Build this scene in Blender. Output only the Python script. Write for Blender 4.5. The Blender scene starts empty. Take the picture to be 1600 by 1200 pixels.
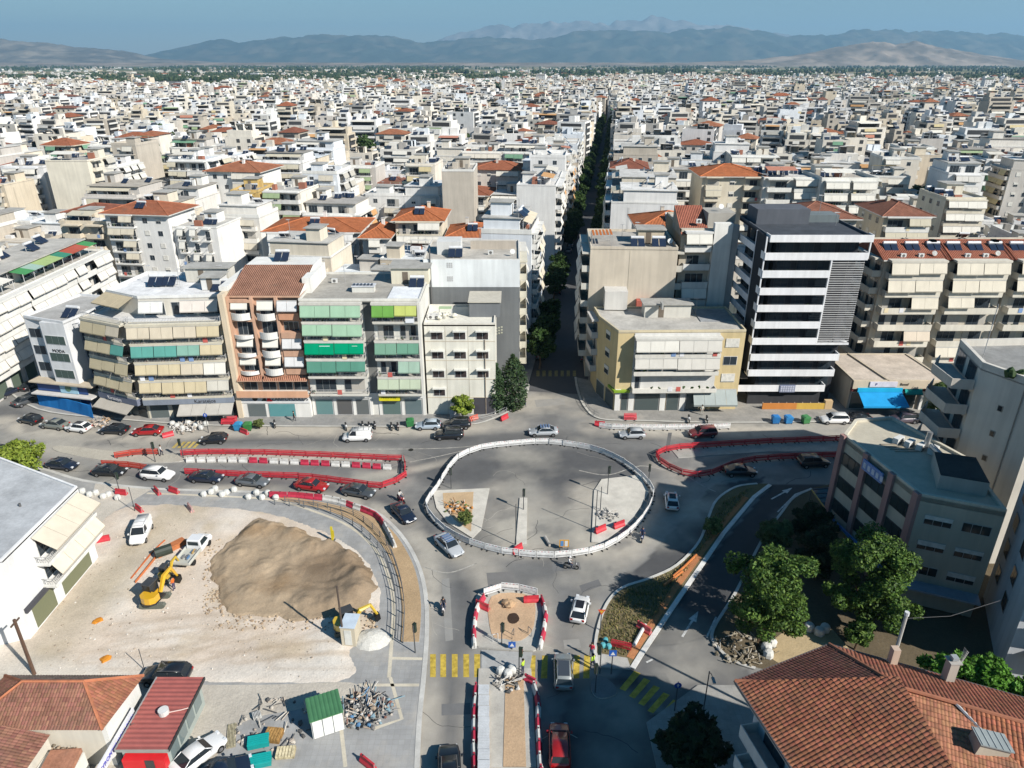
import bpy, math, random
import numpy as np
from mathutils import Vector, Matrix

sc = bpy.context.scene
R = math.radians
# ------------------------------------------------------------------ camera
CAMH, PITCH, FPX = 52.0, R(24.4), 1109.0
cam = bpy.data.cameras.new('camera'); camo = bpy.data.objects.new('camera', cam)
sc.collection.objects.link(camo); sc.camera = camo
cam.sensor_width = 36; cam.lens = FPX / 1600 * 36
cam.clip_start = 0.5; cam.clip_end = 150000
camo.location = (0, 0, CAMH); camo.rotation_euler = (R(90) - PITCH, 0, 0)
# ------------------------------------------------------------------ sky, sun, exposure
SUN_EL, SUN_AZ = 36.0, (0.80, -0.60)          # azimuth as the horizontal direction towards the sun
w = bpy.data.worlds.new('World'); sc.world = w; w.use_nodes = True
nt = w.node_tree; bg = nt.nodes['Background']
sky = nt.nodes.new('ShaderNodeTexSky'); sky.sky_type = 'NISHITA'; sky.sun_disc = False
sky.sun_elevation = R(SUN_EL); sky.sun_rotation = math.atan2(SUN_AZ[0], SUN_AZ[1])
sky.altitude = 200; sky.air_density = 1.0; sky.dust_density = 0.25; sky.ozone_density = 2.2
hsv = nt.nodes.new('ShaderNodeHueSaturation'); hsv.inputs['Saturation'].default_value = 1.5
hsv.inputs['Hue'].default_value = 0.490
nt.links.new(sky.outputs[0], hsv.inputs['Color']); nt.links.new(hsv.outputs[0], bg.inputs[0])
bg.inputs[1].default_value = 0.05
sl = bpy.data.lights.new('sun', 'SUN'); sl.energy = 5.0; sl.angle = R(0.53); sl.color = (1, 0.95, 0.87)
so = bpy.data.objects.new('sun', sl); sc.collection.objects.link(so)
ce = math.cos(R(SUN_EL))
sdir = Vector((SUN_AZ[0] * ce, SUN_AZ[1] * ce, math.sin(R(SUN_EL))))
so.rotation_euler = sdir.to_track_quat('Z', 'Y').to_euler(); so.location = (0, 0, 200)
sc.view_settings.view_transform = 'Standard'; sc.view_settings.look = 'None'
sc.view_settings.exposure = 0.64; sc.view_settings.gamma = 1.0
sc.cycles.max_bounces = 5; sc.cycles.diffuse_bounces = 2; sc.cycles.glossy_bounces = 2
sc.cycles.transparent_max_bounces = 6; sc.cycles.volume_bounces = 0; sc.cycles.transmission_bounces = 2
sc.cycles.caustics_reflective = False; sc.cycles.caustics_refractive = False

SP, CP = math.sin(PITCH), math.cos(PITCH)
def P(x, y, z=0.0):
    """world point at height z seen at survey pixel (x, y) of the photograph"""
    u = (x - 800) / FPX; v = (600 - y) / FPX
    t = (z - CAMH) / (-SP + v * CP)
    return (u * t, (CP + v * SP) * t, z)
def ZY(y, Y):
    v = (600 - y) / FPX
    return CAMH + Y * (-SP + v * CP) / (CP + v * SP)
def proj(X, Y, Z):
    d = CP * Y + SP * (CAMH - Z)
    return 800 + FPX * X / d, 600 - FPX * (SP * Y - CP * (CAMH - Z)) / d

# ------------------------------------------------------------------ materials
MATS = {}
def newmat(name, rough=0.8, spec=0.3, metal=0.0):
    m = bpy.data.materials.new(name); m.use_nodes = True
    n = m.node_tree; b = n.nodes['Principled BSDF']
    b.inputs['Roughness'].default_value = rough; b.inputs['Metallic'].default_value = metal
    b.inputs['Specular IOR Level'].default_value = spec
    a = n.nodes.new('ShaderNodeAttribute'); a.attribute_name = 'Col'
    MATS[name] = m
    return m, n, b, a
def noise(n, scale, detail=4, vec=None, rough=0.55):
    t = n.nodes.new('ShaderNodeTexNoise'); t.inputs['Scale'].default_value = scale
    t.inputs['Detail'].default_value = detail; t.inputs['Roughness'].default_value = rough
    if vec is not None: n.links.new(vec, t.inputs['Vector'])
    return t.outputs['Fac']
def rng_map(n, src, a, b, c, d):
    r = n.nodes.new('ShaderNodeMapRange'); n.links.new(src, r.inputs['Value'])
    for k, v in zip(('From Min', 'From Max', 'To Min', 'To Max'), (a, b, c, d)): r.inputs[k].default_value = v
    return r.outputs[0]
def mul(n, a, b):
    m = n.nodes.new('ShaderNodeMath'); m.operation = 'MULTIPLY'
    n.links.new(a, m.inputs[0]); n.links.new(b, m.inputs[1]); return m.outputs[0]
def vscale(n, vec, s):
    m = n.nodes.new('ShaderNodeMapping'); m.inputs['Scale'].default_value = s
    n.links.new(vec, m.inputs['Vector']); return m.outputs[0]
def tint(n, col, fac):
    m = n.nodes.new('ShaderNodeVectorMath'); m.operation = 'SCALE'
    n.links.new(col, m.inputs[0]); n.links.new(fac, m.inputs['Scale']); return m.outputs[0]
def mixc(n, fac, a, col):
    m = n.nodes.new('ShaderNodeMix'); m.data_type = 'RGBA'
    n.links.new(fac, m.inputs['Factor']); n.links.new(a, m.inputs['A']); m.inputs['B'].default_value = (*col, 1)
    return m.outputs['Result']
def bump(n, b, h, strength=0.4, dist=0.05):
    k = n.nodes.new('ShaderNodeBump'); k.inputs['Strength'].default_value = strength
    k.inputs['Distance'].default_value = dist
    n.links.new(h, k.inputs['Height']); n.links.new(k.outputs[0], b.inputs['Normal'])
def geo(n): return n.nodes.new('ShaderNodeNewGeometry').outputs['Position']

def make_materials():
    # painted plaster with rain streaks and blotches
    m, n, b, a = newmat('plaster', 0.9, 0.15)
    g = geo(n)
    st = rng_map(n, noise(n, 1.0, 5, vscale(n, g, (1.6, 1.6, 0.12))), 0.35, 0.7, 1.0, 0.86)
    bl = rng_map(n, noise(n, 0.25, 4, g), 0.3, 0.75, 1.04, 0.86)
    c = tint(n, a.outputs['Color'], mul(n, st, bl))
    c = mixc(n, rng_map(n, noise(n, 0.11, 6, g), 0.58, 0.82, 0, 0.16), c, (0.36, 0.32, 0.26))
    n.links.new(c, b.inputs['Base Color'])
    # flat roof membranes and screeds
    m, n, b, a = newmat('roofing', 0.95, 0.1)
    g = geo(n)
    bl = rng_map(n, noise(n, 0.35, 7, g, 0.7), 0.3, 0.72, 1.08, 0.62)
    f2 = rng_map(n, noise(n, 2.6, 3, g), 0.3, 0.7, 1.05, 0.9)
    n.links.new(tint(n, a.outputs['Color'], mul(n, bl, f2)), b.inputs['Base Color'])
    # concrete / paving
    m, n, b, a = newmat('concrete', 0.92, 0.15)
    g = geo(n)
    bl = rng_map(n, noise(n, 0.5, 7, g, 0.65), 0.3, 0.72, 1.1, 0.74)
    f2 = rng_map(n, noise(n, 7, 2, g), 0.3, 0.7, 1.06, 0.92)
    n.links.new(tint(n, a.outputs['Color'], mul(n, bl, f2)), b.inputs['Base Color'])
    # paving slabs with joints
    m, n, b, a = newmat('paving', 0.9, 0.2)
    g = geo(n)
    br = n.nodes.new('ShaderNodeTexBrick'); br.inputs['Scale'].default_value = 1.0
    br.inputs['Brick Width'].default_value = 0.5; br.inputs['Row Height'].default_value = 0.5
    br.inputs['Mortar Size'].default_value = 0.012; br.offset = 0
    br.inputs['Color1'].default_value = (1, 1, 1, 1); br.inputs['Color2'].default_value = (0.9, 0.9, 0.9, 1)
    br.inputs['Mortar'].default_value = (0.82, 0.80, 0.77, 1)
    n.links.new(g, br.inputs['Vector'])
    bl = rng_map(n, noise(n, 0.4, 7, g, 0.65), 0.3, 0.72, 1.12, 0.78)
    mm = n.nodes.new('ShaderNodeMix'); mm.data_type = 'RGBA'; mm.blend_type = 'MULTIPLY'; mm.inputs['Factor'].default_value = 1
    n.links.new(tint(n, a.outputs['Color'], bl), mm.inputs['A']); n.links.new(br.outputs[0], mm.inputs['B'])
    c = mixc(n, rng_map(n, noise(n, 0.22, 6, g, 0.7), 0.5, 0.75, 0, 0.6), mm.outputs['Result'], (0.47, 0.43, 0.37))
    n.links.new(c, b.inputs['Base Color'])
    # asphalt: wear and some shade painted per vertex, grain and cracks in the shader
    m, n, b, a = newmat('asphalt', 0.88, 0.25)
    g = geo(n)
    gr = rng_map(n, noise(n, 22, 2, g), 0.3, 0.7, 1.12, 0.88)
    bl = rng_map(n, noise(n, 0.8, 6, g, 0.65), 0.3, 0.7, 1.07, 0.9)
    n.links.new(tint(n, a.outputs['Color'], mul(n, gr, bl)), b.inputs['Base Color'])
    # bare earth, sand and gravel
    m, n, b, a = newmat('earth', 0.97, 0.05)
    g = geo(n)
    bl = rng_map(n, noise(n, 0.28, 8, g, 0.7), 0.3, 0.72, 1.1, 0.80)
    gr = rng_map(n, noise(n, 6, 4, g, 0.7), 0.3, 0.7, 1.12, 0.85)
    n.links.new(tint(n, a.outputs['Color'], mul(n, bl, gr)), b.inputs['Base Color'])
    bump(n, b, noise(n, 2.5, 6, g, 0.7), 0.6, 0.12)
    # clay tiles, UV in metres (u along the eave, v up the slope)
    m, n, b, a = newmat('clay_tile', 0.9, 0.15)
    uv = n.nodes.new('ShaderNodeUVMap').outputs[0]; sp = n.nodes.new('ShaderNodeSeparateXYZ'); n.links.new(uv, sp.inputs[0])
    def tri(src, per):
        q = n.nodes.new('ShaderNodeMath'); q.operation = 'MULTIPLY'; q.inputs[1].default_value = 2 * math.pi / per
        n.links.new(src, q.inputs[0]); s_ = n.nodes.new('ShaderNodeMath'); s_.operation = 'SINE'; n.links.new(q.outputs[0], s_.inputs[0])
        return s_.outputs[0]
    wv = tri(sp.outputs[0], 0.30)
    g = geo(n)
    bl = rng_map(n, noise(n, 0.6, 7, g, 0.75), 0.3, 0.72, 1.15, 0.6)
    gr = rng_map(n, noise(n, 5, 3, g, 0.7), 0.3, 0.7, 1.2, 0.8)
    c = tint(n, a.outputs['Color'], mul(n, bl, gr))
    c = mixc(n, rng_map(n, noise(n, 0.35, 6, g, 0.75), 0.56, 0.75, 0, 0.5), c, (0.16, 0.13, 0.10))
    n.links.new(c, b.inputs['Base Color']); bump(n, b, wv, 0.9, 0.06)
    # glazed and polished things
    m, n, b, a = newmat('glass', 0.07, 0.38); n.links.new(a.outputs['Color'], b.inputs['Base Color'])
    m, n, b, a = newmat('paint', 0.45, 0.4); g = geo(n)
    n.links.new(tint(n, a.outputs['Color'], rng_map(n, noise(n, 1.5, 5, g), 0.3, 0.7, 1.06, 0.86)), b.inputs['Base Color'])
    m, n, b, a = newmat('car_paint', 0.3, 0.5, 0.0)
    b.inputs['Coat Weight'].default_value = 0.8; b.inputs['Coat Roughness'].default_value = 0.06
    n.links.new(a.outputs['Color'], b.inputs['Base Color'])
    m, n, b, a = newmat('steel', 0.4, 0.5, 0.8); n.links.new(a.outputs['Color'], b.inputs['Base Color'])
    m, n, b, a = newmat('rubber', 0.85, 0.2); n.links.new(a.outputs['Color'], b.inputs['Base Color'])
    m, n, b, a = newmat('fabric', 0.85, 0.1); g = geo(n)
    n.links.new(tint(n, a.outputs['Color'], rng_map(n, noise(n, 0.9, 5, vscale(n, g, (1, 1, .3))), 0.3, 0.7, 1.04, 0.9)), b.inputs['Base Color'])
    m, n, b, a = newmat('plastic', 0.5, 0.4); g = geo(n)
    n.links.new(tint(n, a.outputs['Color'], rng_map(n, noise(n, 2.2, 5, g), 0.3, 0.7, 1.08, 0.78)), b.inputs['Base Color'])
    m, n, b, a = newmat('bark', 0.95, 0.1); g = geo(n)
    n.links.new(tint(n, a.outputs['Color'], rng_map(n, noise(n, 4, 4, vscale(n, g, (1, 1, .25))), 0.3, 0.7, 1.3, 0.6)), b.inputs['Base Color'])
    m, n, b, a = newmat('leaf', 0.6, 0.25)
    g = geo(n)
    c = tint(n, a.outputs['Color'], rng_map(n, noise(n, 0.9, 4, g), 0.3, 0.7, 1.45, 0.6))
    n.links.new(c, b.inputs['Base Color'])
    tr = n.nodes.new('ShaderNodeBsdfTranslucent'); mx = n.nodes.new('ShaderNodeMixShader'); mx.inputs[0].default_value = 0.22
    n.links.new(c, tr.inputs[0]); n.links.new(b.outputs[0], mx.inputs[1]); n.links.new(tr.outputs[0], mx.inputs[2])
    n.links.new(mx.outputs[0], n.nodes['Material Output'].inputs[0])
make_materials()

# ------------------------------------------------------------------ mesh builder
class MB:
    def __init__(s, M=None):
        s.v = []; s.f = []; s.m = []; s.c = []; s.uv = {}; s.slots = []; s.M = M
    def slot(s, mat):
        if mat not in s.slots: s.slots.append(mat)
        return s.slots.index(mat)
    def add(s, pts, faces, col, mat):
        o = len(s.v)
        if s.M is not None: pts = [tuple(s.M @ Vector(p)) for p in pts]
        s.v += pts; k = s.slot(mat)
        for f in faces:
            s.f.append(tuple(i + o for i in f)); s.m.append(k); s.c.append(col)
        return s
    def face(s, pts, col, mat, uv=None):
        if uv is not None: s.uv[len(s.f)] = uv
        return s.add(list(pts), [tuple(range(len(pts)))], col, mat)
    def box(s, x0, x1, y0, y1, z0, z1, col, mat='plaster'):
        return s.add([(x0, y0, z0), (x1, y0, z0), (x1, y1, z0), (x0, y1, z0), (x0, y0, z1), (x1, y0, z1), (x1, y1, z1), (x0, y1, z1)],
                     [(0, 3, 2, 1), (4, 5, 6, 7), (0, 1, 5, 4), (1, 2, 6, 5), (2, 3, 7, 6), (3, 0, 4, 7)], col, mat)
    def prism(s, pts, z0, z1, col, mat='plaster', top=None, topmat=None, bottom=False):
        n = len(pts)
        ar = sum(pts[i][0] * pts[(i + 1) % n][1] - pts[(i + 1) % n][0] * pts[i][1] for i in range(n))
        if ar < 0: pts = list(reversed(pts))
        s.add([(p[0], p[1], z0) for p in pts] + [(p[0], p[1], z1) for p in pts],
              [(i, (i + 1) % n, (i + 1) % n + n, i + n) for i in range(n)], col, mat)
        s.face([(p[0], p[1], z1) for p in pts], top or col, topmat or mat)
        if bottom: s.face([(p[0], p[1], z0) for p in reversed(pts)], col, mat)
        return s
    def tube(s, pts, rad, n=6, col=(.2, .2, .2), mat='steel', cap=True):
        if not isinstance(rad, (list, tuple)): rad = [rad] * len(pts)
        V = []; pts = [Vector(p) for p in pts]
        for i, p in enumerate(pts):
            d = (pts[min(i + 1, len(pts) - 1)] - pts[max(i - 1, 0)]).normalized()
            a = d.cross(Vector((0, 0, 1)) if abs(d.z) < .9 else Vector((1, 0, 0))).normalized(); b = d.cross(a)
            for k in range(n):
                t = 2 * math.pi * k / n
                V.append(tuple(p + (a * math.cos(t) + b * math.sin(t)) * rad[i]))
        F = []
        for i in range(len(pts) - 1):
            for k in range(n):
                k2 = (k + 1) % n
                F.append((i * n + k, (i + 1) * n + k, (i + 1) * n + k2, i * n + k2))
        if cap:
            F.append(tuple(range(n))); F.append(tuple(reversed(range((len(pts) - 1) * n, len(pts) * n))))
        return s.add(V, F, col, mat)
    def rings(s, rings, col, mat, cap=True, closed=True):
        n = len(rings[0]); V = [p for r in rings for p in r]; F = []
        for i in range(len(rings) - 1):
            for k in range(n if closed else n - 1):
                k2 = (k + 1) % n
                F.append((i * n + k, i * n + k2, (i + 1) * n + k2, (i + 1) * n + k))
        if cap: F.append(tuple(reversed(range(n)))); F.append(tuple(range((len(rings) - 1) * n, len(rings) * n)))
        return s.add(V, F, col, mat)
    def ball(s, c, r, col, mat, n=8, m=5, sq=1.0, jit=0.0, rnd=None):
        rs = []
        for i in range(1, m):
            a = math.pi * i / m; ring = []
            for k in range(n):
                t = 2 * math.pi * k / n; j = 1 + (rnd.uniform(-jit, jit) if rnd else 0)
                ring.append((c[0] + r * j * math.sin(a) * math.cos(t), c[1] + r * j * math.sin(a) * math.sin(t), c[2] - r * sq * j * math.cos(a)))
            rs.append(ring)
        V = [p for q in rs for p in q] + [(c[0], c[1], c[2] - r * sq), (c[0], c[1], c[2] + r * sq)]
        F = []; L = len(rs)
        for i in range(L - 1):
            for k in range(n):
                k2 = (k + 1) % n; F.append((i * n + k, i * n + k2, (i + 1) * n + k2, (i + 1) * n + k))
        for k in range(n):
            k2 = (k + 1) % n; F.append((L * n, k2, k)); F.append((L * n + 1, (L - 1) * n + k, (L - 1) * n + k2))
        return s.add(V, F, col, mat)
    def mesh(s, name, smooth=False):
        me = bpy.data.meshes.new(name); me.from_pydata(s.v, [], s.f)
        for k in s.slots: me.materials.append(MATS[k])
        nf = len(s.f)
        if len(s.slots) > 1: me.polygons.foreach_set('material_index', s.m)
        lt = np.empty(nf, dtype=np.int32); me.polygons.foreach_get('loop_total', lt)
        col = np.ones((nf, 4), dtype=np.float32); col[:, :3] = np.array(s.c, dtype=np.float32).reshape(-1, 3)
        at = me.color_attributes.new('Col', 'FLOAT_COLOR', 'CORNER')
        at.data.foreach_set('color', np.repeat(col, lt, axis=0).ravel())
        if s.uv:
            ul = me.uv_layers.new(name='UVMap')
            ls = np.zeros(nf, dtype=np.int32); me.polygons.foreach_get('loop_start', ls)
            buf = np.zeros((len(me.loops), 2), dtype=np.float32)
            for fi, u in s.uv.items(): buf[ls[fi]:ls[fi] + len(u)] = u
            ul.data.foreach_set('uv', buf.ravel())
        if smooth: me.polygons.foreach_set('use_smooth', [True] * nf)
        return me
    def obj(s, name, parent=None, smooth=False):
        o = bpy.data.objects.new(name, s.mesh(name, smooth)); sc.collection.objects.link(o)
        if parent: o.parent = parent
        return o

def tag(o, label=None, cat=None, group=None, kind=None):
    if label: o['label'] = label
    if cat: o['category'] = cat
    if group: o['group'] = group
    if kind: o['kind'] = kind
    return o
def empty(name, loc, rz=0.0):
    o = bpy.data.objects.new(name, None); sc.collection.objects.link(o)
    o.location = loc; o.rotation_euler = (0, 0, rz); o.empty_display_size = 0.3
    return o
def link_mesh(name, me, parent=None, loc=None, rz=None):
    o = bpy.data.objects.new(name, me); sc.collection.objects.link(o)
    if parent: o.parent = parent
    if loc is not None: o.location = loc
    if rz is not None: o.rotation_euler = (0, 0, rz)
    return o
KIDS = {}
def copy_tree(o, loc, rz, label=None, group=None):
    c = o.copy(); sc.collection.objects.link(c); c.location = loc; c.rotation_euler = (o.rotation_euler[0], o.rotation_euler[1], rz)
    if label: c['label'] = label
    if group: c['group'] = group
    def kids(src, dst):
        for ch in src.children:
            d = ch.copy(); sc.collection.objects.link(d); d.parent = dst; kids(ch, d)
    kids(o, c)
    return c
def cr(pts, k=6, closed=False):
    """smooth curve through points"""
    n = len(pts); out = []
    rng_ = range(n if closed else n - 1)
    for i in rng_:
        g = (lambda j: pts[j % n]) if closed else (lambda j: pts[max(0, min(n - 1, j))])
        a, b, c, d = g(i - 1), g(i), g(i + 1), g(i + 2)
        for q in range(k):
            t = q / k
            out.append(tuple(0.5 * (2 * b[e] + (c[e] - a[e]) * t + (2 * a[e] - 5 * b[e] + 4 * c[e] - d[e]) * t * t + (3 * b[e] - a[e] - 3 * c[e] + d[e]) * t ** 3) for e in range(2)))
    if not closed: out.append(tuple(pts[-1][:2]))
    return out
def W2(px, z=0.0): return [P(x, y, z)[:2] for x, y in px]
def arc(pts, step, off=0.0, closed=False):
    """positions and headings every `step` metres along a polyline"""
    q = list(pts) + ([pts[0]] if closed else []); out = []; d = off; acc = 0
    for a, b in zip(q[:-1], q[1:]):
        L = math.dist(a[:2], b[:2])
        while L > 0 and d <= acc + L:
            t = (d - acc) / L; out.append((a[0] + (b[0] - a[0]) * t, a[1] + (b[1] - a[1]) * t, math.atan2(b[1] - a[1], b[0] - a[0]))); d += step
        acc += L
    return out
def ribbon(mb, pts, wdt, z0, z1, col, mat, closed=False):
    """raised band of constant width along a polyline"""
    n = len(pts); L = []; Rr = []
    for i in range(n):
        a = pts[(i - 1) % n] if closed else pts[max(0, i - 1)]; b = pts[(i + 1) % n] if closed else pts[min(n - 1, i + 1)]
        dx, dy = b[0] - a[0], b[1] - a[1]; l = math.hypot(dx, dy) or 1; nx, ny = -dy / l * wdt / 2, dx / l * wdt / 2
        L.append((pts[i][0] + nx, pts[i][1] + ny)); Rr.append((pts[i][0] - nx, pts[i][1] - ny))
    rs = [[(Rr[i][0], Rr[i][1], z0), (Rr[i][0], Rr[i][1], z1), (L[i][0], L[i][1], z1), (L[i][0], L[i][1], z0)] for i in range(n)]
    if closed: rs.append(rs[0])
    mb.rings(rs, col, mat, cap=not closed)
    return mb
def inpoly(gx, gy, poly):
    ins = np.zeros(gx.shape, bool); n = len(poly)
    for i in range(n):
        x0, y0 = poly[i][:2]; x1, y1 = poly[(i + 1) % n][:2]
        if y0 == y1: continue
        c = ((y0 > gy) != (y1 > gy)) & (gx < (x1 - x0) * (gy - y0) / (y1 - y0) + x0)
        ins ^= c
    return ins
def dline(gx, gy, pts):
    d = np.full(gx.shape, 1e9)
    for a, b in zip(pts[:-1], pts[1:]):
        ax, ay = a[:2]; bx, by = b[:2]; L = (bx - ax) ** 2 + (by - ay) ** 2 + 1e-9
        t = np.clip(((gx - ax) * (bx - ax) + (gy - ay) * (by - ay)) / L, 0, 1)
        d = np.minimum(d, np.hypot(gx - ax - t * (bx - ax), gy - ay - t * (by - ay)))
    return d
def fnoise(gx, gy, scale, seed=0, octs=4):
    """value noise on a grid, 0..1"""
    rs = np.random.RandomState(seed); out = np.zeros(gx.shape); amp = 1; tot = 0
    for o in range(octs):
        T = rs.rand(64, 64); x = gx / scale * 2 ** o + 13.7 * o; y = gy / scale * 2 ** o + 7.1 * o
        xi = np.floor(x).astype(int); yi = np.floor(y).astype(int); fx = x - xi; fy = y - yi
        fx = fx * fx * (3 - 2 * fx); fy = fy * fy * (3 - 2 * fy)
        g = lambda i, j: T[i % 64, j % 64]
        out += amp * ((g(xi, yi) * (1 - fx) + g(xi + 1, yi) * fx) * (1 - fy) + (g(xi, yi + 1) * (1 - fx) + g(xi + 1, yi + 1) * fx) * fy)
        tot += amp; amp *= .5
    return out / tot
def grid_obj(name, xs, ys, Z, C, mat, mask=None):
    nx, ny = len(xs), len(ys)
    gx, gy = np.meshgrid(xs, ys)
    v = np.stack([gx, gy, Z], -1).reshape(-1, 3)
    i, j = np.meshgrid(np.arange(nx - 1), np.arange(ny - 1)); a = (j * nx + i).ravel()
    F = np.stack([a, a + 1, a + nx + 1, a + nx], 1)
    if mask is not None:
        mk = mask.ravel(); F = F[mk[F].all(axis=1)]
    used, inv = np.unique(F, return_inverse=True); F = inv.reshape(F.shape); v = v[used]
    me = bpy.data.meshes.new(name); me.from_pydata(v.tolist(), [], F.tolist())
    at = me.color_attributes.new('Col', 'FLOAT_COLOR', 'POINT')
    c4 = np.ones((len(v), 4), np.float32); c4[:, :3] = C.reshape(-1, 3)[used]
    at.data.foreach_set('color', c4.ravel())
    me.materials.append(MATS[mat]); me.polygons.foreach_set('use_smooth', [True] * len(F))
    o = bpy.data.objects.new(name, me); sc.collection.objects.link(o)
    return o
def evaluate(o):
    """mesh of an object with its modifiers, evaluated alone in a scratch scene"""
    tmp = bpy.data.scenes.new('scratch'); tmp.collection.objects.link(o); vl = tmp.view_layers[0]; vl.update()
    me = bpy.data.meshes.new_from_object(o.evaluated_get(vl.depsgraph)); bpy.data.objects.remove(o); bpy.data.scenes.remove(tmp)
    return me
def text_mesh(txt, size, col, mat='plain', ext=0.02):
    cu = bpy.data.curves.new('lettering', 'FONT'); cu.body = txt; cu.size = size; cu.extrude = ext
    cu.align_x = 'CENTER'; cu.align_y = 'CENTER'
    o = bpy.data.objects.new('lettering', cu); me = evaluate(o); bpy.data.curves.remove(cu)
    me.materials.clear(); me.materials.append(MATS[mat])
    at = me.color_attributes.new('Col', 'FLOAT_COLOR', 'CORNER')
    at.data.foreach_set('color', [*col, 1.0] * len(me.loops))
    return me
def put_text(parent, txt, size, col, x, y, z, rz=0.0, name='lettering', sx=1.0):
    """upright lettering facing -y of its parent (rz turns it)"""
    me = text_mesh(txt, size, col, 'paint')
    o = link_mesh(name, me, parent); o.location = (x, y, z); o.rotation_euler = (R(90), 0, rz); o.scale = (sx, 1, 1)
    return o
def struct(o): o['kind'] = 'structure'; return o
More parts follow.
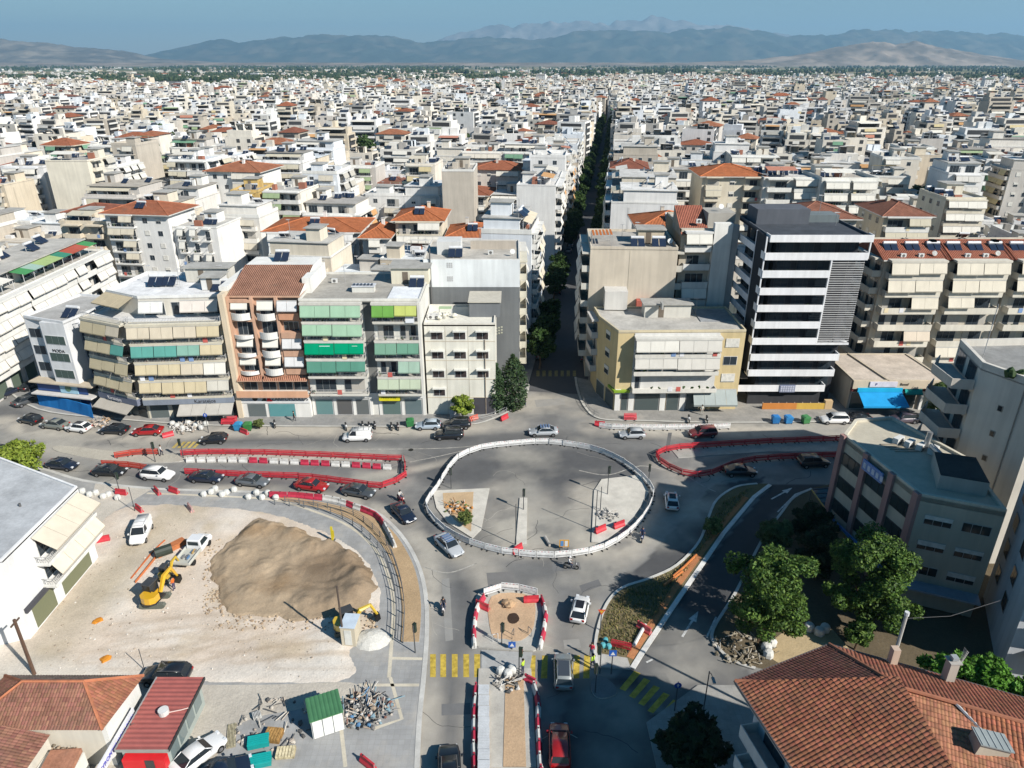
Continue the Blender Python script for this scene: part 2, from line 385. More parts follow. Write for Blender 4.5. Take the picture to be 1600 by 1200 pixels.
# ================================================================== GROUND AND ROADS
GREY = (.30, .295, .28)
def build_ground():
    # plain to the horizon: fields and dust, one sheet
    m, n, b, a = newmat('plain_fields', 0.95, 0.05)
    g = geo(n)
    vo = n.nodes.new('ShaderNodeTexVoronoi'); vo.inputs['Scale'].default_value = 0.004
    n.links.new(vscale(n, g, (1, 0.45, 1)), vo.inputs['Vector'])
    cr_ = n.nodes.new('ShaderNodeValToRGB'); e = cr_.color_ramp.elements
    e[0].position = 0.0; e[0].color = (.10, .12, .055, 1); e[1].position = 1.0; e[1].color = (.30, .25, .17, 1)
    for p_, c_ in ((.3, (.06, .09, .04)), (.5, (.16, .16, .08)), (.7, (.24, .20, .13))):
        x = e.new(p_); x.color = (*c_, 1)
    sx = n.nodes.new('ShaderNodeSeparateColor'); n.links.new(vo.outputs['Color'], sx.inputs[0])
    n.links.new(sx.outputs[0], cr_.inputs[0])
    n.links.new(tint(n, cr_.outputs[0], rng_map(n, noise(n, 0.02, 6, g), .3, .7, 1.2, .8)), b.inputs['Base Color'])
    q = MB(); S = 70000
    q.face([(-S, -400, -.30), (S, -400, -.30), (S, S, -.30), (-S, S, -.30)], (.2, .2, .1), 'plain_fields')
    struct(q.obj('ground'))
    q = MB(); q.face([(-1500, -200, -.12), (1500, -200, -.12), (2300, 2300, -.12), (-2300, 2300, -.12)], (.16, .155, .145), 'concrete')
    struct(q.obj('city_ground'))
    # the junction carriageway, wear, dust and the lower-right shade painted per vertex
    xs = np.arange(-135, 101, .5); ys = np.arange(30, 135, .5); gx, gy = np.meshgrid(xs, ys)
    base = .205 + .07 * (fnoise(gx, gy, 14, 1) - .5)
    C = np.stack([base, base * .985, base * .945], -1)
    def blend(mask, col):
        nonlocal C
        C = C * (1 - mask[..., None]) + np.array(col) * mask[..., None]
    nz = fnoise(gx, gy, 5, 3, 5)
    lanes = [([(0, 640), (100, 672), (250, 690), (450, 684), (650, 686), (850, 683), (1100, 684), (1300, 692), (1600, 702)], 2.2, .55),
             ([(0, 714), (150, 741), (350, 752), (560, 770), (620, 792), (680, 838), (722, 890), (728, 960), (712, 1040), (700, 1200)], 1.9, .6),
             ([(890, 1200), (880, 1050), (900, 960), (950, 880), (1030, 810), (1070, 755), (1130, 725), (1250, 712), (1600, 735)], 1.9, .5),
             ([(690, 718), (850, 715), (1000, 724)], 5.5, .85), ([(700, 745), (860, 742), (960, 750)], 4.0, .8),
             ([(745, 860), (780, 800), (800, 740)], 2.6, .85), ([(880, 865), (880, 790), (878, 730)], 4.2, .85),
             ([(740, 905), (880, 905), (960, 880)], 3.5, .35), ([(860, 640), (858, 600), (862, 560)], 2.2, .45),
             ([(300, 722), (600, 730)], 2.2, .35), ([(1060, 712), (1250, 706)], 1.6, .3)]
    for px, wd, f in lanes:
        d = dline(gx, gy, cr(W2(px), 5)); mk = np.clip(1.25 - d / wd, 0, 1) * f * (.6 + .9 * nz)
        blend(np.clip(mk, 0, .95), (.088, .089, .092))
        for off in (.8,):
            mk = np.exp(-((d - off) / .35) ** 2) * f * .4 * nz; blend(np.clip(mk, 0, 1), (.10, .10, .10))
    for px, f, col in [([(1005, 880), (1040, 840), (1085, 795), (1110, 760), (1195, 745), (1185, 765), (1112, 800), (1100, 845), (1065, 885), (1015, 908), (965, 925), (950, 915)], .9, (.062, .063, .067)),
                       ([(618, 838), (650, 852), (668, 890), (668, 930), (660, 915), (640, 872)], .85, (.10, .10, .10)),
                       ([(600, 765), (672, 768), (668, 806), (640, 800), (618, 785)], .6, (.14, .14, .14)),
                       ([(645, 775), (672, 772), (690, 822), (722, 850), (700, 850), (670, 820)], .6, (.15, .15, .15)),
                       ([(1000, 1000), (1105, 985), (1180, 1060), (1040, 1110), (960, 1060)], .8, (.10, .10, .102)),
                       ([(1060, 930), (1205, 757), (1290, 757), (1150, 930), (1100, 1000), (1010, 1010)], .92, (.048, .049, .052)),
                       ([(900, 1060), (1000, 1060), (1060, 1200), (850, 1200)], .9, (.05, .05, .055))]:  # last patch: lower-right shade put into the asphalt colour
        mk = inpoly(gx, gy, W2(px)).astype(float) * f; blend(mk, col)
    dust = [([(0, 660), (60, 672), (200, 682), (400, 672), (640, 672), (800, 662)], 2.0, .8),
            ([(930, 668), (1140, 674), (1450, 668), (1600, 668)], 2.2, .8),
            ([(560, 745), (640, 735), (700, 720)], .8, .6), ([(60, 700), (280, 712), (640, 712)], 1.8, .5),
            ([(280, 768), (450, 768), (600, 800), (655, 850), (672, 930), (668, 1200)], 1.2, .7),
            ([(780, 770), (800, 850)], 2.4, .7), ([(845, 780), (838, 850)], 2.2, .7), ([(915, 770), (918, 850)], 2.4, .8),
            ([(1060, 760), (1110, 775), (1080, 800)], 2.4, .7), ([(690, 850), (760, 895), (800, 1010)], 1.8, .55),
            ([(1030, 730), (1090, 745), (1200, 718)], 1.6, .7), ([(740, 1030), (740, 1200)], 1.3, .6), ([(850, 920), (852, 1010)], 1.3, .6),
            ([(960, 880), (1000, 845), (1025, 790)], 1.5, .7), ([(820, 640), (842, 625), (900, 640)], 2.5, .6), ([(920, 960), (915, 1040)], 2.0, .5)]
    for px, wd, f in dust:
        d = dline(gx, gy, cr(W2(px), 5)); mk = np.clip(1.4 - d / (wd * 1.15), 0, 1) * f * np.clip(nz * 2.4 - .3, 0, 1.1)
        blend(np.clip(mk, 0, 1), (.45, .41, .345))
    blotch = np.clip(fnoise(gx, gy, 9, 11, 5) * 3.2 - 1.75, 0, .6); blend(blotch, (.36, .34, .295))
    crack = np.clip(fnoise(gx, gy, 3, 15, 5) * 4 - 2.5, 0, .5); blend(crack, (.12, .12, .12))
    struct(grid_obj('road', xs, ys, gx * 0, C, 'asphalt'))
    # avenue running away between the blocks
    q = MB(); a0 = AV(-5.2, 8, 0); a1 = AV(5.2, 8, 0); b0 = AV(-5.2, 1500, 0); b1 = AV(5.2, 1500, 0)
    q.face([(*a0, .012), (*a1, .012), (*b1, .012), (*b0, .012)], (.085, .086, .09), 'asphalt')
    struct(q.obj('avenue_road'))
    # yellow crossings and white arrows
    YEL = (.55, .40, .07); WHT = (.62, .62, .60)
    def quad(q, px, col, z=.006): q.face([P(*p, z) for p in px], col, 'paint_mark')
    m, n, b, a = newmat('paint_mark', .8, .2); g = geo(n)
    wr = rng_map(n, noise(n, 1.6, 8, g, .7), .36, .62, .5, 1.05)
    n.links.new(tint(n, a.outputs['Color'], wr), b.inputs['Base Color'])
    q = MB()
    for x in (677, 693, 711, 729, 746): quad(q, [(x - 5, 1058), (x + 4, 1058), (x + 4, 1022), (x - 5, 1022)], YEL)
    for x in (832, 851, 901, 917): quad(q, [(x - 6, 1060), (x + 4, 1060), (x + 5, 1024), (x - 4, 1024)], YEL)
    for k in range(6):
        ox, oy = 14.5 * k, 11.5 * k
        quad(q, [(968 + ox, 1076 + oy), (977 + ox, 1080 + oy), (1001 + ox * 1.05, 1052 + oy * .98), (991 + ox * 1.05, 1048 + oy * .98)], YEL)
    for k in range(7):
        x = 838 + k * 9.5; quad(q, [(x, 588), (x + 5, 588), (x + 5, 579), (x, 579)], (.3, .26, .12), .02)
    for k in range(5):
        quad(q, [(268 + k * 8, 700), (273 + k * 8, 700), (283 + k * 8, 690), (278 + k * 8, 690)], (.5, .38, .12))
    struct(q.obj('crosswalk_marking'))
    q = MB()
    def arrow(x0, y0, x1, y1):
        a = Vector(P(x0, y0, .016)); b = Vector(P(x1, y1, .016)); d = (b - a).normalized(); nn = Vector((-d.y, d.x, 0)); L = (b - a).length
        h = a + d * (L * .62)
        q.face([a + nn * .11, a - nn * .11, h - nn * .11, h + nn * .11], WHT, 'paint_mark'); q.face([h - nn * .42, b, h + nn * .42], WHT, 'paint_mark')
    arrow(1066, 995, 1091, 955); arrow(1205, 780, 1238, 762)
    for px in ([(1104, 996), (1119, 964)], [(1215, 800), (1243, 772)], [(1243, 772), (1268, 763)], [(1010, 1035), (1020, 1030)]):
        ribbon(q, W2(px), .18, .004, .012, WHT, 'paint_mark')
    struct(q.obj('arrow_marking'))
    # trench patches, sealed cracks and worn lane lines
    rr = random.Random(41); q = MB()
    for px, c in (([(640, 690), (700, 688), (702, 693), (641, 695)], (.13, .13, .13)), ([(380, 690), (470, 689), (470, 693), (380, 694)], (.15, .15, .15)), ([(760, 895), (800, 893), (806, 925), (764, 926)], (.17, .165, .16)), ([(862, 880), (905, 878), (908, 890), (864, 893)], (.15, .15, .15)), ([(690, 1100), (735, 1098), (735, 1116), (690, 1118)], (.15, .15, .15)),
                  ([(905, 915), (935, 905), (940, 915), (910, 926)], (.14, .14, .14)), ([(880, 1000), (905, 998), (908, 1012), (882, 1014)], (.27, .26, .24)), ([(690, 905), (702, 903), (708, 1000), (696, 1002)], (.26, .255, .24)), ([(1040, 700), (1044, 676), (1050, 676), (1046, 700)], (.12, .12, .12)), ([(740, 640), (790, 646), (786, 652), (738, 646)], (.14, .14, .14)), ([(835, 625), (880, 622), (884, 632), (838, 636)], (.28, .27, .25))):
        q.face([P(*p, .004) for p in px], c, 'asphalt')
    for k in range(95):
        x, y = rr.uniform(120, 1230), rr.choice([rr.uniform(672, 700), rr.uniform(705, 760), rr.uniform(690, 860), rr.uniform(860, 1180)])
        if y > 770 and not 670 < x < 1010: x = rr.uniform(672, 930)
        a = rr.uniform(0, 3.14); pts = [P(x, y)[:2]]
        for j in range(rr.randint(4, 11)): a += rr.uniform(-.5, .5); pts.append((pts[-1][0] + .55 * math.cos(a), pts[-1][1] + .55 * math.sin(a)))
        ribbon(q, pts, rr.choice([.03, .04, .06, .08]), .001, .005, rr.choice([(.05, .05, .05), (.07, .07, .07), (.36, .34, .3)]), 'asphalt')
    for px in ([(905, 735), (950, 742), (1000, 728), (1040, 735)], [(640, 722), (690, 712), (740, 700)], [(660, 885), (700, 895), (745, 880)], [(1075, 745), (1100, 760), (1118, 768)], [(560, 702), (700, 700), (800, 690)]): ribbon(q, cr(W2(px), 5), .16, .001, .006, (.42, .40, .36), 'paint_mark')
    struct(q.obj('road_patches'))
    # ---------------- pavements with kerbs
    KERB = (.46, .45, .42)
    def pavement(name, pts, h=.13, col=GREY, mat='paving'):
        q = MB(); q.prism(pts, -.05, h, KERB, 'concrete', top=col, topmat=mat); return struct(q.obj(name))
    aL = [AV(-5.2, t, 0) for t in (300, 30, 14)]; aR = [AV(5.2, t, 0) for t in (14, 30, 300)]
    k1 = cr(W2([(826, 600), (822, 618), (800, 640), (770, 655), (735, 664), (660, 667), (500, 667), (380, 666), (300, 664), (180, 655), (60, 640), (0, 600)]), 5)
    nl = pavement('pavement_north_left', aL + k1 + [(-140, 130), (-140, 300)], col=(.27, .268, .262))
    k2 = cr(W2([(899, 590), (903, 612), (915, 638), (938, 655), (1000, 658), (1140, 661), (1320, 659), (1600, 656)]), 5)
    nr = pavement('pavement_north_right', [(160, 300), (160, 101)] + list(reversed(k2)) + aR, col=(.29, .28, .26))
    q = MB(); ribbon(q, k1, .35, .132, .15, (.50, .49, .45), 'concrete'); ribbon(q, k2, .35, .132, .15, (.50, .49, .45), 'concrete'); struct(q.obj('kerb_line'))
    for nm, px in (('avenue_pavement_left', -1), ('avenue_pavement_right', 1)):
        q = MB(); p_ = [AV(px * 5.2, 300, 0), AV(px * 5.2, 1500, 0), AV(px * 9, 1500, 0), AV(px * 9, 300, 0)]
        q.prism(p_, -.05, .13, KERB, 'concrete', top=(.2, .2, .19), topmat='concrete'); struct(q.obj(nm))
    # west median (earth and old paving)
    pavement('median_west', cr(W2([(95, 697), (180, 706), (280, 712), (280, 722), (180, 722), (90, 706)]), 4, True), .10, (.42, .39, .33), 'earth')
    pavement('median_inner', W2([(290, 704), (600, 716), (596, 721), (290, 712)]), .10, (.40, .38, .33), 'concrete')
    pavement('median_east', W2([(1048, 702), (1180, 694), (1300, 690), (1450, 690), (1450, 706), (1200, 706), (1060, 716)]), .08, (.34, .33, .30), 'concrete')
    # islands inside the oval
    PALE = (.56, .53, .47)
    pavement('island_west', W2([(676, 768), (765, 764), (752, 828), (738, 842), (700, 818), (682, 795)]), .15, PALE, 'concrete')
    pavement('island_middle', W2([(812, 779), (824, 779), (823, 852), (806, 852)]), .15, PALE, 'concrete')
    pavement('island_east', W2([(928, 768), (940, 750), (1000, 743), (1014, 770), (988, 815), (940, 850), (924, 848)]), .15, PALE, 'concrete')
    q = MB(); q.prism(W2([(692, 772), (740, 770), (736, 832), (712, 815), (694, 795)]), .1, .17, (.5, .36, .22), 'earth'); struct(q.obj('island_earth'))
    # south islands
    pavement('island_south', cr(W2([(748, 928), (790, 920), (842, 930), (846, 960), (840, 1012), (820, 1017), (760, 1013), (742, 1005), (742, 960)]), 4, True), .15, (.43, .41, .37), 'concrete')
    q = MB(); q.prism(cr(W2([(768, 934), (830, 934), (834, 980), (815, 1002), (790, 1000), (768, 992)]), 4, True), .12, .19, (.52, .36, .23), 'earth'); struct(q.obj('island_south_earth'))
    pavement('median_south', W2([(748, 1046), (830, 1046), (838, 1200), (742, 1200)]), .15, (.44, .42, .38), 'concrete')
    pavement('crossing_pad', W2([(752, 1016), (832, 1020), (828, 1046), (752, 1046)]), .05, (.36, .36, .35), 'concrete')
    q = MB(); q.prism(W2([(790, 1060), (818, 1060), (822, 1200), (786, 1200)]), .12, .19, (.47, .33, .21), 'earth'); struct(q.obj('median_trench_earth'))
    # east verge
    ve = W2([(1183, 757), (1150, 762), (1120, 782), (1106, 812), (1092, 848), (1058, 884), (1015, 905), (972, 920), (948, 945), (934, 985), (930, 1020), (934, 1042), (984, 1047), (1003, 1018), (1062, 930), (1130, 832), (1203, 757)])
    pavement('verge', ve, .14, (.17, .14, .08), 'earth')
    pavement('verge_tip', W2([(932, 1022), (980, 1030), (986, 1047), (934, 1043)]), .17, (.42, .41, .38), 'concrete')
    q = MB(); ribbon(q, cr(W2([(1183, 757), (1150, 762), (1120, 782), (1106, 812), (1092, 848), (1058, 884), (1015, 905), (972, 920), (948, 945), (934, 985), (930, 1020), (934, 1042)]), 4), .3, .1, .2, (.56, .55, .51), 'concrete')
    ribbon(q, W2([(988, 1046), (1003, 1022), (1062, 934), (1131, 834), (1178, 778), (1203, 759)]), .5, .1, .22, (.66, .65, .62), 'concrete'); struct(q.obj('verge_kerb'))
    q = MB(); ribbon(q, W2([(984, 1030), (1000, 1004), (1055, 920), (1124, 826), (1165, 778)]), .7, .14, .17, (.42, .19, .09), 'earth'); struct(q.obj('verge_clay_strip'))
    # tree plot, right
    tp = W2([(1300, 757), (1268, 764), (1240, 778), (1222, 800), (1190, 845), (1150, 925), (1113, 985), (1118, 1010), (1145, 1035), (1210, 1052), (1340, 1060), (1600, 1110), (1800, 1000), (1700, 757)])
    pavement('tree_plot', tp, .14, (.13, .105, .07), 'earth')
    q = MB(); ribbon(q, cr(W2([(1268, 765), (1240, 779), (1222, 801), (1190, 846), (1150, 926), (1114, 985), (1119, 1010), (1145, 1034), (1180, 1046)]), 4), .3, .1, .21, (.5, .49, .46), 'concrete'); struct(q.obj('tree_plot_kerb'))
    q = MB(); q.prism(W2([(1185, 1018), (1230, 985), (1300, 985), (1330, 1020), (1250, 1060)]), .1, .17, (.42, .33, .2), 'earth'); struct(q.obj('tree_plot_sand'))
    pavement('pavement_south_east', [P(1010, 1130)[:2], P(1090, 1072)[:2], P(1160, 1072)[:2], P(1250, 1090)[:2], (40, 25), (12, 25)], .13, (.30, .295, .28))
    # traffic island in the shade
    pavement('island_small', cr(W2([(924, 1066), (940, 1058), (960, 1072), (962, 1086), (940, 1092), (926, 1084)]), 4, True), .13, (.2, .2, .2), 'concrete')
    # ---------------- west site
    outer = cr(W2([(-40, 715), (60, 732), (130, 752), (230, 764), (330, 768), (440, 772), (530, 784), (585, 800), (625, 835), (652, 880), (665, 930), (667, 990), (662, 1060), (655, 1130), (650, 1240)]), 4)
    site = outer + [(-60, 35), (-80, 60)]
    pavement('site_pavement', site, .13, (.325, .325, .32))
    q = MB(); ribbon(q, outer, .45, .1, .16, (.50, .49, .46), 'concrete'); struct(q.obj('site_kerb'))
    inner = cr(W2([(432, 782), (500, 796), (560, 820), (600, 858), (620, 900), (628, 950), (626, 1005)]), 4)
    out2 = cr(W2([(655, 1005), (658, 950), (652, 905), (638, 868), (612, 830), (575, 806), (520, 790), (440, 776)]), 4)
    q = MB(); q.prism(inner + out2, .1, .19, KERB, 'concrete', top=(.42, .30, .18), topmat='earth'); struct(q.obj('planting_strip'))
    q = MB()
    CREAM = (.55, .50, .40)
    ribbon(q, cr(W2([(230, 772), (330, 776), (425, 782), (490, 800), (548, 825), (588, 862), (608, 905), (615, 950), (612, 1005), (608, 1060)]), 4), .35, .131, .138, CREAM, 'concrete')
    for px in ([(612, 1030), (660, 1031)], [(560, 1072), (655, 1072)], [(610, 1060), (628, 1125), (585, 1140)], [(530, 1110), (540, 1200)]): ribbon(q, W2(px), .32, .131, .139, CREAM, 'concrete')
    struct(q.obj('paving_bands'))
    # bare earth lot with vehicle tracks
    lot = cr(W2([(-60, 1080), (-30, 1000), (60, 930), (130, 850), (180, 800), (250, 790), (350, 795), (430, 806), (500, 830), (560, 865), (590, 910), (592, 955), (572, 1005), (545, 1015), (546, 1062), (400, 1068), (150, 1064)]), 4, True)
    ax = np.arange(-70, -8, .35); ay = np.arange(38, 82, .35); gx, gy = np.meshgrid(ax, ay); mk = inpoly(gx, gy, lot)
    nz = fnoise(gx, gy, 6, 21, 5); C = np.empty(gx.shape + (3,)); C[:] = (.61, .52, .43)
    def bl2(mask, col):
        nonlocal C
        C = C * (1 - mask[..., None]) + np.array(col) * mask[..., None]
    bl2(np.clip(nz * 2.6 - 1.1, 0, .75), (.66, .62, .56)); bl2(np.clip(fnoise(gx, gy, 4, 5, 5) * 3 - 1.75, 0, .6), (.50, .40, .27))
    d = dline(gx, gy, cr(W2([(60, 1040), (130, 950), (200, 880), (290, 800)]), 5)); bl2(np.clip(1.3 - d / 3.4, 0, 1) * .75 * (.5 + nz), (.44, .38, .29))
    d = dline(gx, gy, W2([(30, 1050), (300, 1058), (545, 1045)])); bl2(np.clip(1.2 - d / 2.0, 0, 1) * .6, (.60, .57, .52))
    for k in range(9):
        r_ = random.Random(k); x0, y0 = r_.uniform(90, 450), r_.uniform(980, 1040)
        d = dline(gx, gy, cr(W2([(x0, y0), (x0 + 120, y0 - 30 * r_.random()), (x0 + 230, y0 - 70 * r_.random())]), 5)); bl2(np.exp(-(np.abs(d - .8) / .22) ** 2) * .35, (.42, .33, .24))
    sd = dline(gx, gy, lot + [lot[0]]) * np.where(mk, 1, -1) + (fnoise(gx, gy, .9, 61, 4) - .5) * .5
    Z = .15 + .14 * fnoise(gx, gy, 2.2, 8, 4) * np.clip(nz * 1.5, 0, 1) * np.clip(sd, 0, 1); Z = np.where(sd < 0, .14 + sd * .25, Z)
    o = struct(grid_obj('earth_lot', ax, ay, Z, C, 'earth', sd > -.8))
    # rough gravel apron south of the lot
    ap = cr(W2([(-40, 1070), (150, 1070), (400, 1072), (548, 1068), (552, 1090), (480, 1108), (380, 1130), (330, 1200), (300, 1260), (-60, 1260)]), 4, True)
    q = MB(); q.prism(ap, .1, .145, (.47, .43, .37), 'earth'); struct(q.obj('gravel_apron'))
    # avenue crosswind: south access strip at the far left
    q = MB(); q.prism(W2([(150, 755), (240, 764), (180, 800), (110, 860), (100, 840), (140, 790)]), .1, .142, (.50, .46, .40), 'earth'); struct(q.obj('dusty_apron'))

def build_mound():
    cx = P(455, 885)[:2]
    out = cr(W2([(405, 812), (440, 822), (500, 842), (560, 865), (582, 905), (585, 935), (572, 955), (530, 968), (470, 972), (400, 966), (352, 958), (333, 910), (330, 880), (360, 845)]), 5, True)
    ax = np.arange(-45, -12, .18); ay = np.arange(54, 76, .18); gx, gy = np.meshgrid(ax, ay)
    ins = inpoly(gx, gy, out); d = dline(gx, gy, out + [out[0]]) * np.where(ins, 1, -1)
    d = d + (fnoise(gx, gy, 1.6, 51, 4) - .5) * 1.5 * (d < 2)
    pit = P(512, 890)[:2]; pd = np.hypot((gx - pit[0]) / 4.2, (gy - pit[1]) / 2.4); nz = fnoise(gx, gy, 3.2, 31, 5); h = gx * 0 + .35
    for x, y, t_ in ((400, 832, 1.3), (430, 828, 1.6), (465, 840, 1.5), (375, 870, 1.2), (345, 900, .8), (415, 890, 1.0), (390, 930, .9), (440, 935, .8), (480, 945, .9), (520, 948, 1.0), (556, 930, 1.2), (566, 900, 1.5), (548, 875, 1.6), (515, 858, 1.5), (488, 862, 1.3), (455, 900, .8), (352, 940, .6)):
        c = P(x, y); q_ = t_ * (.78 if x < 450 else 1.05) - np.hypot(gx - c[0], (gy - c[1])) * .40; h = np.maximum(h, q_) + .25 * np.exp(-np.abs(h - q_) * 5)
    h = h * np.clip(d / 1.5, 0, 1) - .5 * np.exp(-pd ** 2) + (nz - .5) * .16 * np.clip(d, 0, 1) + (fnoise(gx, gy, .6, 35, 4) - .5) * .12 * np.clip(d, 0, 1)
    h = h + np.sin(pd * 11 + 3 * nz) * .06 * np.clip(1.9 - pd, 0, 1); h = np.where(d > .3, np.maximum(h, .16 + .1 * nz), h)
    C = np.empty(gx.shape + (3,)); C[:] = (.375, .29, .20)
    k = np.clip(nz * 3 - 1.5, 0, .8)[..., None]; C = C * (1 - k) + np.array((.28, .19, .11)) * k
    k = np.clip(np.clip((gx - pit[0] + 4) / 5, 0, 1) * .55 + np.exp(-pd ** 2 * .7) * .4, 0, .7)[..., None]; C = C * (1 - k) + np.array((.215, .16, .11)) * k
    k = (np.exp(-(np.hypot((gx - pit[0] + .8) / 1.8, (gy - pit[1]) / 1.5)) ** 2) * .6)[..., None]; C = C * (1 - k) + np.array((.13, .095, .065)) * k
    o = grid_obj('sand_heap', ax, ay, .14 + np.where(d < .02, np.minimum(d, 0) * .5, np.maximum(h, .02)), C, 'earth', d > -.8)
    tag(o, 'large heap of brown sand and soil spread over the pale construction lot', 'sand heap')

AVA = R(7.8)
def AV(s, t, z=None):
    """avenue frame: s metres right of the avenue axis, t metres beyond the boulevard"""
    X = 6.6 + s * math.cos(AVA) + t * math.sin(AVA); Y = 103 - s * math.sin(AVA) + t * math.cos(AVA)
    return (X, Y)
build_ground(); build_mound()
# ================================================================== BUILDING KIT
WHITE = (.74, .73, .69); CREAMW = (.66, .60, .48); DARKG = (.03, .036, .042); GLASSC = (.035, .045, .055)
def seg_matrix(p0, p1, z=0.0):
    dx, dy = p1[0] - p0[0], p1[1] - p0[1]; L = math.hypot(dx, dy); ux, uy = dx / L, dy / L
    return Matrix(((ux, -uy, 0, p0[0]), (uy, ux, 0, p0[1]), (0, 0, 1, z), (0, 0, 0, 1))), L
def window(root, M, x, z, wd, h, fr=(.6, .6, .58), gl=GLASSC, shut=0.0, panes=2, name='window'):
    q = MB(M); q.box(x, x + wd, -.05, .02, z, z + h, fr, 'paint')
    pw = (wd - .08) / panes
    for k in range(panes): q.box(x + .06 + k * pw, x + k * pw + pw, -.075, -.04, z + .07, z + h - .07, gl, 'glass')
    if shut > 0: q.box(x + .03, x + wd - .03, -.10, -.06, z + h * (1 - shut), z + h, (.68, .66, .6), 'plastic')
    return q.obj(name, root)
def awning(root, M, x0, x1, zt, proj, col, drop=1.45, out=.55, valance=.16):
    q = MB(M); y0 = -proj; y1 = -proj - out; z1 = zt - drop; t = .03
    n = max(1, round((x1 - x0) / 1.9)); c2 = tuple(c * .72 for c in col)
    for k in range(n):
        a = x0 + (x1 - x0) * k / n; b = x0 + (x1 - x0) * (k + 1) / n - (.04 if k < n - 1 else 0)
        q.add([(a, y0, zt), (b, y0, zt), (b, y1, z1), (a, y1, z1), (a, y0, zt - t), (b, y0, zt - t), (b, y1, z1 - t), (a, y1, z1 - t)],
              [(0, 3, 2, 1), (4, 5, 6, 7), (0, 1, 5, 4), (1, 2, 6, 5), (2, 3, 7, 6), (3, 0, 4, 7)], col, 'fabric')
    q.box(x0, x1, y1 - .02, y1 + .02, z1 - valance, z1, c2, 'fabric')
    q.box(x0, x1, y0 - .06, y0 + .06, zt - .02, zt + .08, (.5, .5, .48), 'paint')
    return q.obj('awning', root)
def balcony(root, M, x0, x1, z, proj, col, kind='solid', ph=.95, left=True, right=True, slab=.16, lod=0, curve=0.0):
    q = MB(M); q.box(x0, x1, -proj, 0, z - slab, z, tuple(c * .92 for c in col))
    def run(xa, ya, xb, yb):
        if kind == 'solid':
            q.box(min(xa, xb) - .04, max(xa, xb) + .04, min(ya, yb) - .04, max(ya, yb) + .04, z, z + ph, col)
        else:
            q.box(min(xa, xb) - .03, max(xa, xb) + .03, min(ya, yb) - .03, max(ya, yb) + .03, z + ph - .06, z + ph, (.4, .4, .4), 'paint')
            q.box(min(xa, xb) - .05, max(xa, xb) + .05, min(ya, yb) - .05, max(ya, yb) + .05, z, z + .22, col)
            L = math.hypot(xb - xa, yb - ya); n = max(1, int(L / (.22 if lod == 0 else .6)))
            for k in range(1, n):
                t = k / n; X = xa + (xb - xa) * t; Y = ya + (yb - ya) * t; q.box(X - .02, X + .02, Y - .02, Y + .02, z + .2, z + ph - .05, (.42, .42, .42), 'paint')
    run(x0, -proj + .05, x1, -proj + .05)
    if left: run(x0 + .04, -proj + .1, x0 + .04, 0)
    if right: run(x1 - .04, -proj + .1, x1 - .04, 0)
    return q.obj('balcony', root)
def clutter(root, M, x0, x1, z, proj, rnd):
    """plants and washing kept on a balcony"""
    q = MB(M); n = 0
    for k in range(int((x1 - x0) / 1.3)):
        if rnd.random() < .35:
            x = x0 + .4 + k * 1.3; h = rnd.uniform(.25, .6)
            q.box(x - .14, x + .14, -proj + .15, -proj + .43, z, z + .26, (.30, .14, .08))
            for j in range(5): q.ball((x + rnd.uniform(-.2, .2), -proj + .3 + rnd.uniform(-.1, .1), z + .35 + h * rnd.random()), .16, (.05, .10, .03), 'leaf', 5, 3, 1, .4, rnd)
            n += 1
        elif rnd.random() < .15:
            x = x0 + .4 + k * 1.3; c = rnd.choice([(.7, .7, .72), (.5, .12, .1), (.2, .3, .5), (.7, .6, .4)])
            q.box(x, x + .7, -proj - .04, -proj - .02, z + .15, z + .95, c, 'fabric'); n += 1
    if n: q.obj('balcony_clutter', root)
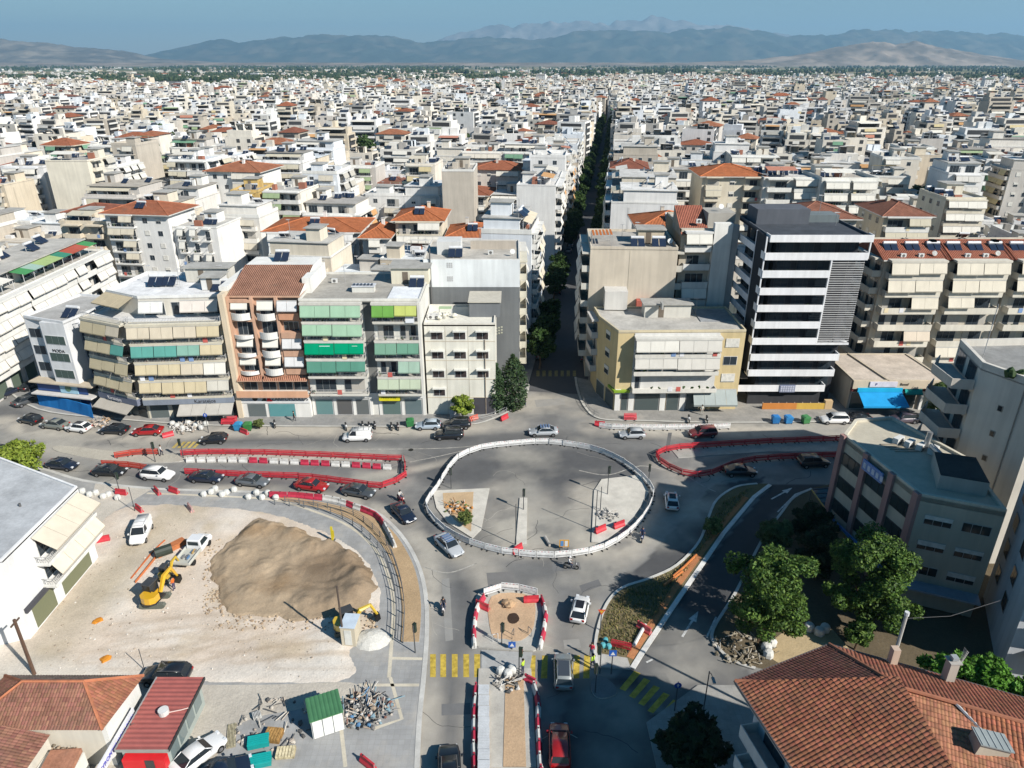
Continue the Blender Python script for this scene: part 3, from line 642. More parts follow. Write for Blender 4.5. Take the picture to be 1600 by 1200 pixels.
def facade(root, p0, p1, z0, nf, fh, bays, rnd, lod=0, topslab=True, stuff=False):
    for b in bays:
        a, e, kind = b[:3]; o = b[3] if len(b) > 3 else {}
        if kind == 'B':
            proj = o.get('proj', 1.3); pc = o.get('col', WHITE); pk = o.get('par', 'solid'); aw = o.get('aw', []); cols = o.get('doors', None)
            for k in range(nf):
                zb = z0 + k * fh; M, _ = seg_matrix(p0, p1, 0)
                balcony(root, M, a, e, zb, proj, pc, pk, lod=lod, ph=o.get('ph', .95))
                n = max(1, int((e - a) / 3.2)); wdt = (e - a) / n
                for j in range(n):
                    q = MB(M); xa = a + j * wdt + wdt * .14; xb = a + (j + 1) * wdt - wdt * .14
                    q.box(xa, xb, -.06, .02, zb, zb + 2.25, (.5, .49, .46), 'paint')
                    m_ = 3 if xb - xa > 1.6 else 2
                    for i in range(m_):
                        x_ = xa + .06 + i * (xb - xa - .06) / m_; g_ = GLASSC
                        if rnd.random() < .25: g_ = (.42, .40, .36)
                        q.box(x_, x_ + (xb - xa - .06) / m_ - .06, -.09, -.05, zb + .08, zb + 2.17, g_, 'glass')
                    q.obj('balcony_door', root)
                A = aw[k] if k < len(aw) else None
                if A:
                    if not isinstance(A, list): A = [A] * max(1, round((e - a) / o.get('awl', 4.2)))
                    m_ = len(A); ww = (e - a) / m_
                    for j, c in enumerate(A):
                        if c: awning(root, M, a + j * ww + .05, a + (j + 1) * ww - .05, zb + fh - .2, proj - .02, c, drop=o.get('drop', 1.45) * rnd.uniform(.85, 1.05), out=o.get('out', .55))
                if stuff: clutter(root, M, a, e, zb, proj, rnd)
            if topslab:
                M, _ = seg_matrix(p0, p1, 0); zt = z0 + nf * fh
                q = MB(M); q.box(a - .1, e + .1, -proj - .05, 0.0, zt - .16, zt + .16, tuple(c * .95 for c in pc)); q.obj('eave_slab', root)
        elif kind == 'W':
            wd, h = o.get('w', 1.3), o.get('h', 1.3); n = o.get('n', max(1, int((e - a) / 3.0))); sp = (e - a) / n; M, _ = seg_matrix(p0, p1, 0)
            for k in range(nf):
                for j in range(n):
                    window(root, M, a + sp * (j + .5) - wd / 2, z0 + k * fh + o.get('sill', .95), wd, h, shut=o.get('shut', rnd.choice([0, 0, .5, .9])), panes=o.get('panes', 2))
def shopfront(root, p0, p1, h, n, rnd, cols=None, wall=WHITE, sill=.15, sign=None, signc=None):
    M, L = seg_matrix(p0, p1, 0); w_ = L / n
    for j in range(n):
        q = MB(M); xa = j * w_ + .3; xb = (j + 1) * w_ - .3
        q.box(xa, xb, -.05, .02, sill, h - 1.1, (.12, .12, .12) if rnd.random() < .5 else (.5, .5, .5), 'paint')
        m_ = max(1, int((xb - xa) / 1.6))
        for i in range(m_):
            x_ = xa + .08 + i * (xb - xa - .08) / m_; q.box(x_, x_ + (xb - xa - .08) / m_ - .08, -.09, -.04, sill + .1, h - 1.25, (cols[j % len(cols)] if cols else rnd.choice([(.03, .04, .045), (.05, .09, .09), (.10, .12, .12)])), 'glass')
        q.obj('shop_window', root)
def solar(root, x, y, z, rz=0.0, s=1.0):
    M = Matrix.Translation((x, y, z)) @ Matrix.Rotation(rz, 4, 'Z') @ Matrix.Diagonal((s, s, s, 1))
    q = MB(M)
    for k in (-.62, .62):
        q.add([(k - .55, -1.0, .25), (k + .55, -1.0, .25), (k + .55, .5, 1.35), (k - .55, .5, 1.35), (k - .55, -.95, .18), (k + .55, -.95, .18), (k + .55, .55, 1.28), (k - .55, .55, 1.28)],
              [(0, 1, 2, 3), (7, 6, 5, 4), (0, 4, 5, 1), (1, 5, 6, 2), (2, 6, 7, 3), (3, 7, 4, 0)], (.02, .03, .055), 'glass')
    for k in (-1.1, 1.1): q.box(k - .03, k + .03, .4, .5, 0, 1.4, (.4, .4, .4), 'paint')
    q.tube([(-1.1, .62, 1.45), (1.1, .62, 1.45)], .27, 8, (.62, .63, .64), 'paint')
    return q.obj('solar_heater', root)
def antenna(root, x, y, z, rnd):
    q = MB(); h = rnd.uniform(1.8, 3.4); q.tube([(x, y, z), (x, y, z + h)], .035, 4, (.35, .35, .35), 'paint')
    for k in range(5): q.box(x - .5 + .06 * k, x + .5 - .06 * k, y - .015 + .16 * k, y + .015 + .16 * k, z + h - .1, z + h - .07, (.5, .5, .5), 'paint')
    q.box(x - .015, x + .015, y, y + .7, z + h - .12, z + h - .09, (.5, .5, .5), 'paint')
    return q.obj('antenna', root)
def aircon(root, x, y, z, rz=0, s=1.0):
    M = Matrix.Translation((x, y, z)) @ Matrix.Rotation(rz, 4, 'Z') @ Matrix.Diagonal((s, s, s, 1)); q = MB(M)
    q.box(-.45, .45, -.2, .2, .08, .75, (.62, .62, .6), 'paint'); q.tube([(0, -.215, .42), (0, -.2, .42)], .25, 10, (.12, .12, .12), 'paint')
    q.box(-.4, -.3, -.2, .2, 0, .08, (.3, .3, .3), 'paint'); q.box(.3, .4, -.2, .2, 0, .08, (.3, .3, .3), 'paint')
    return q.obj('air_conditioner', root)
def dish(root, x, y, z):
    q = MB(); q.tube([(x, y, z), (x, y, z + .7)], .03, 4, (.4, .4, .4), 'paint')
    q.tube([(x, y - .12, z + .85), (x, y - .02, z + .80), (x, y + .05, z + .78)], [.45, .3, .05], 10, (.65, .65, .63), 'paint'); return q.obj('satellite_dish', root)
def parapet_roof(root, pts, z, col, ph=.7, rcol=(.5, .49, .46), th=.22, name='roof'):
    n = len(pts); ar = sum(pts[i][0] * pts[(i + 1) % n][1] - pts[(i + 1) % n][0] * pts[i][1] for i in range(n))
    if ar < 0: pts = list(reversed(pts))
    q = MB(); q.prism(pts, z - .12, z + .02, rcol, 'plaster', top=rcol, topmat='roofing'); q.obj(name, root)
    cx = sum(p[0] for p in pts) / n; cy = sum(p[1] for p in pts) / n
    inn = []
    for i in range(n):
        a, b, c = Vector(pts[i - 1][:2]), Vector(pts[i][:2]), Vector(pts[(i + 1) % n][:2])
        d1 = (b - a).normalized(); d2 = (c - b).normalized(); n1 = Vector((-d1.y, d1.x)); n2 = Vector((-d2.y, d2.x)); m = (n1 + n2)
        m = m / max(.3, m.length_squared) * 2 * th; inn.append((b.x + m.x, b.y + m.y))
    q = MB(); V = [(p[0], p[1], z - .02) for p in pts] + [(p[0], p[1], z + ph) for p in pts] + [(p[0], p[1], z + ph) for p in inn] + [(p[0], p[1], z - .02) for p in inn]; F = []
    for i in range(n):
        j = (i + 1) % n; F += [(i, j, n + j, n + i), (n + i, n + j, 2 * n + j, 2 * n + i), (2 * n + i, 2 * n + j, 3 * n + j, 3 * n + i)]
    q.add(V, F, col, 'plaster'); q.obj('parapet', root)
def hip_faces(W, D, h, ov=.5, gable=False):
    x0, x1, y0, y1 = -ov, W + ov, -ov, D + ov
    if W >= D: r = (D / 2 + ov) if not gable else 0; A = (x0 + r, (y0 + y1) / 2, h); B = (x1 - r, (y0 + y1) / 2, h)
    else: r = (W / 2 + ov) if not gable else 0; A = ((x0 + x1) / 2, y0 + r, h); B = ((x0 + x1) / 2, y1 - r, h)
    c = [(x0, y0, 0), (x1, y0, 0), (x1, y1, 0), (x0, y1, 0)]
    if W >= D: return [[c[0], c[1], B, A], [c[1], c[2], B], [c[2], c[3], A, B], [c[3], c[0], A]], [(A, B), (c[0], A), (c[3], A), (c[1], B), (c[2], B)]
    return [[c[0], c[1], A], [c[1], c[2], B, A], [c[2], c[3], B], [c[3], c[0], A, B]], [(A, B), (c[0], A), (c[1], A), (c[2], B), (c[3], B)]
def tile_uv(f):
    e = (Vector(f[1]) - Vector(f[0])).normalized(); nn = e.cross(Vector(f[-1]) - Vector(f[0])).normalized(); s = nn.cross(e)
    return [((Vector(p) - Vector(f[0])).dot(e), (Vector(p) - Vector(f[0])).dot(s)) for p in f]
def hip_roof(root, W, D, z, h, col=(.40, .135, .065), ov=.5, M=None, gable=False, name='roof'):
    fs, rg = hip_faces(W, D, h, ov, gable); q = MB(M)
    for f in fs:
        f = [(p[0], p[1], p[2] + z) for p in f]; q.face(f, col, 'clay_tile', tile_uv(f))
    q.face([(-ov, -ov, z - .02), (-ov, D + ov, z - .02), (W + ov, D + ov, z - .02), (W + ov, -ov, z - .02)], (.5, .48, .44), 'plaster')
    for a, b in rg: q.tube([(a[0], a[1], a[2] + z + .03), (b[0], b[1], b[2] + z + .03)], .13, 5, tuple(c * 1.12 for c in col), 'clay_tile')
    for (xa, ya, xb, yb) in ((-ov, -ov, W + ov, -ov), (W + ov, -ov, W + ov, D + ov), (-ov, -ov, -ov, D + ov)):
        q.box(min(xa, xb) - .05, max(xa, xb) + .05, min(ya, yb) - .05, max(ya, yb) + .05, z - .22, z + .0, (.58, .57, .53))
    return q.obj(name, root)
def penthouse(root, x, y, w_, d_, z, h, col, rnd, slab=(.42, .41, .38)):
    q = MB(); q.box(x, x + w_, y, y + d_, z, z + h, col)
    q.box(x + w_ * .3, x + w_ * .3 + .9, y - .03, y + .01, z, z + 2.0, (.16, .13, .10), 'paint')
    q.box(x - .35, x + w_ + .35, y - .35, y + d_ + .35, z + h, z + h + .16, slab, 'roofing'); return q.obj('stair_house', root)
def pergola(root, x0, x1, y0, y1, z, col, rnd, h=2.5):
    """awning roof on posts over a roof terrace"""
    q = MB(); n = max(1, round((x1 - x0) / 3.2))
    for k in range(n + 1):
        x = x0 + (x1 - x0) * k / n; q.box(x - .04, x + .04, y0, y0 + .08, z, z + h - .5, (.5, .5, .5), 'paint'); q.box(x - .04, x + .04, y1 - .08, y1, z, z + h, (.5, .5, .5), 'paint')
    for k in range(n):
        a = x0 + (x1 - x0) * k / n + .04; b = x0 + (x1 - x0) * (k + 1) / n - .04; c = col if not isinstance(col, list) else col[k % len(col)]
        q.add([(a, y0 - .3, z + h - .55), (b, y0 - .3, z + h - .55), (b, y1, z + h), (a, y1, z + h), (a, y0 - .3, z + h - .6), (b, y0 - .3, z + h - .6), (b, y1, z + h - .05), (a, y1, z + h - .05)],
              [(0, 1, 2, 3), (7, 6, 5, 4), (0, 4, 5, 1), (1, 5, 6, 2), (2, 6, 7, 3), (3, 7, 4, 0)], c, 'fabric')
    return q.obj('terrace_awning', root)

AWC = [(.62, .58, .50), (.60, .57, .50), (.66, .64, .58), (.55, .50, .40), (.66, .64, .58), (.50, .46, .36), (.62, .55, .42), (.16, .30, .20), (.30, .38, .22), (.52, .30, .14), (.44, .20, .14), (.52, .44, .26), (.60, .57, .50), (.64, .62, .56), (.45, .43, .38), (.58, .56, .52)]
WALLC = [(.76, .75, .72), (.78, .77, .75), (.72, .67, .58), (.68, .62, .51), (.62, .58, .52), (.76, .71, .62), (.76, .73, .67), (.55, .52, .48), (.78, .77, .74), (.63, .55, .43), (.74, .73, .71), (.50, .45, .38), (.70, .73, .76)]
TILEC = [(.36, .13, .07), (.31, .115, .065), (.26, .10, .065), (.38, .155, .085), (.24, .11, .08)]
ROOFC = [(.50, .49, .46), (.42, .40, .37), (.60, .59, .56), (.36, .34, .31), (.70, .70, .69), (.46, .42, .36), (.66, .70, .73), (.60, .55, .47), (.72, .71, .68)]

def generic(name, label, X, Y, rot, W, D, nf, rnd, sides=(0, 0), lod=1, group=None, roofkind=None, wc=None, ac=None, fh=3.0, blank=False, tc=None):
    """apartment block: front facade on its -y side; sides=(left,right) 0 blank 1 windows 2 balconies"""
    root = empty(name, (X, Y, 0), rot)
    wc = wc or rnd.choice(WALLC); pc = rnd.choice([wc, WHITE, WHITE, tuple(min(.8, c * 1.05) for c in wc)]); gf = 3.8
    base_ac = ac or rnd.choice(AWC); H = gf + nf * fh
    q = MB(); q.box(0, W, 0, D, 0, H, wc); q.obj('wall', root)
    if rnd.random() < .5 and not sides[1]: q = MB(); q.box(W - .02, W + .03, D * .25, D * .25 + .5, 2, H - 1, tuple(c * .8 for c in wc)); q.obj('wall_channel', root)
    proj_ = rnd.choice([1.1, 1.3, 1.5])
    def mkbays(L):
        m = rnd.choice([1, 2, 2, 3]) if L > 11 else 1; out = []; gap = rnd.choice([.25, .8, 1.6])
        wl = (L - gap * (m + 1)) / m
        for j in range(m):
            a = gap + j * (wl + gap)
            if rnd.random() < .13 and m > 1: out.append((a, a + wl, 'W')); continue
            p = rnd.uniform(.45, .9); ca = base_ac if rnd.random() < .8 else rnd.choice(AWC)
            aw = []
            for k in range(nf):
                nn = max(1, round(wl / 4.2)); aw.append([ca if rnd.random() < p else None for _ in range(nn)])
            out.append((a, a + wl, 'B', dict(proj=proj_, col=pc, par=rnd.choice(['solid', 'solid', 'rail']), aw=aw)))
        return out
    facade(root, (0, 0), (W, 0), gf, nf, fh, [] if blank else mkbays(W), rnd, lod=lod, stuff=Y < 200)
    if sides[1]: facade(root, (W, 0), (W, D), gf, nf, fh, mkbays(D) if sides[1] == 2 else [(1, D - 1, 'W')], rnd, lod=lod)
    if sides[0]: facade(root, (0, D), (0, 0), gf, nf, fh, mkbays(D) if sides[0] == 2 else [(1, D - 1, 'W')], rnd, lod=lod)
    shopfront(root, (0, 0), (W, 0), 4.0, max(1, int(W / 4.5)), rnd)
    rk = roofkind or rnd.choice(['flat', 'flat', 'flat', 'flat', 'setback', 'setback', 'hip'])
    rc = rnd.choice(ROOFC)
    if rk == 'hip':
        hip_roof(root, W, D, H + .16, rnd.uniform(1.4, 2.4), tc or rnd.choice(TILEC), ov=.9)
        q = MB(); x = W * rnd.uniform(.3, .7); q.box(x, x + .7, D * .6, D * .6 + .7, H + .5, H + 3.0, wc); q.box(x - .08, x + .78, D * .6 - .08, D * .6 + .78, H + 3, H + 3.12, (.5, .48, .45)); q.obj('chimney', root)
        if rnd.random() < .5: solar(root, W * .5, D * .22, H + 1.0)
    else:
        parapet_roof(root, [(0, 0), (W, 0), (W, D), (0, D)], H, pc, rnd.choice([.35, .6, .9]), rc)
        zt = H
        if rk == 'setback':
            sb = rnd.uniform(2.2, 3.6); q = MB(); q.box(.4, W - .4, sb, D - .4, H, H + 2.9, wc); q.obj('top_floor', root)
            q = MB(); q.box(.1, W - .1, sb - .7, D - .1, H + 2.9, H + 3.08, rc, 'roofing'); q.obj('top_roof', root)
            M, _ = seg_matrix((0, sb), (W, sb))
            for j in range(max(1, int(W / 5))): window(root, M, 1.2 + j * 4.4, H + .1, 2.6, 2.1, panes=3, name='terrace_door')
            if rnd.random() < .75: pergola(root, .6, W * rnd.uniform(.6, .95), .35, sb - .72, H, base_ac if rnd.random() < .7 else rnd.choice(AWC), rnd)
            zt = H + 3.08
        pw, pd = rnd.uniform(2.8, 4.2), rnd.uniform(3, 4.5); px = rnd.uniform(.8, W - pw - 1); py = D - pd - rnd.uniform(.8, 2.5)
        penthouse(root, px, py, pw, pd, zt, 2.5, wc, rnd)
        for k in range(rnd.choice([1, 2, 3, 4])):
            x = rnd.uniform(1.4, W - 1.4)
            if px - 1.2 < x < px + pw + 1.2: y = py - 2.2
            else: y = rnd.uniform(D * .45, D - 1.5)
            solar(root, x, y, zt, rnd.uniform(-.3, .3), .9)
        if rnd.random() < .3:
            x = rnd.uniform(1, W - 2); q = MB(); q.box(x, x + .8, 1 + D * .4, 1.8 + D * .4, zt, zt + 1.8, wc); q.box(x - .08, x + .88, .92 + D * .4, 1.88 + D * .4, zt + 1.8, zt + 1.9, rc); q.obj('chimney', root)
        for k in range(rnd.choice([0, 1, 2])): antenna(root, rnd.uniform(1, W - 1), rnd.uniform(1, D - 1), zt, rnd)
        for k in range(rnd.choice([1, 2, 3, 4, 5])): a_, b_ = rnd.uniform(.6, W - 2.6), rnd.uniform(.6, D - 2.6); q = MB(); q.box(a_, a_ + rnd.uniform(.6, 2.2), b_, b_ + rnd.uniform(.5, 1.8), H + .02, H + rnd.uniform(.5, 1.9), rnd.choice([wc, rc, (.3, .28, .25), (.62, .62, .62), (.35, .15, .1)])); q.obj('roof_hut', root)
        if rnd.random() < .5: aircon(root, rnd.uniform(1, W - 1), rnd.uniform(1, D - 1), zt)
        if rnd.random() < .4 and rk == 'flat': pergola(root, 1, W - 1 if W < 9 else W * .6, 1.2, 4.2, H, rnd.choice(AWC), rnd)
    tag(root, label, 'apartment building', group)
    return root

def city_lump(q, X, Y, rot, W, D, H, rnd):
    """distant block drawn with real walls, floor bands and roof house into one mesh"""
    q.M = Matrix.Translation((X, Y, 0)) @ Matrix.Rotation(rot, 4, 'Z'); wc = rnd.choice(WALLC); pc = rnd.choice([wc, WHITE]); rc = rnd.choice(ROOFC + [WHITE])
    q.add([(0, 0, 0), (W, 0, 0), (W, D, 0), (0, D, 0), (0, 0, H), (W, 0, H), (W, D, H), (0, D, H)], [(0, 1, 5, 4), (1, 2, 6, 5), (3, 0, 4, 7), (2, 3, 7, 6)], wc, 'plaster')
    nf = max(1, int((H - 3.5) / 3)); far = Y > 1000
    if rnd.random() < .8:
        g = rnd.uniform(.3, 2); m = 1 if far or W < 12 else 2
        for k in range(nf):
            z = 3.6 + k * 3; q.add([(g, -1.2, z), (W - g, -1.2, z), (W - g, -1.2, z + 1), (g, -1.2, z + 1), (g, 0, z), (W - g, 0, z)], [(0, 1, 2, 3), (1, 0, 4, 5)], pc, 'plaster')
            if not far: q.add([(g, 0, z), (g, 0, z + 1), (g, -1.2, z + 1), (g, -1.2, z), (W - g, 0, z), (W - g, 0, z + 1), (W - g, -1.2, z + 1), (W - g, -1.2, z)], [(0, 1, 2, 3), (7, 6, 5, 4)], pc, 'plaster')
            q.add([(g + .3, -.03, z + .1), (W - g - .3, -.03, z + .1), (W - g - .3, -.03, z + 2.3), (g + .3, -.03, z + 2.3)], [(0, 1, 2, 3)], (.06, .062, .065), 'plaster')
            if rnd.random() < .6:
                c = rnd.choice(AWC); a = rnd.uniform(g, W * .4); b = rnd.uniform(W * .55, W - g)
                q.add([(a, -1.2, z + 2.7), (b, -1.2, z + 2.7), (b, -1.7, z + 1.3), (a, -1.7, z + 1.3)], [(0, 1, 2, 3)], c, 'fabric')
    else:
        for k in range(nf):
            for j in range(int(W / 4)): x = 1.5 + j * 4; z = 4.4 + 3 * k; q.add([(x, -.03, z), (x + 1.4, -.03, z), (x + 1.4, -.03, z + 1.3), (x, -.03, z + 1.3)], [(0, 1, 2, 3)], (.05, .055, .06), 'glass')
    for k in range(nf):
        for j in range(int(W / 5)):
            x = 1.5 + j * 5; z = 4.2 + 3 * k
            if rnd.random() < .7: q.add([(x + 1.6, D + .03, z), (x, D + .03, z), (x, D + .03, z + 1.6), (x + 1.6, D + .03, z + 1.6)], [(0, 1, 2, 3)], (.06, .065, .07), 'glass')
    if rnd.random() < .45:
        for k in range(nf):
            z = 3.6 + k * 3
            for xs_, sg in ((W, 1), (0, -1)):
                q.add([(xs_ + sg * 1.0, 1, z), (xs_ + sg * 1.0, D - 1, z), (xs_ + sg * 1.0, D - 1, z + .95), (xs_ + sg * 1.0, 1, z + .95), (xs_, 1, z), (xs_, D - 1, z)], [(0, 1, 2, 3), (1, 0, 4, 5)], pc, 'plaster')
                q.add([(xs_ + sg * .03, 1.2, z + .1), (xs_ + sg * .03, D - 1.2, z + .1), (xs_ + sg * .03, D - 1.2, z + 2.3), (xs_ + sg * .03, 1.2, z + 2.3)], [(0, 1, 2, 3)], (.06, .062, .065), 'plaster')
    if rnd.random() < .13:
        c = rnd.choice(TILEC); h = rnd.uniform(1.5, 2.6)
        for f in hip_faces(W, D, h, .6)[0]: f = [(p[0], p[1], p[2] + H) for p in f]; q.face(f, c, 'clay_tile', tile_uv(f))
    else:
        q.add([(0, 0, H - .5), (W, 0, H - .5), (W, D, H - .5), (0, D, H - .5)], [(0, 1, 2, 3)], rc, 'roofing')
        q.add([(0, .25, H - .5), (W, .25, H - .5), (W, .25, H), (0, .25, H), (0, 0, H), (W, 0, H)], [(1, 0, 3, 2), (3, 2, 5, 4)][1:], pc, 'plaster')
        z = H - .5
        if rnd.random() < .4:
            s = rnd.uniform(2, 4); q.add([(1, s, z), (W - 1, s, z), (W - 1, D - 1, z), (1, D - 1, z), (1, s, z + 3), (W - 1, s, z + 3), (W - 1, D - 1, z + 3), (1, D - 1, z + 3)], [(0, 1, 5, 4), (1, 2, 6, 5), (2, 3, 7, 6), (3, 0, 4, 7), (4, 5, 6, 7)], wc, 'plaster')
            q.add([(2, s - .03, z), (W - 2, s - .03, z), (W - 2, s - .03, z + 2.2), (2, s - .03, z + 2.2)], [(0, 1, 2, 3)], (.06, .062, .065), 'plaster')
            if rnd.random() < .6: q.add([(1.5, .6, z + 2.2), (W - 2, .6, z + 2.2), (W - 2, s, z + 2.7), (1.5, s, z + 2.7)], [(0, 1, 2, 3)], rnd.choice(AWC), 'fabric')
            z += 3
        for _ in range(1 if far else 2):
            a, b = rnd.uniform(1, W * .6), rnd.uniform(D * .4, D * .7); e, f_ = rnd.uniform(2.5, 4), rnd.uniform(2, 4)
            q.add([(a, b, z), (a + e, b, z), (a + e, b + f_, z), (a, b + f_, z), (a, b, z + 2.6), (a + e, b, z + 2.6), (a + e, b + f_, z + 2.6), (a, b + f_, z + 2.6)], [(0, 1, 5, 4), (1, 2, 6, 5), (3, 0, 4, 7), (4, 5, 6, 7)], rnd.choice([wc, rc]), 'plaster')
        if not far:
            for _ in range(3):
                a, b = rnd.uniform(1, W - 3), rnd.uniform(2, D - 3)
                q.add([(a, b, z + .2), (a + 2.2, b, z + .2), (a + 2.2, b + 1.4, z + 1.4), (a, b + 1.4, z + 1.4)], [(0, 1, 2, 3)], (.03, .04, .06), 'glass')
                q.add([(a, b + 1.4, z + 1.2), (a + 2.2, b + 1.4, z + 1.2), (a + 2.2, b + 1.4, z + 1.7), (a, b + 1.4, z + 1.7), (a, b + 1.8, z + 1.7), (a + 2.2, b + 1.8, z + 1.7)], [(0, 1, 2, 3), (3, 2, 5, 4)], (.6, .6, .6), 'paint')
# ================================================================== HAND-BUILT HOUSES
BEI = (.50, .43, .29); GREY_A = (.55, .53, .49); PALE_A = (.66, .64, .58)
def box_obj(name, root, a, col, mat='plaster'):
    q = MB(); q.box(*a, col, mat); return q.obj(name, root)
def H(name, label, X, Y, rot=0, cat='apartment building'):
    return tag(empty(name, (X, Y, 0), rot), label, cat)
def roof_things(root, x0, x1, y0, y1, z, rnd, ns=3, na=2, wc=WHITE, ph=True):
    if ph: penthouse(root, x0 + (x1 - x0) * rnd.uniform(.2, .5), y1 - 5, 3.6, 4, z, 2.6, wc, rnd)
    for k in range(ns): solar(root, x0 + (x1 - x0) * (k + .5) / ns + rnd.uniform(-.4, .4), y0 + (y1 - y0) * rnd.uniform(.3, .45), z, rnd.uniform(-.3, .3))
    for k in range(na): antenna(root, rnd.uniform(x0 + 1, x1 - 1), rnd.uniform(y0 + 2, y1 - 1), z, rnd)

def h_corner_beige():
    rnd = random.Random(11)
    t = H('corner_apartment_block', 'six-storey corner block with beige and teal awnings and white roof, curved boulevard front', -43.9, 102.1)
    A, B, C = (0, 0), (-13.9, -1.1), (-21.8, 2.4); wc = (.60, .56, .45); pc = (.56, .52, .42)
    fp = [A, (0, 15), (-19, 17), C, B]
    q = MB(); q.prism(fp, 0, 16.2, wc, 'plaster'); q.obj('wall', t)
    b = BEI; te = (.10, .30, .26); g = (.52, .46, .36)
    parapet_roof(t, [(0, 0), (0, 15), (-19, 17), (-21.8, 2.4), (-13.9, -1.1)], 16.2, (.66, .65, .62), .2, (.70, .70, .69))
    top = [(-.5, 3.2), (-.5, 14.5), (-18.5, 16.5), (-20, 5.6), (-13.4, 2.2)]
    q = MB(); q.prism(top, 16.2, 19, (.62, .59, .52), 'plaster'); q.obj('top_floor', t); parapet_roof(t, top, 19, (.74, .74, .72), .45, (.76, .76, .76))
    L1 = 13.94; L2 = 8.64
    facade(t, B, A, 4.2, 4, 3.0, [(.2, L1 - .2, 'B', dict(proj=1.5, col=pc, par='rail', aw=[[b, b, b, (.5, .48, .42)], [b, b, g, PALE_A], [te, te, (.2, .36, .3), b], [g, g, g, b]], drop=1.6))], rnd, stuff=True)
    facade(t, C, B, 4.2, 4, 3.0, [(.1, L2 - .1, 'B', dict(proj=1.5, col=pc, par='rail', aw=[[b, b, b], [b, b, b], [b, b, te], [b, b, g]], drop=1.6))], rnd, stuff=True)
    facade(t, (0, 0), (0, 15), 4.2, 5, 2.7, [(4, 8, 'W')], rnd)
    M, _ = seg_matrix((-13.4, 2.2), (-.5, 3.2), 0)
    for k in range(3): window(t, M, .6 + k * 4.2, 16.3, 3.2, 2.1, panes=3, name='terrace_door')
    awning(t, M, .5, 4.1, 18.9, 1.2, (.6, .6, .58), 1.5, .8); awning(t, M, 6.6, 12.2, 18.9, 1.2, (.60, .55, .5), 1.5, .8)
    M, _ = seg_matrix((-20, 5.6), (-13.4, 2.2), 0); awning(t, M, .2, 6.6, 19.2, .2, (.45, .38, .26), 1.0, 2.7)
    M, _ = seg_matrix(B, A, 0); balcony(t, M, .2, L1 - .1, 16.3, 1.3, (.6, .57, .48), 'rail', 1.0); M, _ = seg_matrix(C, B, 0); balcony(t, M, .1, L2, 16.3, 1.3, (.6, .57, .48), 'rail', 1.0)
    M, _ = seg_matrix(B, A, 0); q = MB(M); q.box(.2, L1, -1.6, 0, 3.2, 4.05, (.22, .25, .30)); q.obj('fascia', t)
    put_text(t, 'Karatejos', .85, (.02, .02, .02), -4.2, -1.95, 3.6, math.atan2(1.1, 13.9), 'shop_lettering')
    awning(t, M, 5.6, 13.9, 3.2, 1.4, (.42, .40, .36), 1.1, 2.0)
    M, _ = seg_matrix(C, B, 0); q = MB(M); q.box(0, L2, -1.6, 0, 3.0, 4.05, (.16, .18, .24)); q.obj('fascia', t)
    put_text(t, 'Karatejos', .8, (.5, .5, .52), -19.0, -.8, 3.5, math.atan2(-3.5, 7.9), 'shop_lettering')
    awning(t, M, .2, 7.8, 3.0, 1.4, (.40, .37, .32), .9, 1.8)
    shopfront(t, B, A, 4.0, 4, rnd); shopfront(t, C, B, 4.0, 2, rnd)
    for x, y in ((-13.5, 9), (-11.5, 9.2), (-2.2, 6.5)): solar(t, x, y, 19.1)
    penthouse(t, -9.5, 11, 7, 3, 19.1, 2.3, (.6, .58, .52), rnd); penthouse(t, -5.2, 6.5, 3, 3, 19.1, 2, (.7, .7, .68), rnd)
    for _ in range(4): antenna(t, rnd.uniform(-16, -2), rnd.uniform(6, 13), 19.1, rnd)

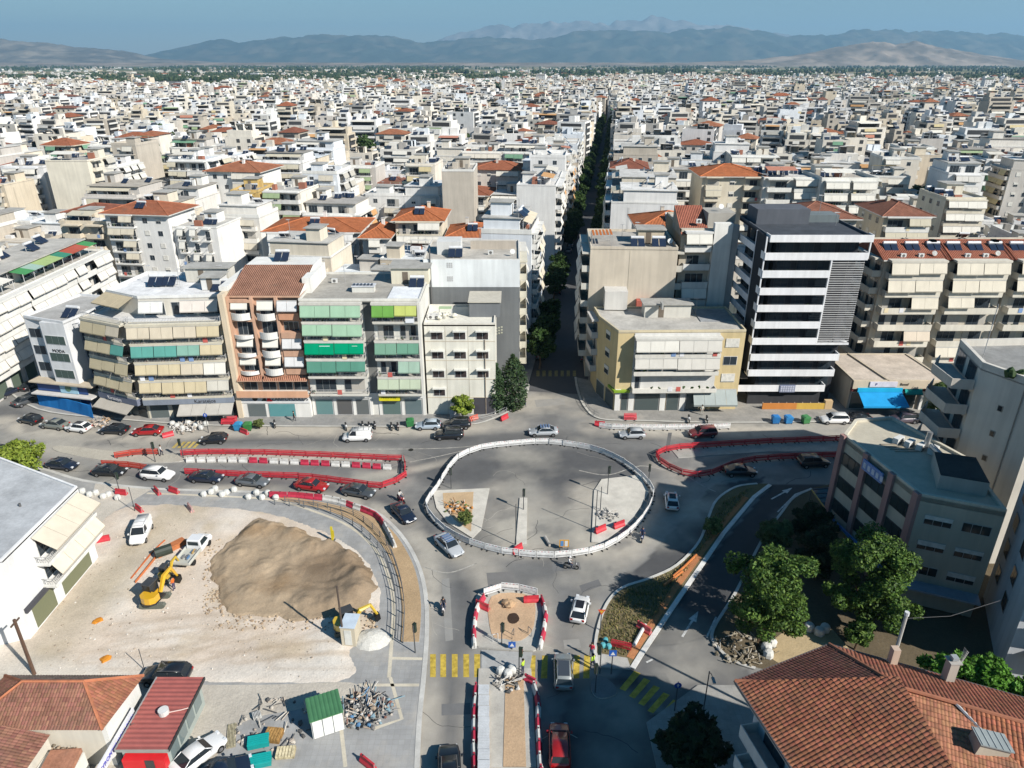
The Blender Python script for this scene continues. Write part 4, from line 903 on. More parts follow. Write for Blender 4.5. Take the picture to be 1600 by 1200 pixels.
def h_pink():
    rnd = random.Random(12); t = H('pink_apartment_block', 'salmon pink block with curved white balconies and brown tiled roof beside green awnings', -43.7, 102.1)
    pk = (.56, .35, .245); cr_ = (.66, .56, .42); Wd = 11.6
    box_obj('wall', t, (0, Wd, .8, 15, 0, 20), pk); box_obj('party_wall', t, (-.02, .75, -.9, 15.1, 0, 20.6), cr_)
    q = MB(); q.box(.75, Wd, -.6, .8, 0, 4.2, WHITE); q.obj('shop_front', t)
    def cbal(x0, x1, z, pr, col, ph=.95):
        q = MB(); n = 8; pts = [(x0 + (x1 - x0) * k / n, -pr - .55 * math.sin(math.pi * k / n)) for k in range(n + 1)]
        q.prism([(x0, .8)] + pts + [(x1, .8)], z - .16, z, col, bottom=True)
        rs = [[(p[0], p[1], z), (p[0], p[1] + .09, z), (p[0], p[1] + .09, z + ph), (p[0], p[1], z + ph)] for p in pts]; q.rings([[r[0], r[3], r[2], r[1]] for r in rs], col, 'plaster'); return q.obj('balcony', t)
    for k in range(4):
        z = 7.6 + k * 3.0
        cbal(1.3, 4.1, z, .2, (.7, .69, .66), .45 + .5 * (k == 3)); cbal(5.2, 7.9, z, .35, (.7, .69, .66)); M = Matrix.Translation((0, .8, 0))
        for a in (1.6, 5.4, 8.7): window(t, M, a, z + .05, 2.3, 2.2, panes=3, name='balcony_door')
        box_obj('balcony', t, (8.4, Wd - .1, -.25, .8, z - .16, z + (.9 if k % 2 else .8)), pk if k != 3 else (.60, .32, .2))
        M2 = Matrix.Identity(4)
        if k in (0, 1, 3): awning(t, M2, 1.4, 3.9, z + 2.75, -.1, PALE_A, 1.1, .5)
        if k in (0, 1, 3): awning(t, M2, 5.4, 7.8, z + 2.75, .1, PALE_A, 1.15, .5)
        if k in (0, 1, 3): awning(t, M2, 8.4, 11.4, z + 2.8, .1, (.6, .6, .6), 1.4, .5)
    for x in (.78, 4.3, 8.0): box_obj('pilaster', t, (x, x + .42, -.1, .8, 7.0, 20), pk)
    for z in (10.2, 16.2, 19.2): box_obj('cornice', t, (.8, 4.6, -.12, .8, z - .1, z + .35), pk)
    q = MB()
    for (x0, x1) in ((.7, 4.6), (4.8, Wd)):
        f = [(x0, -1.0, 6.7), (x1, -1.0, 6.7), (x1, .8, 7.7), (x0, .8, 7.7)]; q.face(f, (.42, .20, .13), 'clay_tile', tile_uv(f)); q.box(x0, x1, -1.05, .8, 6.55, 6.68, pk)
    q.obj('canopy', t)
    box_obj('balcony', t, (.5, Wd + .1, -1.5, .8, 3.95, 4.15), pk); box_obj('balcony_parapet', t, (.5, Wd + .1, -1.5, -1.4, 4.15, 5.1), (.66, .38, .24))
    M = Matrix.Translation((0, .8, 0))
    for a in (1, 4, 6.6, 9): window(t, M, a, 4.3, 2.2, 2.1, panes=2)
    # eaves and the long tiled slope
    q = MB(); f = [(.9, .3, 20.1), (Wd + .2, .3, 20.1), (Wd + .2, 9.5, 22.4), (.9, 9.5, 22.4)]; q.face(f, (.33, .17, .115), 'clay_tile', tile_uv(f)); q.box(.9, Wd + .2, .28, .5, 19.8, 20.08, pk)
    q.face([(.9, .3, 20.1), (.9, 9.5, 22.4), (.9, 9.5, 20), (.9, .3, 20)], cr_, 'plaster'); q.face([(Wd + .2, 9.5, 22.4), (Wd + .2, .3, 20.1), (Wd + .2, .3, 20), (Wd + .2, 9.5, 20)], WHITE, 'plaster')
    q.box(.9, Wd + .2, 9.5, 15, 20, 22.3, WHITE, 'plaster'); q.obj('roof', t)
    box_obj('parapet', t, (-.4, .9, 1, 15, 20.6, 21.3), WHITE)
    q = MB(); q.box(.75, Wd, -.72, -.6, 2.7, 4.1, (.72, .72, .71)); q.obj('sign_board', t)
    put_text(t, 'ZARIFOPOULOS', .80, (.02, .02, .02), 8.5, -.75, 3.4, 0, 'shop_lettering')
    q = MB(Matrix.Translation((4.9, -.76, 3.4)) @ Matrix.Rotation(R(90), 4, 'X'))
    q.prism([(-.9, -.3), (-.1, -.3), (-.25, .55)], 0, .05, (.03, .03, .03), 'paint'); q.prism([(-.05, -.35), (.85, -.35), (.2, .6)], 0, .06, (.6, .02, .03), 'paint'); q.obj('sign_emblem', t)
    q = MB(); q.tube([(3.0, -.72, 3.5), (3.0, -.80, 3.5)], .42, 16, (.02, .02, .02), 'paint'); q.obj('sign_disc', t)
    M = Matrix.Translation((0, -.6, 0))
    for a, b_, c in ((1.6, 4.5, (.12, .14, .14)), (4.9, 9.2, (.10, .26, .27))):
        q = MB(M); q.box(a, b_, -.05, .02, .2, 2.6, (.5, .5, .5), 'paint'); q.box(a + .08, b_ - .08, -.09, -.04, .3, 2.5, c, 'glass'); q.obj('shop_window', t)
    solar(t, 6, 12.5, 22.3)

def h_green():
    rnd = random.Random(13); t = H('green_awning_block', 'six-storey white block with green awnings in two balcony bays above small shops', -32.0, 102.4)
    Wd = 18.2; wc = (.66, .65, .60)
    box_obj('wall', t, (0, Wd, 0, 14.5, 0, 19.4), wc); box_obj('recess_shade_strip', t, (9.5, 10.9, -.02, 0, 4, 19), (.20, .20, .19))  # flat dark strip between the bays, the gap's shade put into its colour
    box_obj('side_wall', t, (Wd - .4, Wd, -1.3, 0, 4, 19.4), wc)
    T, G, Pg, Gr = (.09, .24, .18), (.0, .26, .13), (.30, .46, .33), (.42, .48, .36)
    pc = (.62, .60, .54)
    facade(t, (0, 0), (Wd, 0), 4.2, 5, 3.0, [(.3, 9.4, 'B', dict(proj=1.35, col=pc, par='rail', awl=4.6, aw=[None, [T, T], [G, G], [Pg, Pg], [Pg, Pg]], drop=1.6)),
        (11.0, 17.8, 'B', dict(proj=1.35, col=pc, par='rail', awl=3.4, aw=[[Gr, Gr], [None, (.3, .42, .34)], [(.16, .30, .22), (.13, .28, .2)], None, [(.14, .32, .07), (.42, .47, .14)]], drop=1.6))], rnd, stuff=True)
    parapet_roof(t, [(0, -.5), (Wd, -.5), (Wd, 14.5), (0, 14.5)], 19.4, (.66, .65, .6), .35, (.40, .38, .34))
    q = MB(); q.box(13.2, 18, .4, 6.5, 19.45, 19.6, (.8, .82, .84), 'roofing'); q.obj('white_membrane', t)
    box_obj('roof_hut', t, (7.2, 10.6, 3.8, 5.2, 19.4, 20.3), (.66, .65, .6)); q = MB(); q.box(7.1, 10.7, 3.7, 5.6, 20.3, 20.4, (.6, .62, .65), 'roofing')
    for k in range(6): q.box(7.3 + k * .55, 7.6 + k * .55, 4.2, 4.8, 20.4, 20.6, (.05, .06, .08), 'glass')
    q.obj('roof_vents', t); penthouse(t, 12.6, 8.5, 6, 4.5, 19.4, 2.6, (.66, .62, .5), rnd); solar(t, 16.9, 6.9, 19.4); aircon(t, 3.3, 9, 19.4)
    box_obj('white_stair_wall', t, (-.3, 1.0, 3.5, 13, 19.4, 21.8), WHITE); antenna(t, 5, 9, 19.4, rnd); antenna(t, 11, 11, 19.4, rnd)
    q = MB(); 
    for x in (0, 3.4, 6.5, 9.2, 10.7, 14.3, 17.7): q.box(x, x + .45, -.12, .05, 0, 3.1, WHITE)
    q.box(0, Wd, -.14, .05, 3.1, 4.0, (.70, .70, .68)); q.obj('shop_front', t)
    for a, b_, c in ((.5, 3.3, (.12, .22, .22)), (3.9, 6.4, (.10, .10, .10)), (7, 9.1, (.12, .13, .13)), (11.2, 14.2, (.10, .15, .14)), (14.8, 17.6, (.12, .16, .17))):
        q = MB(); q.box(a, b_, -.06, .02, .15, 2.9, (.45, .45, .45), 'paint'); q.box(a + .1, b_ - .1, -.1, -.05, .25, 2.8, c, 'glass'); q.obj('shop_window', t)
    q = MB(); q.box(10.9, 14.2, -.9, -.15, 3.0, 3.9, (.62, .56, .02), 'paint'); q.obj('yellow_sign', t); put_text(t, 'MANAVIKI', .5, (.05, .08, .02), 12.5, -.93, 3.62, 0, 'shop_lettering')
    put_text(t, 'MMO', .75, (.03, .03, .03), 2.2, -.18, 3.6, 0, 'shop_lettering'); put_text(t, 'CAFE', .35, (.05, .05, .05), 4.6, -.18, 3.55, 0, 'shop_lettering')
    q = MB(); q.box(2.6, 4.2, -1.5, -1.44, 11.2, 12.6, (.72, .74, .76), 'fabric'); q.box(7.6, 8.4, -1.5, -1.44, 11.5, 12.6, (.72, .72, .72), 'fabric'); q.box(16, 17.3, -1.5, -1.44, 16.3, 17.4, (.7, .72, .76), 'fabric'); q.obj('laundry', t)

def h_office_white():
    rnd = random.Random(14); t = H('panelled_white_building', 'cream panelled four-storey building with small barred windows and roof terrace beside cypress trees', -13.5, 102.6, 0, 'building')
    wc = (.70, .68, .60); Wd = 10.9
    box_obj('wall', t, (0, Wd, 0, 9.2, 0, 15.4), wc)
    for z in (3.4, 6.6, 9.8, 13.0):
        box_obj('string_course', t, (0, Wd, -.05, 0, z - .32, z - .26), (.60, .52, .40))
        for k in range(3):
            if z < 4 and k > 0: continue
            x = 1.0 + k * 3.5; M = Matrix.Identity(4)
            window(t, M, x, z, 1.9, 1.25, (.75, .75, .73), (.05, .04, .04), 0, 2)
            q = MB(); q.box(x - .1, x + 2.1, -.85, 0, z + 1.45, z + 1.5, (.66, .66, .62))
            for j in range(7): q.box(x + .1 + j * .28, x + .14 + j * .28, -.85, -.75, z + 1.5, z + 1.75, (.66, .66, .62))
            q.obj('window_canopy', t)
    for x in (3.2, 6.7): box_obj('panel_joint', t, (x, x + .05, -.03, 0, .2, 15.2), (.5, .46, .38))
    q = MB(); q.tube([(9.3, -.1, 0), (9.3, -.1, 13)], .07, 6, (.3, .25, .2), 'paint'); q.obj('drain_pipe', t)
    parapet_roof(t, [(0, 0), (Wd, 0), (Wd, 9.2), (0, 9.2)], 15.3, (.70, .67, .6), .4, (.50, .48, .44))
    box_obj('entrance', t, (7.4, Wd - .2, -.06, 0, 0, 3.1), (.06, .06, .07), 'glass'); box_obj('roof_room', t, (6.8, 11.6, 3.6, 9.2, 15.4, 17.8), (.17, .18, .19))
    q = MB(); q.box(6.6, 11.8, 3.4, 9.2, 17.8, 17.95, (.5, .47, .4)); q.obj('roof_room_slab', t)
    for x in (.8, 1.7): aircon(t, x, 2.5, 15.4); aircon(t, x, 3.4, 15.4)
    q = MB(); q.box(2.0, 4.0, 3.4, 4.6, 16.8, 16.86, (.35, .45, .28), 'fabric')
    for a, b_ in ((2.0, 3.4), (4, 3.4), (2, 4.6), (4, 4.6)): q.box(a - .03, a + .03, b_ - .03, b_ + .03, 15.4, 16.8, (.6, .6, .6), 'paint')
    q.obj('terrace_canopy', t)
    for k in range(6): q = MB(); x = rnd.uniform(1, 5); y = rnd.uniform(1.5, 5); q.ball((x, y, 15.8), .4, (.6, .58, .5), 'fabric', 6, 4, 1, .3, rnd); q.obj('roof_sack', t)
    box_obj('service_kiosk', t, (3.6, 5.0, -1.6, -.3, .1, 2.2), (.6, .6, .6))

def h_blank_tall():
    rnd = random.Random(15); t = H('blank_walled_block', 'tall block with white-over-grey blank wall and balconies facing the avenue, behind panelled building', -14.6, 114.0)
    Wd = 15.9; box_obj('wall', t, (0, Wd, 0, 14, 0, 20.2), (.62, .61, .57))
    box_obj('grey_cladding', t, (.1, Wd, -.08, 0, 0, 18.0), (.17, .18, .185)); box_obj('white_wall_panel', t, (.1, Wd, -.1, 0, 18.0, 22.6), (.70, .73, .74))
    box_obj('upper_floor', t, (0, Wd, .05, 14, 20.2, 22.4), (.66, .64, .6))
    for z in (19, 21.3):
        q = MB()
        for i in range(3):
            for j in range(3): q.box(3.9 + i * .35, 4.15 + i * .35, -.14, -.1, z + j * .3, z + .22 + j * .3, (.45, .45, .45))
        q.obj('wall_vent', t)
    q = MB()
    for i in range(3):
        for j in range(3): q.box(11.8 + i * .45, 12.1 + i * .45, -.14, -.08, 9.6 + j * .5 + i * .12, 9.85 + j * .5 + i * .12, (.5, .5, .4))
    q.obj('wall_grille', t)
    facade(t, (Wd, 0), (Wd, 14), 4.2, 6, 3.0, [(.3, 6.4, 'B', dict(proj=1.2, col=(.66, .62, .5), aw=[])), (7, 13.7, 'B', dict(proj=1.2, col=(.66, .64, .58), aw=[[None, PALE_A]] * 6))], rnd)
    parapet_roof(t, [(0, 0), (Wd, 0), (Wd, 14), (0, 14)], 22.4, (.6, .58, .54), .3, (.50, .47, .42))
    q = MB(); q.tube([(1.2, -.2, 12), (1.2, -.2, 24.5)], .12, 6, (.12, .12, .12), 'paint'); q.obj('flue_pipe', t)
    box_obj('roof_block', t, (2, 6, 4, 8, 22.4, 24.6), (.62, .62, .6)); box_obj('roof_wall', t, (7.4, 15.2, 8, 8.4, 22.4, 23.8), (.45, .4, .34)); solar(t, 5.2, 2.6, 22.4); aircon(t, 11, 4, 22.4); dish(t, 14.7, 3, 22.4); antenna(t, 9, 10, 22.4, rnd)

def h_yellow():
    rnd = random.Random(16); t = H('yellow_apartment_block', 'four-storey yellow and white corner block with cream awnings right of the avenue mouth', 16.6, 104.0)
    Y_ = (.62, .50, .28); Wd = 20; fp = [(0, 0), (Wd, .4), (Wd, 12), (-2.6, 12), (-2.2, 7)]
    q = MB(); q.prism(fp, 0, 13.6, Y_, 'plaster'); q.obj('wall', t); parapet_roof(t, fp, 13.6, (.60, .52, .36), .35, (.50, .48, .44))
    q = MB(); q.box(2.6, 15.9, -.06, .3, 4, 13.5, (.66, .65, .62)); q.obj('wall_panel', t)
    c = (.58, .56, .51)
    facade(t, (0, -.05), (Wd, .35), 4.0, 3, 3.0, [(2.6, 16.0, 'B', dict(proj=1.5, col=(.68, .66, .6), par='solid', ph=.55, awl=6.6, aw=[None, [c, c], [PALE_A, c]], drop=1.7, out=.4))], rnd, stuff=True)
    M, _ = seg_matrix((0, 0), (Wd, .4), 0)
    for k, sh in enumerate((.9, 0, .95)): window(t, M, 17.0, 5.0 + 3 * k, 2.2, 1.5, shut=sh)
    M, _ = seg_matrix((-2.2, 7), (0, 0), 0)
    for k in range(3): window(t, M, 3.0, 5.2 + 3 * k, 1.6, 1.5, shut=.4)
    facade(t, (-2.6, 12), (-2.2, 7), 4.0, 3, 3.0, [(0.2, 4.6, 'B', dict(proj=1.1, col=(.55, .53, .5), aw=[]))], rnd)
    q = MB(); q.prism([(-.2, -.6), (2.4, -.5), (2.4, 0), (-.2, 2.2), (-.9, 2)], 3.5, 3.85, (.22, .36, .03), 'paint', bottom=True); q.obj('green_sign', t)
    q = MB()
    for x in (0.1, 2.3, 7.4, 10.6): q.box(x, x + .9, -.15, .1, 0, 3.9, WHITE)
    q.obj('shop_pillar', t)
    for a, b_ in ((1.1, 2.2), (3.3, 7.3), (8.5, 10.5), (11.6, 13.8)):
        q = MB(); q.box(a, b_, -.06, .1, .1, 3.2, (.4, .4, .4), 'paint'); q.box(a + .08, b_ - .08, -.1, -.05, .2, 3.1, (.07, .09, .09), 'glass'); q.obj('shop_window', t)
    shopfront(t, (-2.2, 7), (0, 0), 4, 2, rnd)
    M = Matrix.Identity(4); awning(t, M, 12.6, 19.6, 3.9, .1, (.34, .38, .37), 2.0, 1.6, .3)
    penthouse(t, 5.2, 7.2, 7.6, 2.8, 13.6, 2.2, (.62, .6, .54), rnd); q = MB(); q.box(7.6, 7.9, 5.5, 6.9, 15.5, 16.5, (.4, .4, .38)); q.obj('chimney', t)
    box_obj('gravel_bed', t, (14, 19.5, 5, 11, 13.6, 13.75), (.32, .33, .34), 'roofing'); antenna(t, 14, 8.6, 13.6, rnd)

def h_beige_behind():
    rnd = random.Random(17); t = H('blank_beige_block', 'blank beige-walled block with roof junk standing behind the yellow corner building', 13.2, 118.0, -AVA * .4)
    wc = (.60, .53, .43); Wd = 14.6; box_obj('wall', t, (0, Wd, 0, 14, 0, 23.4), wc); parapet_roof(t, [(0, 0), (Wd, 0), (Wd, 14), (0, 14)], 23.4, wc, .45, (.42, .40, .36))
    facade(t, (0, 14), (0, 0), 4, 6, 3.1, [(.3, 6.5, 'B', dict(proj=1.3, col=(.6, .58, .52), aw=[[PALE_A]] * 6)), (7.2, 13.7, 'B', dict(proj=1.3, col=(.6, .58, .52), aw=[[PALE_A, None]] * 6))], rnd)
    facade(t, (Wd, 0), (Wd, 14), 4, 6, 3.1, [(1, 13, 'B', dict(proj=1.2, col=(.6, .58, .52), aw=[]))], rnd)
    box_obj('panel_joint', t, (6.6, 6.7, -.03, 0, 14, 23.2), (.5, .45, .36))
    q = MB(); f = [(.2, 2.4, 25.2), (3.6, 2.4, 24.6), (3.6, 5.8, 25.9), (.2, 5.8, 26.3)]
    for k in range(6): q.box(.4 + k * .6, .75 + k * .6, 2.2, 6.2, 25.2 + .03 * k, 25.28 + .03 * k, (.45, .14, .04), 'fabric')
    for a, b_ in ((.4, 2.3), (3.7, 2.3), (.4, 6.1), (3.7, 6.1)): q.box(a - .04, a + .04, b_ - .04, b_ + .04, 23.4, 25.2, (.3, .3, .3), 'paint')
    q.obj('slatted_canopy', t); penthouse(t, 8.3, 4.2, 4.4, 3.4, 23.4, 2.4, (.56, .48, .36), rnd); solar(t, 11.6, 2.2, 23.4); solar(t, 8.0, 2.0, 23.4); dish(t, 13.6, 3, 23.4); antenna(t, 6, 9, 23.4, rnd); antenna(t, 9, 12, 23.4, rnd)
    box_obj('lean_to', t, (2.6, 6.4, -3.2, -.05, 13.8, 17.0), (.62, .6, .56)); box_obj('red_clutter', t, (8.2, 10.4, -1.4, -.1, 13.7, 14.9), (.45, .12, .09))

def h_narrow():
    rnd = random.Random(18); t = H('narrow_stair_tower_block', 'narrow tall block with white stair tower and sloping red roof left of dark building', 28.6, 119.5)
    wc = (.50, .45, .37); Wd = 9.6
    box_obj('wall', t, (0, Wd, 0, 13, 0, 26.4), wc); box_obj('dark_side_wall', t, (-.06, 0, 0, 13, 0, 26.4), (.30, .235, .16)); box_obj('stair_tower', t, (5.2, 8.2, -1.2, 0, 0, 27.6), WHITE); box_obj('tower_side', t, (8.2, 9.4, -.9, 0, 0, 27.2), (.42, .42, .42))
    facade(t, (.2, 0), (5.2, 0), 4, 7, 3.15, [(.4, 4.8, 'B', dict(proj=1.2, col=(.70, .69, .66), aw=[None, None, [PALE_A], [PALE_A], [None], [None], [PALE_A]]))], rnd, stuff=True)
    q = MB(); f = [(-.2, -.6, 25.6), (4.6, -.6, 25.6), (4.6, 6.5, 29.2), (-.2, 6.5, 29.2)]; q.face(f, (.33, .12, .08), 'clay_tile', tile_uv(f)); q.face([(-.2, 6.5, 29.2), (-.2, -.6, 25.6), (-.2, -.6, 25.3), (-.2, 6.5, 25.3)], (.35, .3, .24), 'plaster'); q.obj('roof', t)
    box_obj('roof_house', t, (4.6, 9.2, 1.5, 6.5, 26.4, 28.8), (.4, .38, .34)); parapet_roof(t, [(0, 6.6), (Wd, 6.6), (Wd, 13), (0, 13)], 26.4, wc, .4); dish(t, 7, 3, 28.8); aircon(t, 3.0, 1.2, 27.1); antenna(t, 2, 9, 26.4, rnd)

def h_dark():
    rnd = random.Random(19); t = H('dark_modern_block', 'new ten-storey dark grey block with long white balcony bands and louvred corner', 38.6, 105.6)
    Wd, D, dk = 15.2, 15.5, (.035, .038, .045); wh = (.80, .80, .81); fh = 2.74; z0 = 2.95
    box_obj('wall', t, (1.6, Wd - 1.0, 1.5, D, 0, 27.4), dk, 'plaster'); box_obj('left_panel', t, (.45, .9, 1.4, 4.9, 6, 27.6), dk, 'plaster')
    for k in range(10):
        z = z0 + k * fh; lv = 3 <= k <= 7
        x0, x1 = (-.4, Wd) if k < 9 else (0, Wd + .3)
        if k == 0: x0, x1 = -2.8, 12.6
        if k in (1, 2): x0, x1 = -.3, 13.4 + .25 * k
        if lv: x1 = 9.9
        q = MB(); zt = z + (.95 if k < 9 else .9); q.box(x0, x1, 0, 1.6, z - .16, z, wh); q.box(x0, x1, -.08, .06, z - .18, zt, wh)
        q.box(x0 - .06, x0 + .08, .06, 1.7, z - .18, zt, wh)
        if not lv: q.box(x1 - .08, x1 + .06, .06, 4.0 if k < 3 else 1.7, z - .18, zt, wh); 
        if k < 3: q.box(Wd - 1.0, x1, 1.6, 4.0, z - .16, z, wh)
        q.obj('balcony', t)
        if k < 9:
            for j, a in enumerate((2.1, 5.2, 8.4, 11.4)):
                if lv and j == 3: continue
                M = Matrix.Translation((0, 1.5, 0)); window(t, M, a, z + .02, 2.2, 2.1, (.04, .04, .045), (.03, .04, .05), panes=2 + (j % 2), name='balcony_door')
            if k not in (0,): clutter(t, Matrix.Translation((0, .1, 0)), x0 + 1, x1 - 1, z, 0.0, rnd)
            # left side balconies, open behind the upright panel
            q = MB(); q.box(-.3, 1.6, 5.0, D - .6, z - .16, z, wh); q.box(-.38, -.25, 5.0, D - .6, z - .18, z + .95, (.74, .75, .78)); q.obj('side_balcony', t)
            for j in range(3):
                q = MB(); q.box(1.54, 1.62, 5.6 + j * 3, 7.8 + j * 3, z + .02, z + 2.1, (.03, .035, .045), 'glass'); q.obj('side_window', t)
    q = MB()
    for k in range(int(14.6 / .36)): q.box(10.0, 14.9, .0, .12, z0 + 3 * fh + .1 + k * .36, z0 + 3 * fh + .22 + k * .36, (.42, .42, .42), 'paint')
    for x in (10.0, 12.4, 14.8): q.box(x, x + .1, .12, .25, z0 + 3 * fh, z0 + 8 * fh, (.1, .1, .1), 'paint')
    q.box(9.9, 15.0, -.05, 1.5, z0 + 3 * fh - .2, z0 + 3 * fh + .1, wh); q.obj('louvre_screen', t)
    box_obj('white_frame', t, (Wd - .1, Wd + .1, -.05, .2, z0 + 8 * fh, 28.4), wh); q = MB(); q.box(9.75, 9.95, -.05, .3, z0 + 3 * fh, z0 + 8 * fh, wh); q.obj('white_post', t)
    for y in (.1, 4.7): box_obj('panel_frame', t, (-.5, -.3, y, y + .18, 5.8, 28.2), (.70, .71, .74))
    box_obj('upright_panel', t, (-.42, -.3, .28, 4.7, 5.8, 28.2), dk)
    parapet_roof(t, [(0, 0), (Wd + .3, 0), (Wd + .3, D), (0, D)], 28.0, (.10, .11, .125), .35, (.075, .085, .10)); q = MB(); q.box(0, Wd + .3, 0, D, 27.6, 27.95, dk); q.obj('roof_edge', t)
    box_obj('plant_room', t, (1, 9.5, 10, 15, 28, 30.4), (.11, .12, .14)); box_obj('plant_room_low', t, (9.5, 15, 11.5, 15, 28, 29.2), (.16, .19, .2)); antenna(t, 13.5, 9, 28, rnd); antenna(t, 12, 12.5, 29.2, rnd)
    box_obj('garage', t, (.5, 12.4, .8, 1.5, 0, 2.7), (.05, .05, .055)); q = MB(); q.box(5.2, 7.7, -.2, -.1, 2.7, 4.0, (.22, .25, .36), 'paint')
    for i in range(3):
        for j in range(6): q.box(5.35 + j * .38, 5.62 + j * .38, -.24, -.2, 2.85 + i * .36, 3.1 + i * .36, (.5, .52, .6), 'paint')
    q.obj('letting_board', t)
    q = MB(); f = (.55, .22, .06)
    q.box(2.4, 8.0, -1.3, -1.15, .1, 1.15, f, 'fabric'); q.box(8.0, 12.6, -1.3, -1.15, .1, 1.15, (.55, .36, .08), 'fabric'); q.box(12.6, 13.8, -1.35, -.6, .1, 1.6, (.52, .38, .22), 'fabric')
    for k in range(9): q.box(2.4 + k * 1.3, 2.5 + k * 1.3, -1.15, -1.05, .1, 1.3, (.4, .35, .3))
    o = q.obj('site_hoarding', None); o.location = (38.6, 105.6, .05); tag(o, 'orange and yellow plastic hoarding along the foot of the dark building', 'hoarding')

def h_low_shop():
    rnd = random.Random(20); t = H('low_shop_building', 'single-storey shop with flat tan roof and bright blue awning beside dark building', 54.9, 104.6, 0, 'shop')
    box_obj('wall', t, (0, 15.0, 0, 11, 0, 5.3), (.52, .45, .36)); parapet_roof(t, [(0, -.6), (15.0, -.6), (14.2, 11), (0, 11)], 5.3, (.56, .49, .38), .18, (.58, .50, .42))
    q = MB(); f = [(5.4, -.6), (5.7, -.6), (4.2, 11), (3.9, 11)]; q.prism(f, 5.3, 5.55, (.5, .43, .33)); q.obj('roof_divider', t); box_obj('fascia', t, (0, 15.0, -.7, -.58, 4.0, 5.4), (.58, .50, .38)); box_obj('dark_band', t, (0, 15.0, -.55, -.02, 3.5, 4.0), (.12, .03, .035))
    q = MB(); q.box(2.6, 7.0, -.85, -.7, 4.4, 5.3, (.62, .60, .66), 'paint'); q.obj('sign_board', t); put_text(t, 'P', .6, (.05, .05, .2), 3.6, -.88, 4.85, 0, 'shop_lettering'); put_text(t, 'Benef', .6, (.1, .08, .06), 8.2, -.75, 4.8, 0, 'shop_lettering')
    q = MB(); B_ = (.02, .28, .58)
    q.add([(1.0, -.7, 3.6), (8.0, -.7, 3.6), (8.1, -3.6, 2.3), (.9, -3.6, 2.3), (1.0, -.7, 3.5), (8.0, -.7, 3.5), (8.1, -3.6, 2.2), (.9, -3.6, 2.2)], [(0, 3, 2, 1), (4, 5, 6, 7), (0, 1, 5, 4), (1, 2, 6, 5), (2, 3, 7, 6), (3, 0, 4, 7)], B_, 'fabric')
    q.box(.9, 8.1, -3.65, -3.6, 2.0, 2.3, B_, 'fabric'); q.box(.8, 8.0, -.95, -.7, 3.55, 4.2, (.02, .38, .62), 'fabric'); q.obj('blue_awning', t)
    M = Matrix.Translation((0, -.5, 0)); awning(t, M, 8.5, 11.3, 4.0, .1, (.02, .27, .25), .7, .6)
    shopfront(t, (0, 0), (15, 0), 4.2, 4, rnd, [(.05, .07, .07), (.04, .05, .05)])
    for x in (8.2, 11.6, 14.4): box_obj('pillar', t, (x, x + .4, -.4, 0, 0, 3.5), WHITE)

def h_cream(name, label, X, wd, seed, extra=False):
    rnd = random.Random(seed); t = H(name, label, X, 117.0); wc = (.56, .51, .42); pc = (.66, .62, .53); D = 15
    box_obj('wall', t, (0, wd, 0, D, 0, 21.8), wc)
    a = (.63, .58, .48); n = None
    aw = [[n, n], [n, (.6, .52, .42)], [n, n], [n, a], [a, a], [a, a]] if seed % 2 else [[a, a], [n, n], [n, n], [a, n], [a, a], [a, a]]
    facade(t, (0, 0), (wd, 0), 3.9, 6, 3.0, [(.4, wd - .8, 'B', dict(proj=1.7, col=pc, awl=4.8, aw=aw, drop=1.8))], rnd, stuff=True)
    if extra: facade(t, (0, D), (0, 0), 3.9, 6, 3.0, [(.6, 6.5, 'B', dict(proj=1.5, col=pc, aw=[[a]] * 6)), (7.2, D - .4, 'B', dict(proj=1.5, col=pc, aw=[]))], rnd)
    hip_roof(t, wd, 9.2, 21.9, 2.2, (.30, .11, .07), ov=.6, gable=True); parapet_roof(t, [(0, 10), (wd, 10), (wd, D), (0, D)], 21.9, wc, .3)
    for k in range(3): solar(t, 1.8 + k * (wd - 3) / 2, 2.6, 22.5); 
    for k in range(2): aircon(t, 3 + k * 3, .3, 22.05); dish(t, wd - 2.2, .4, 22.0); box_obj('chimney', t, (wd - 1.6, wd - .7, 3, 4, 22, 24.4), pc)

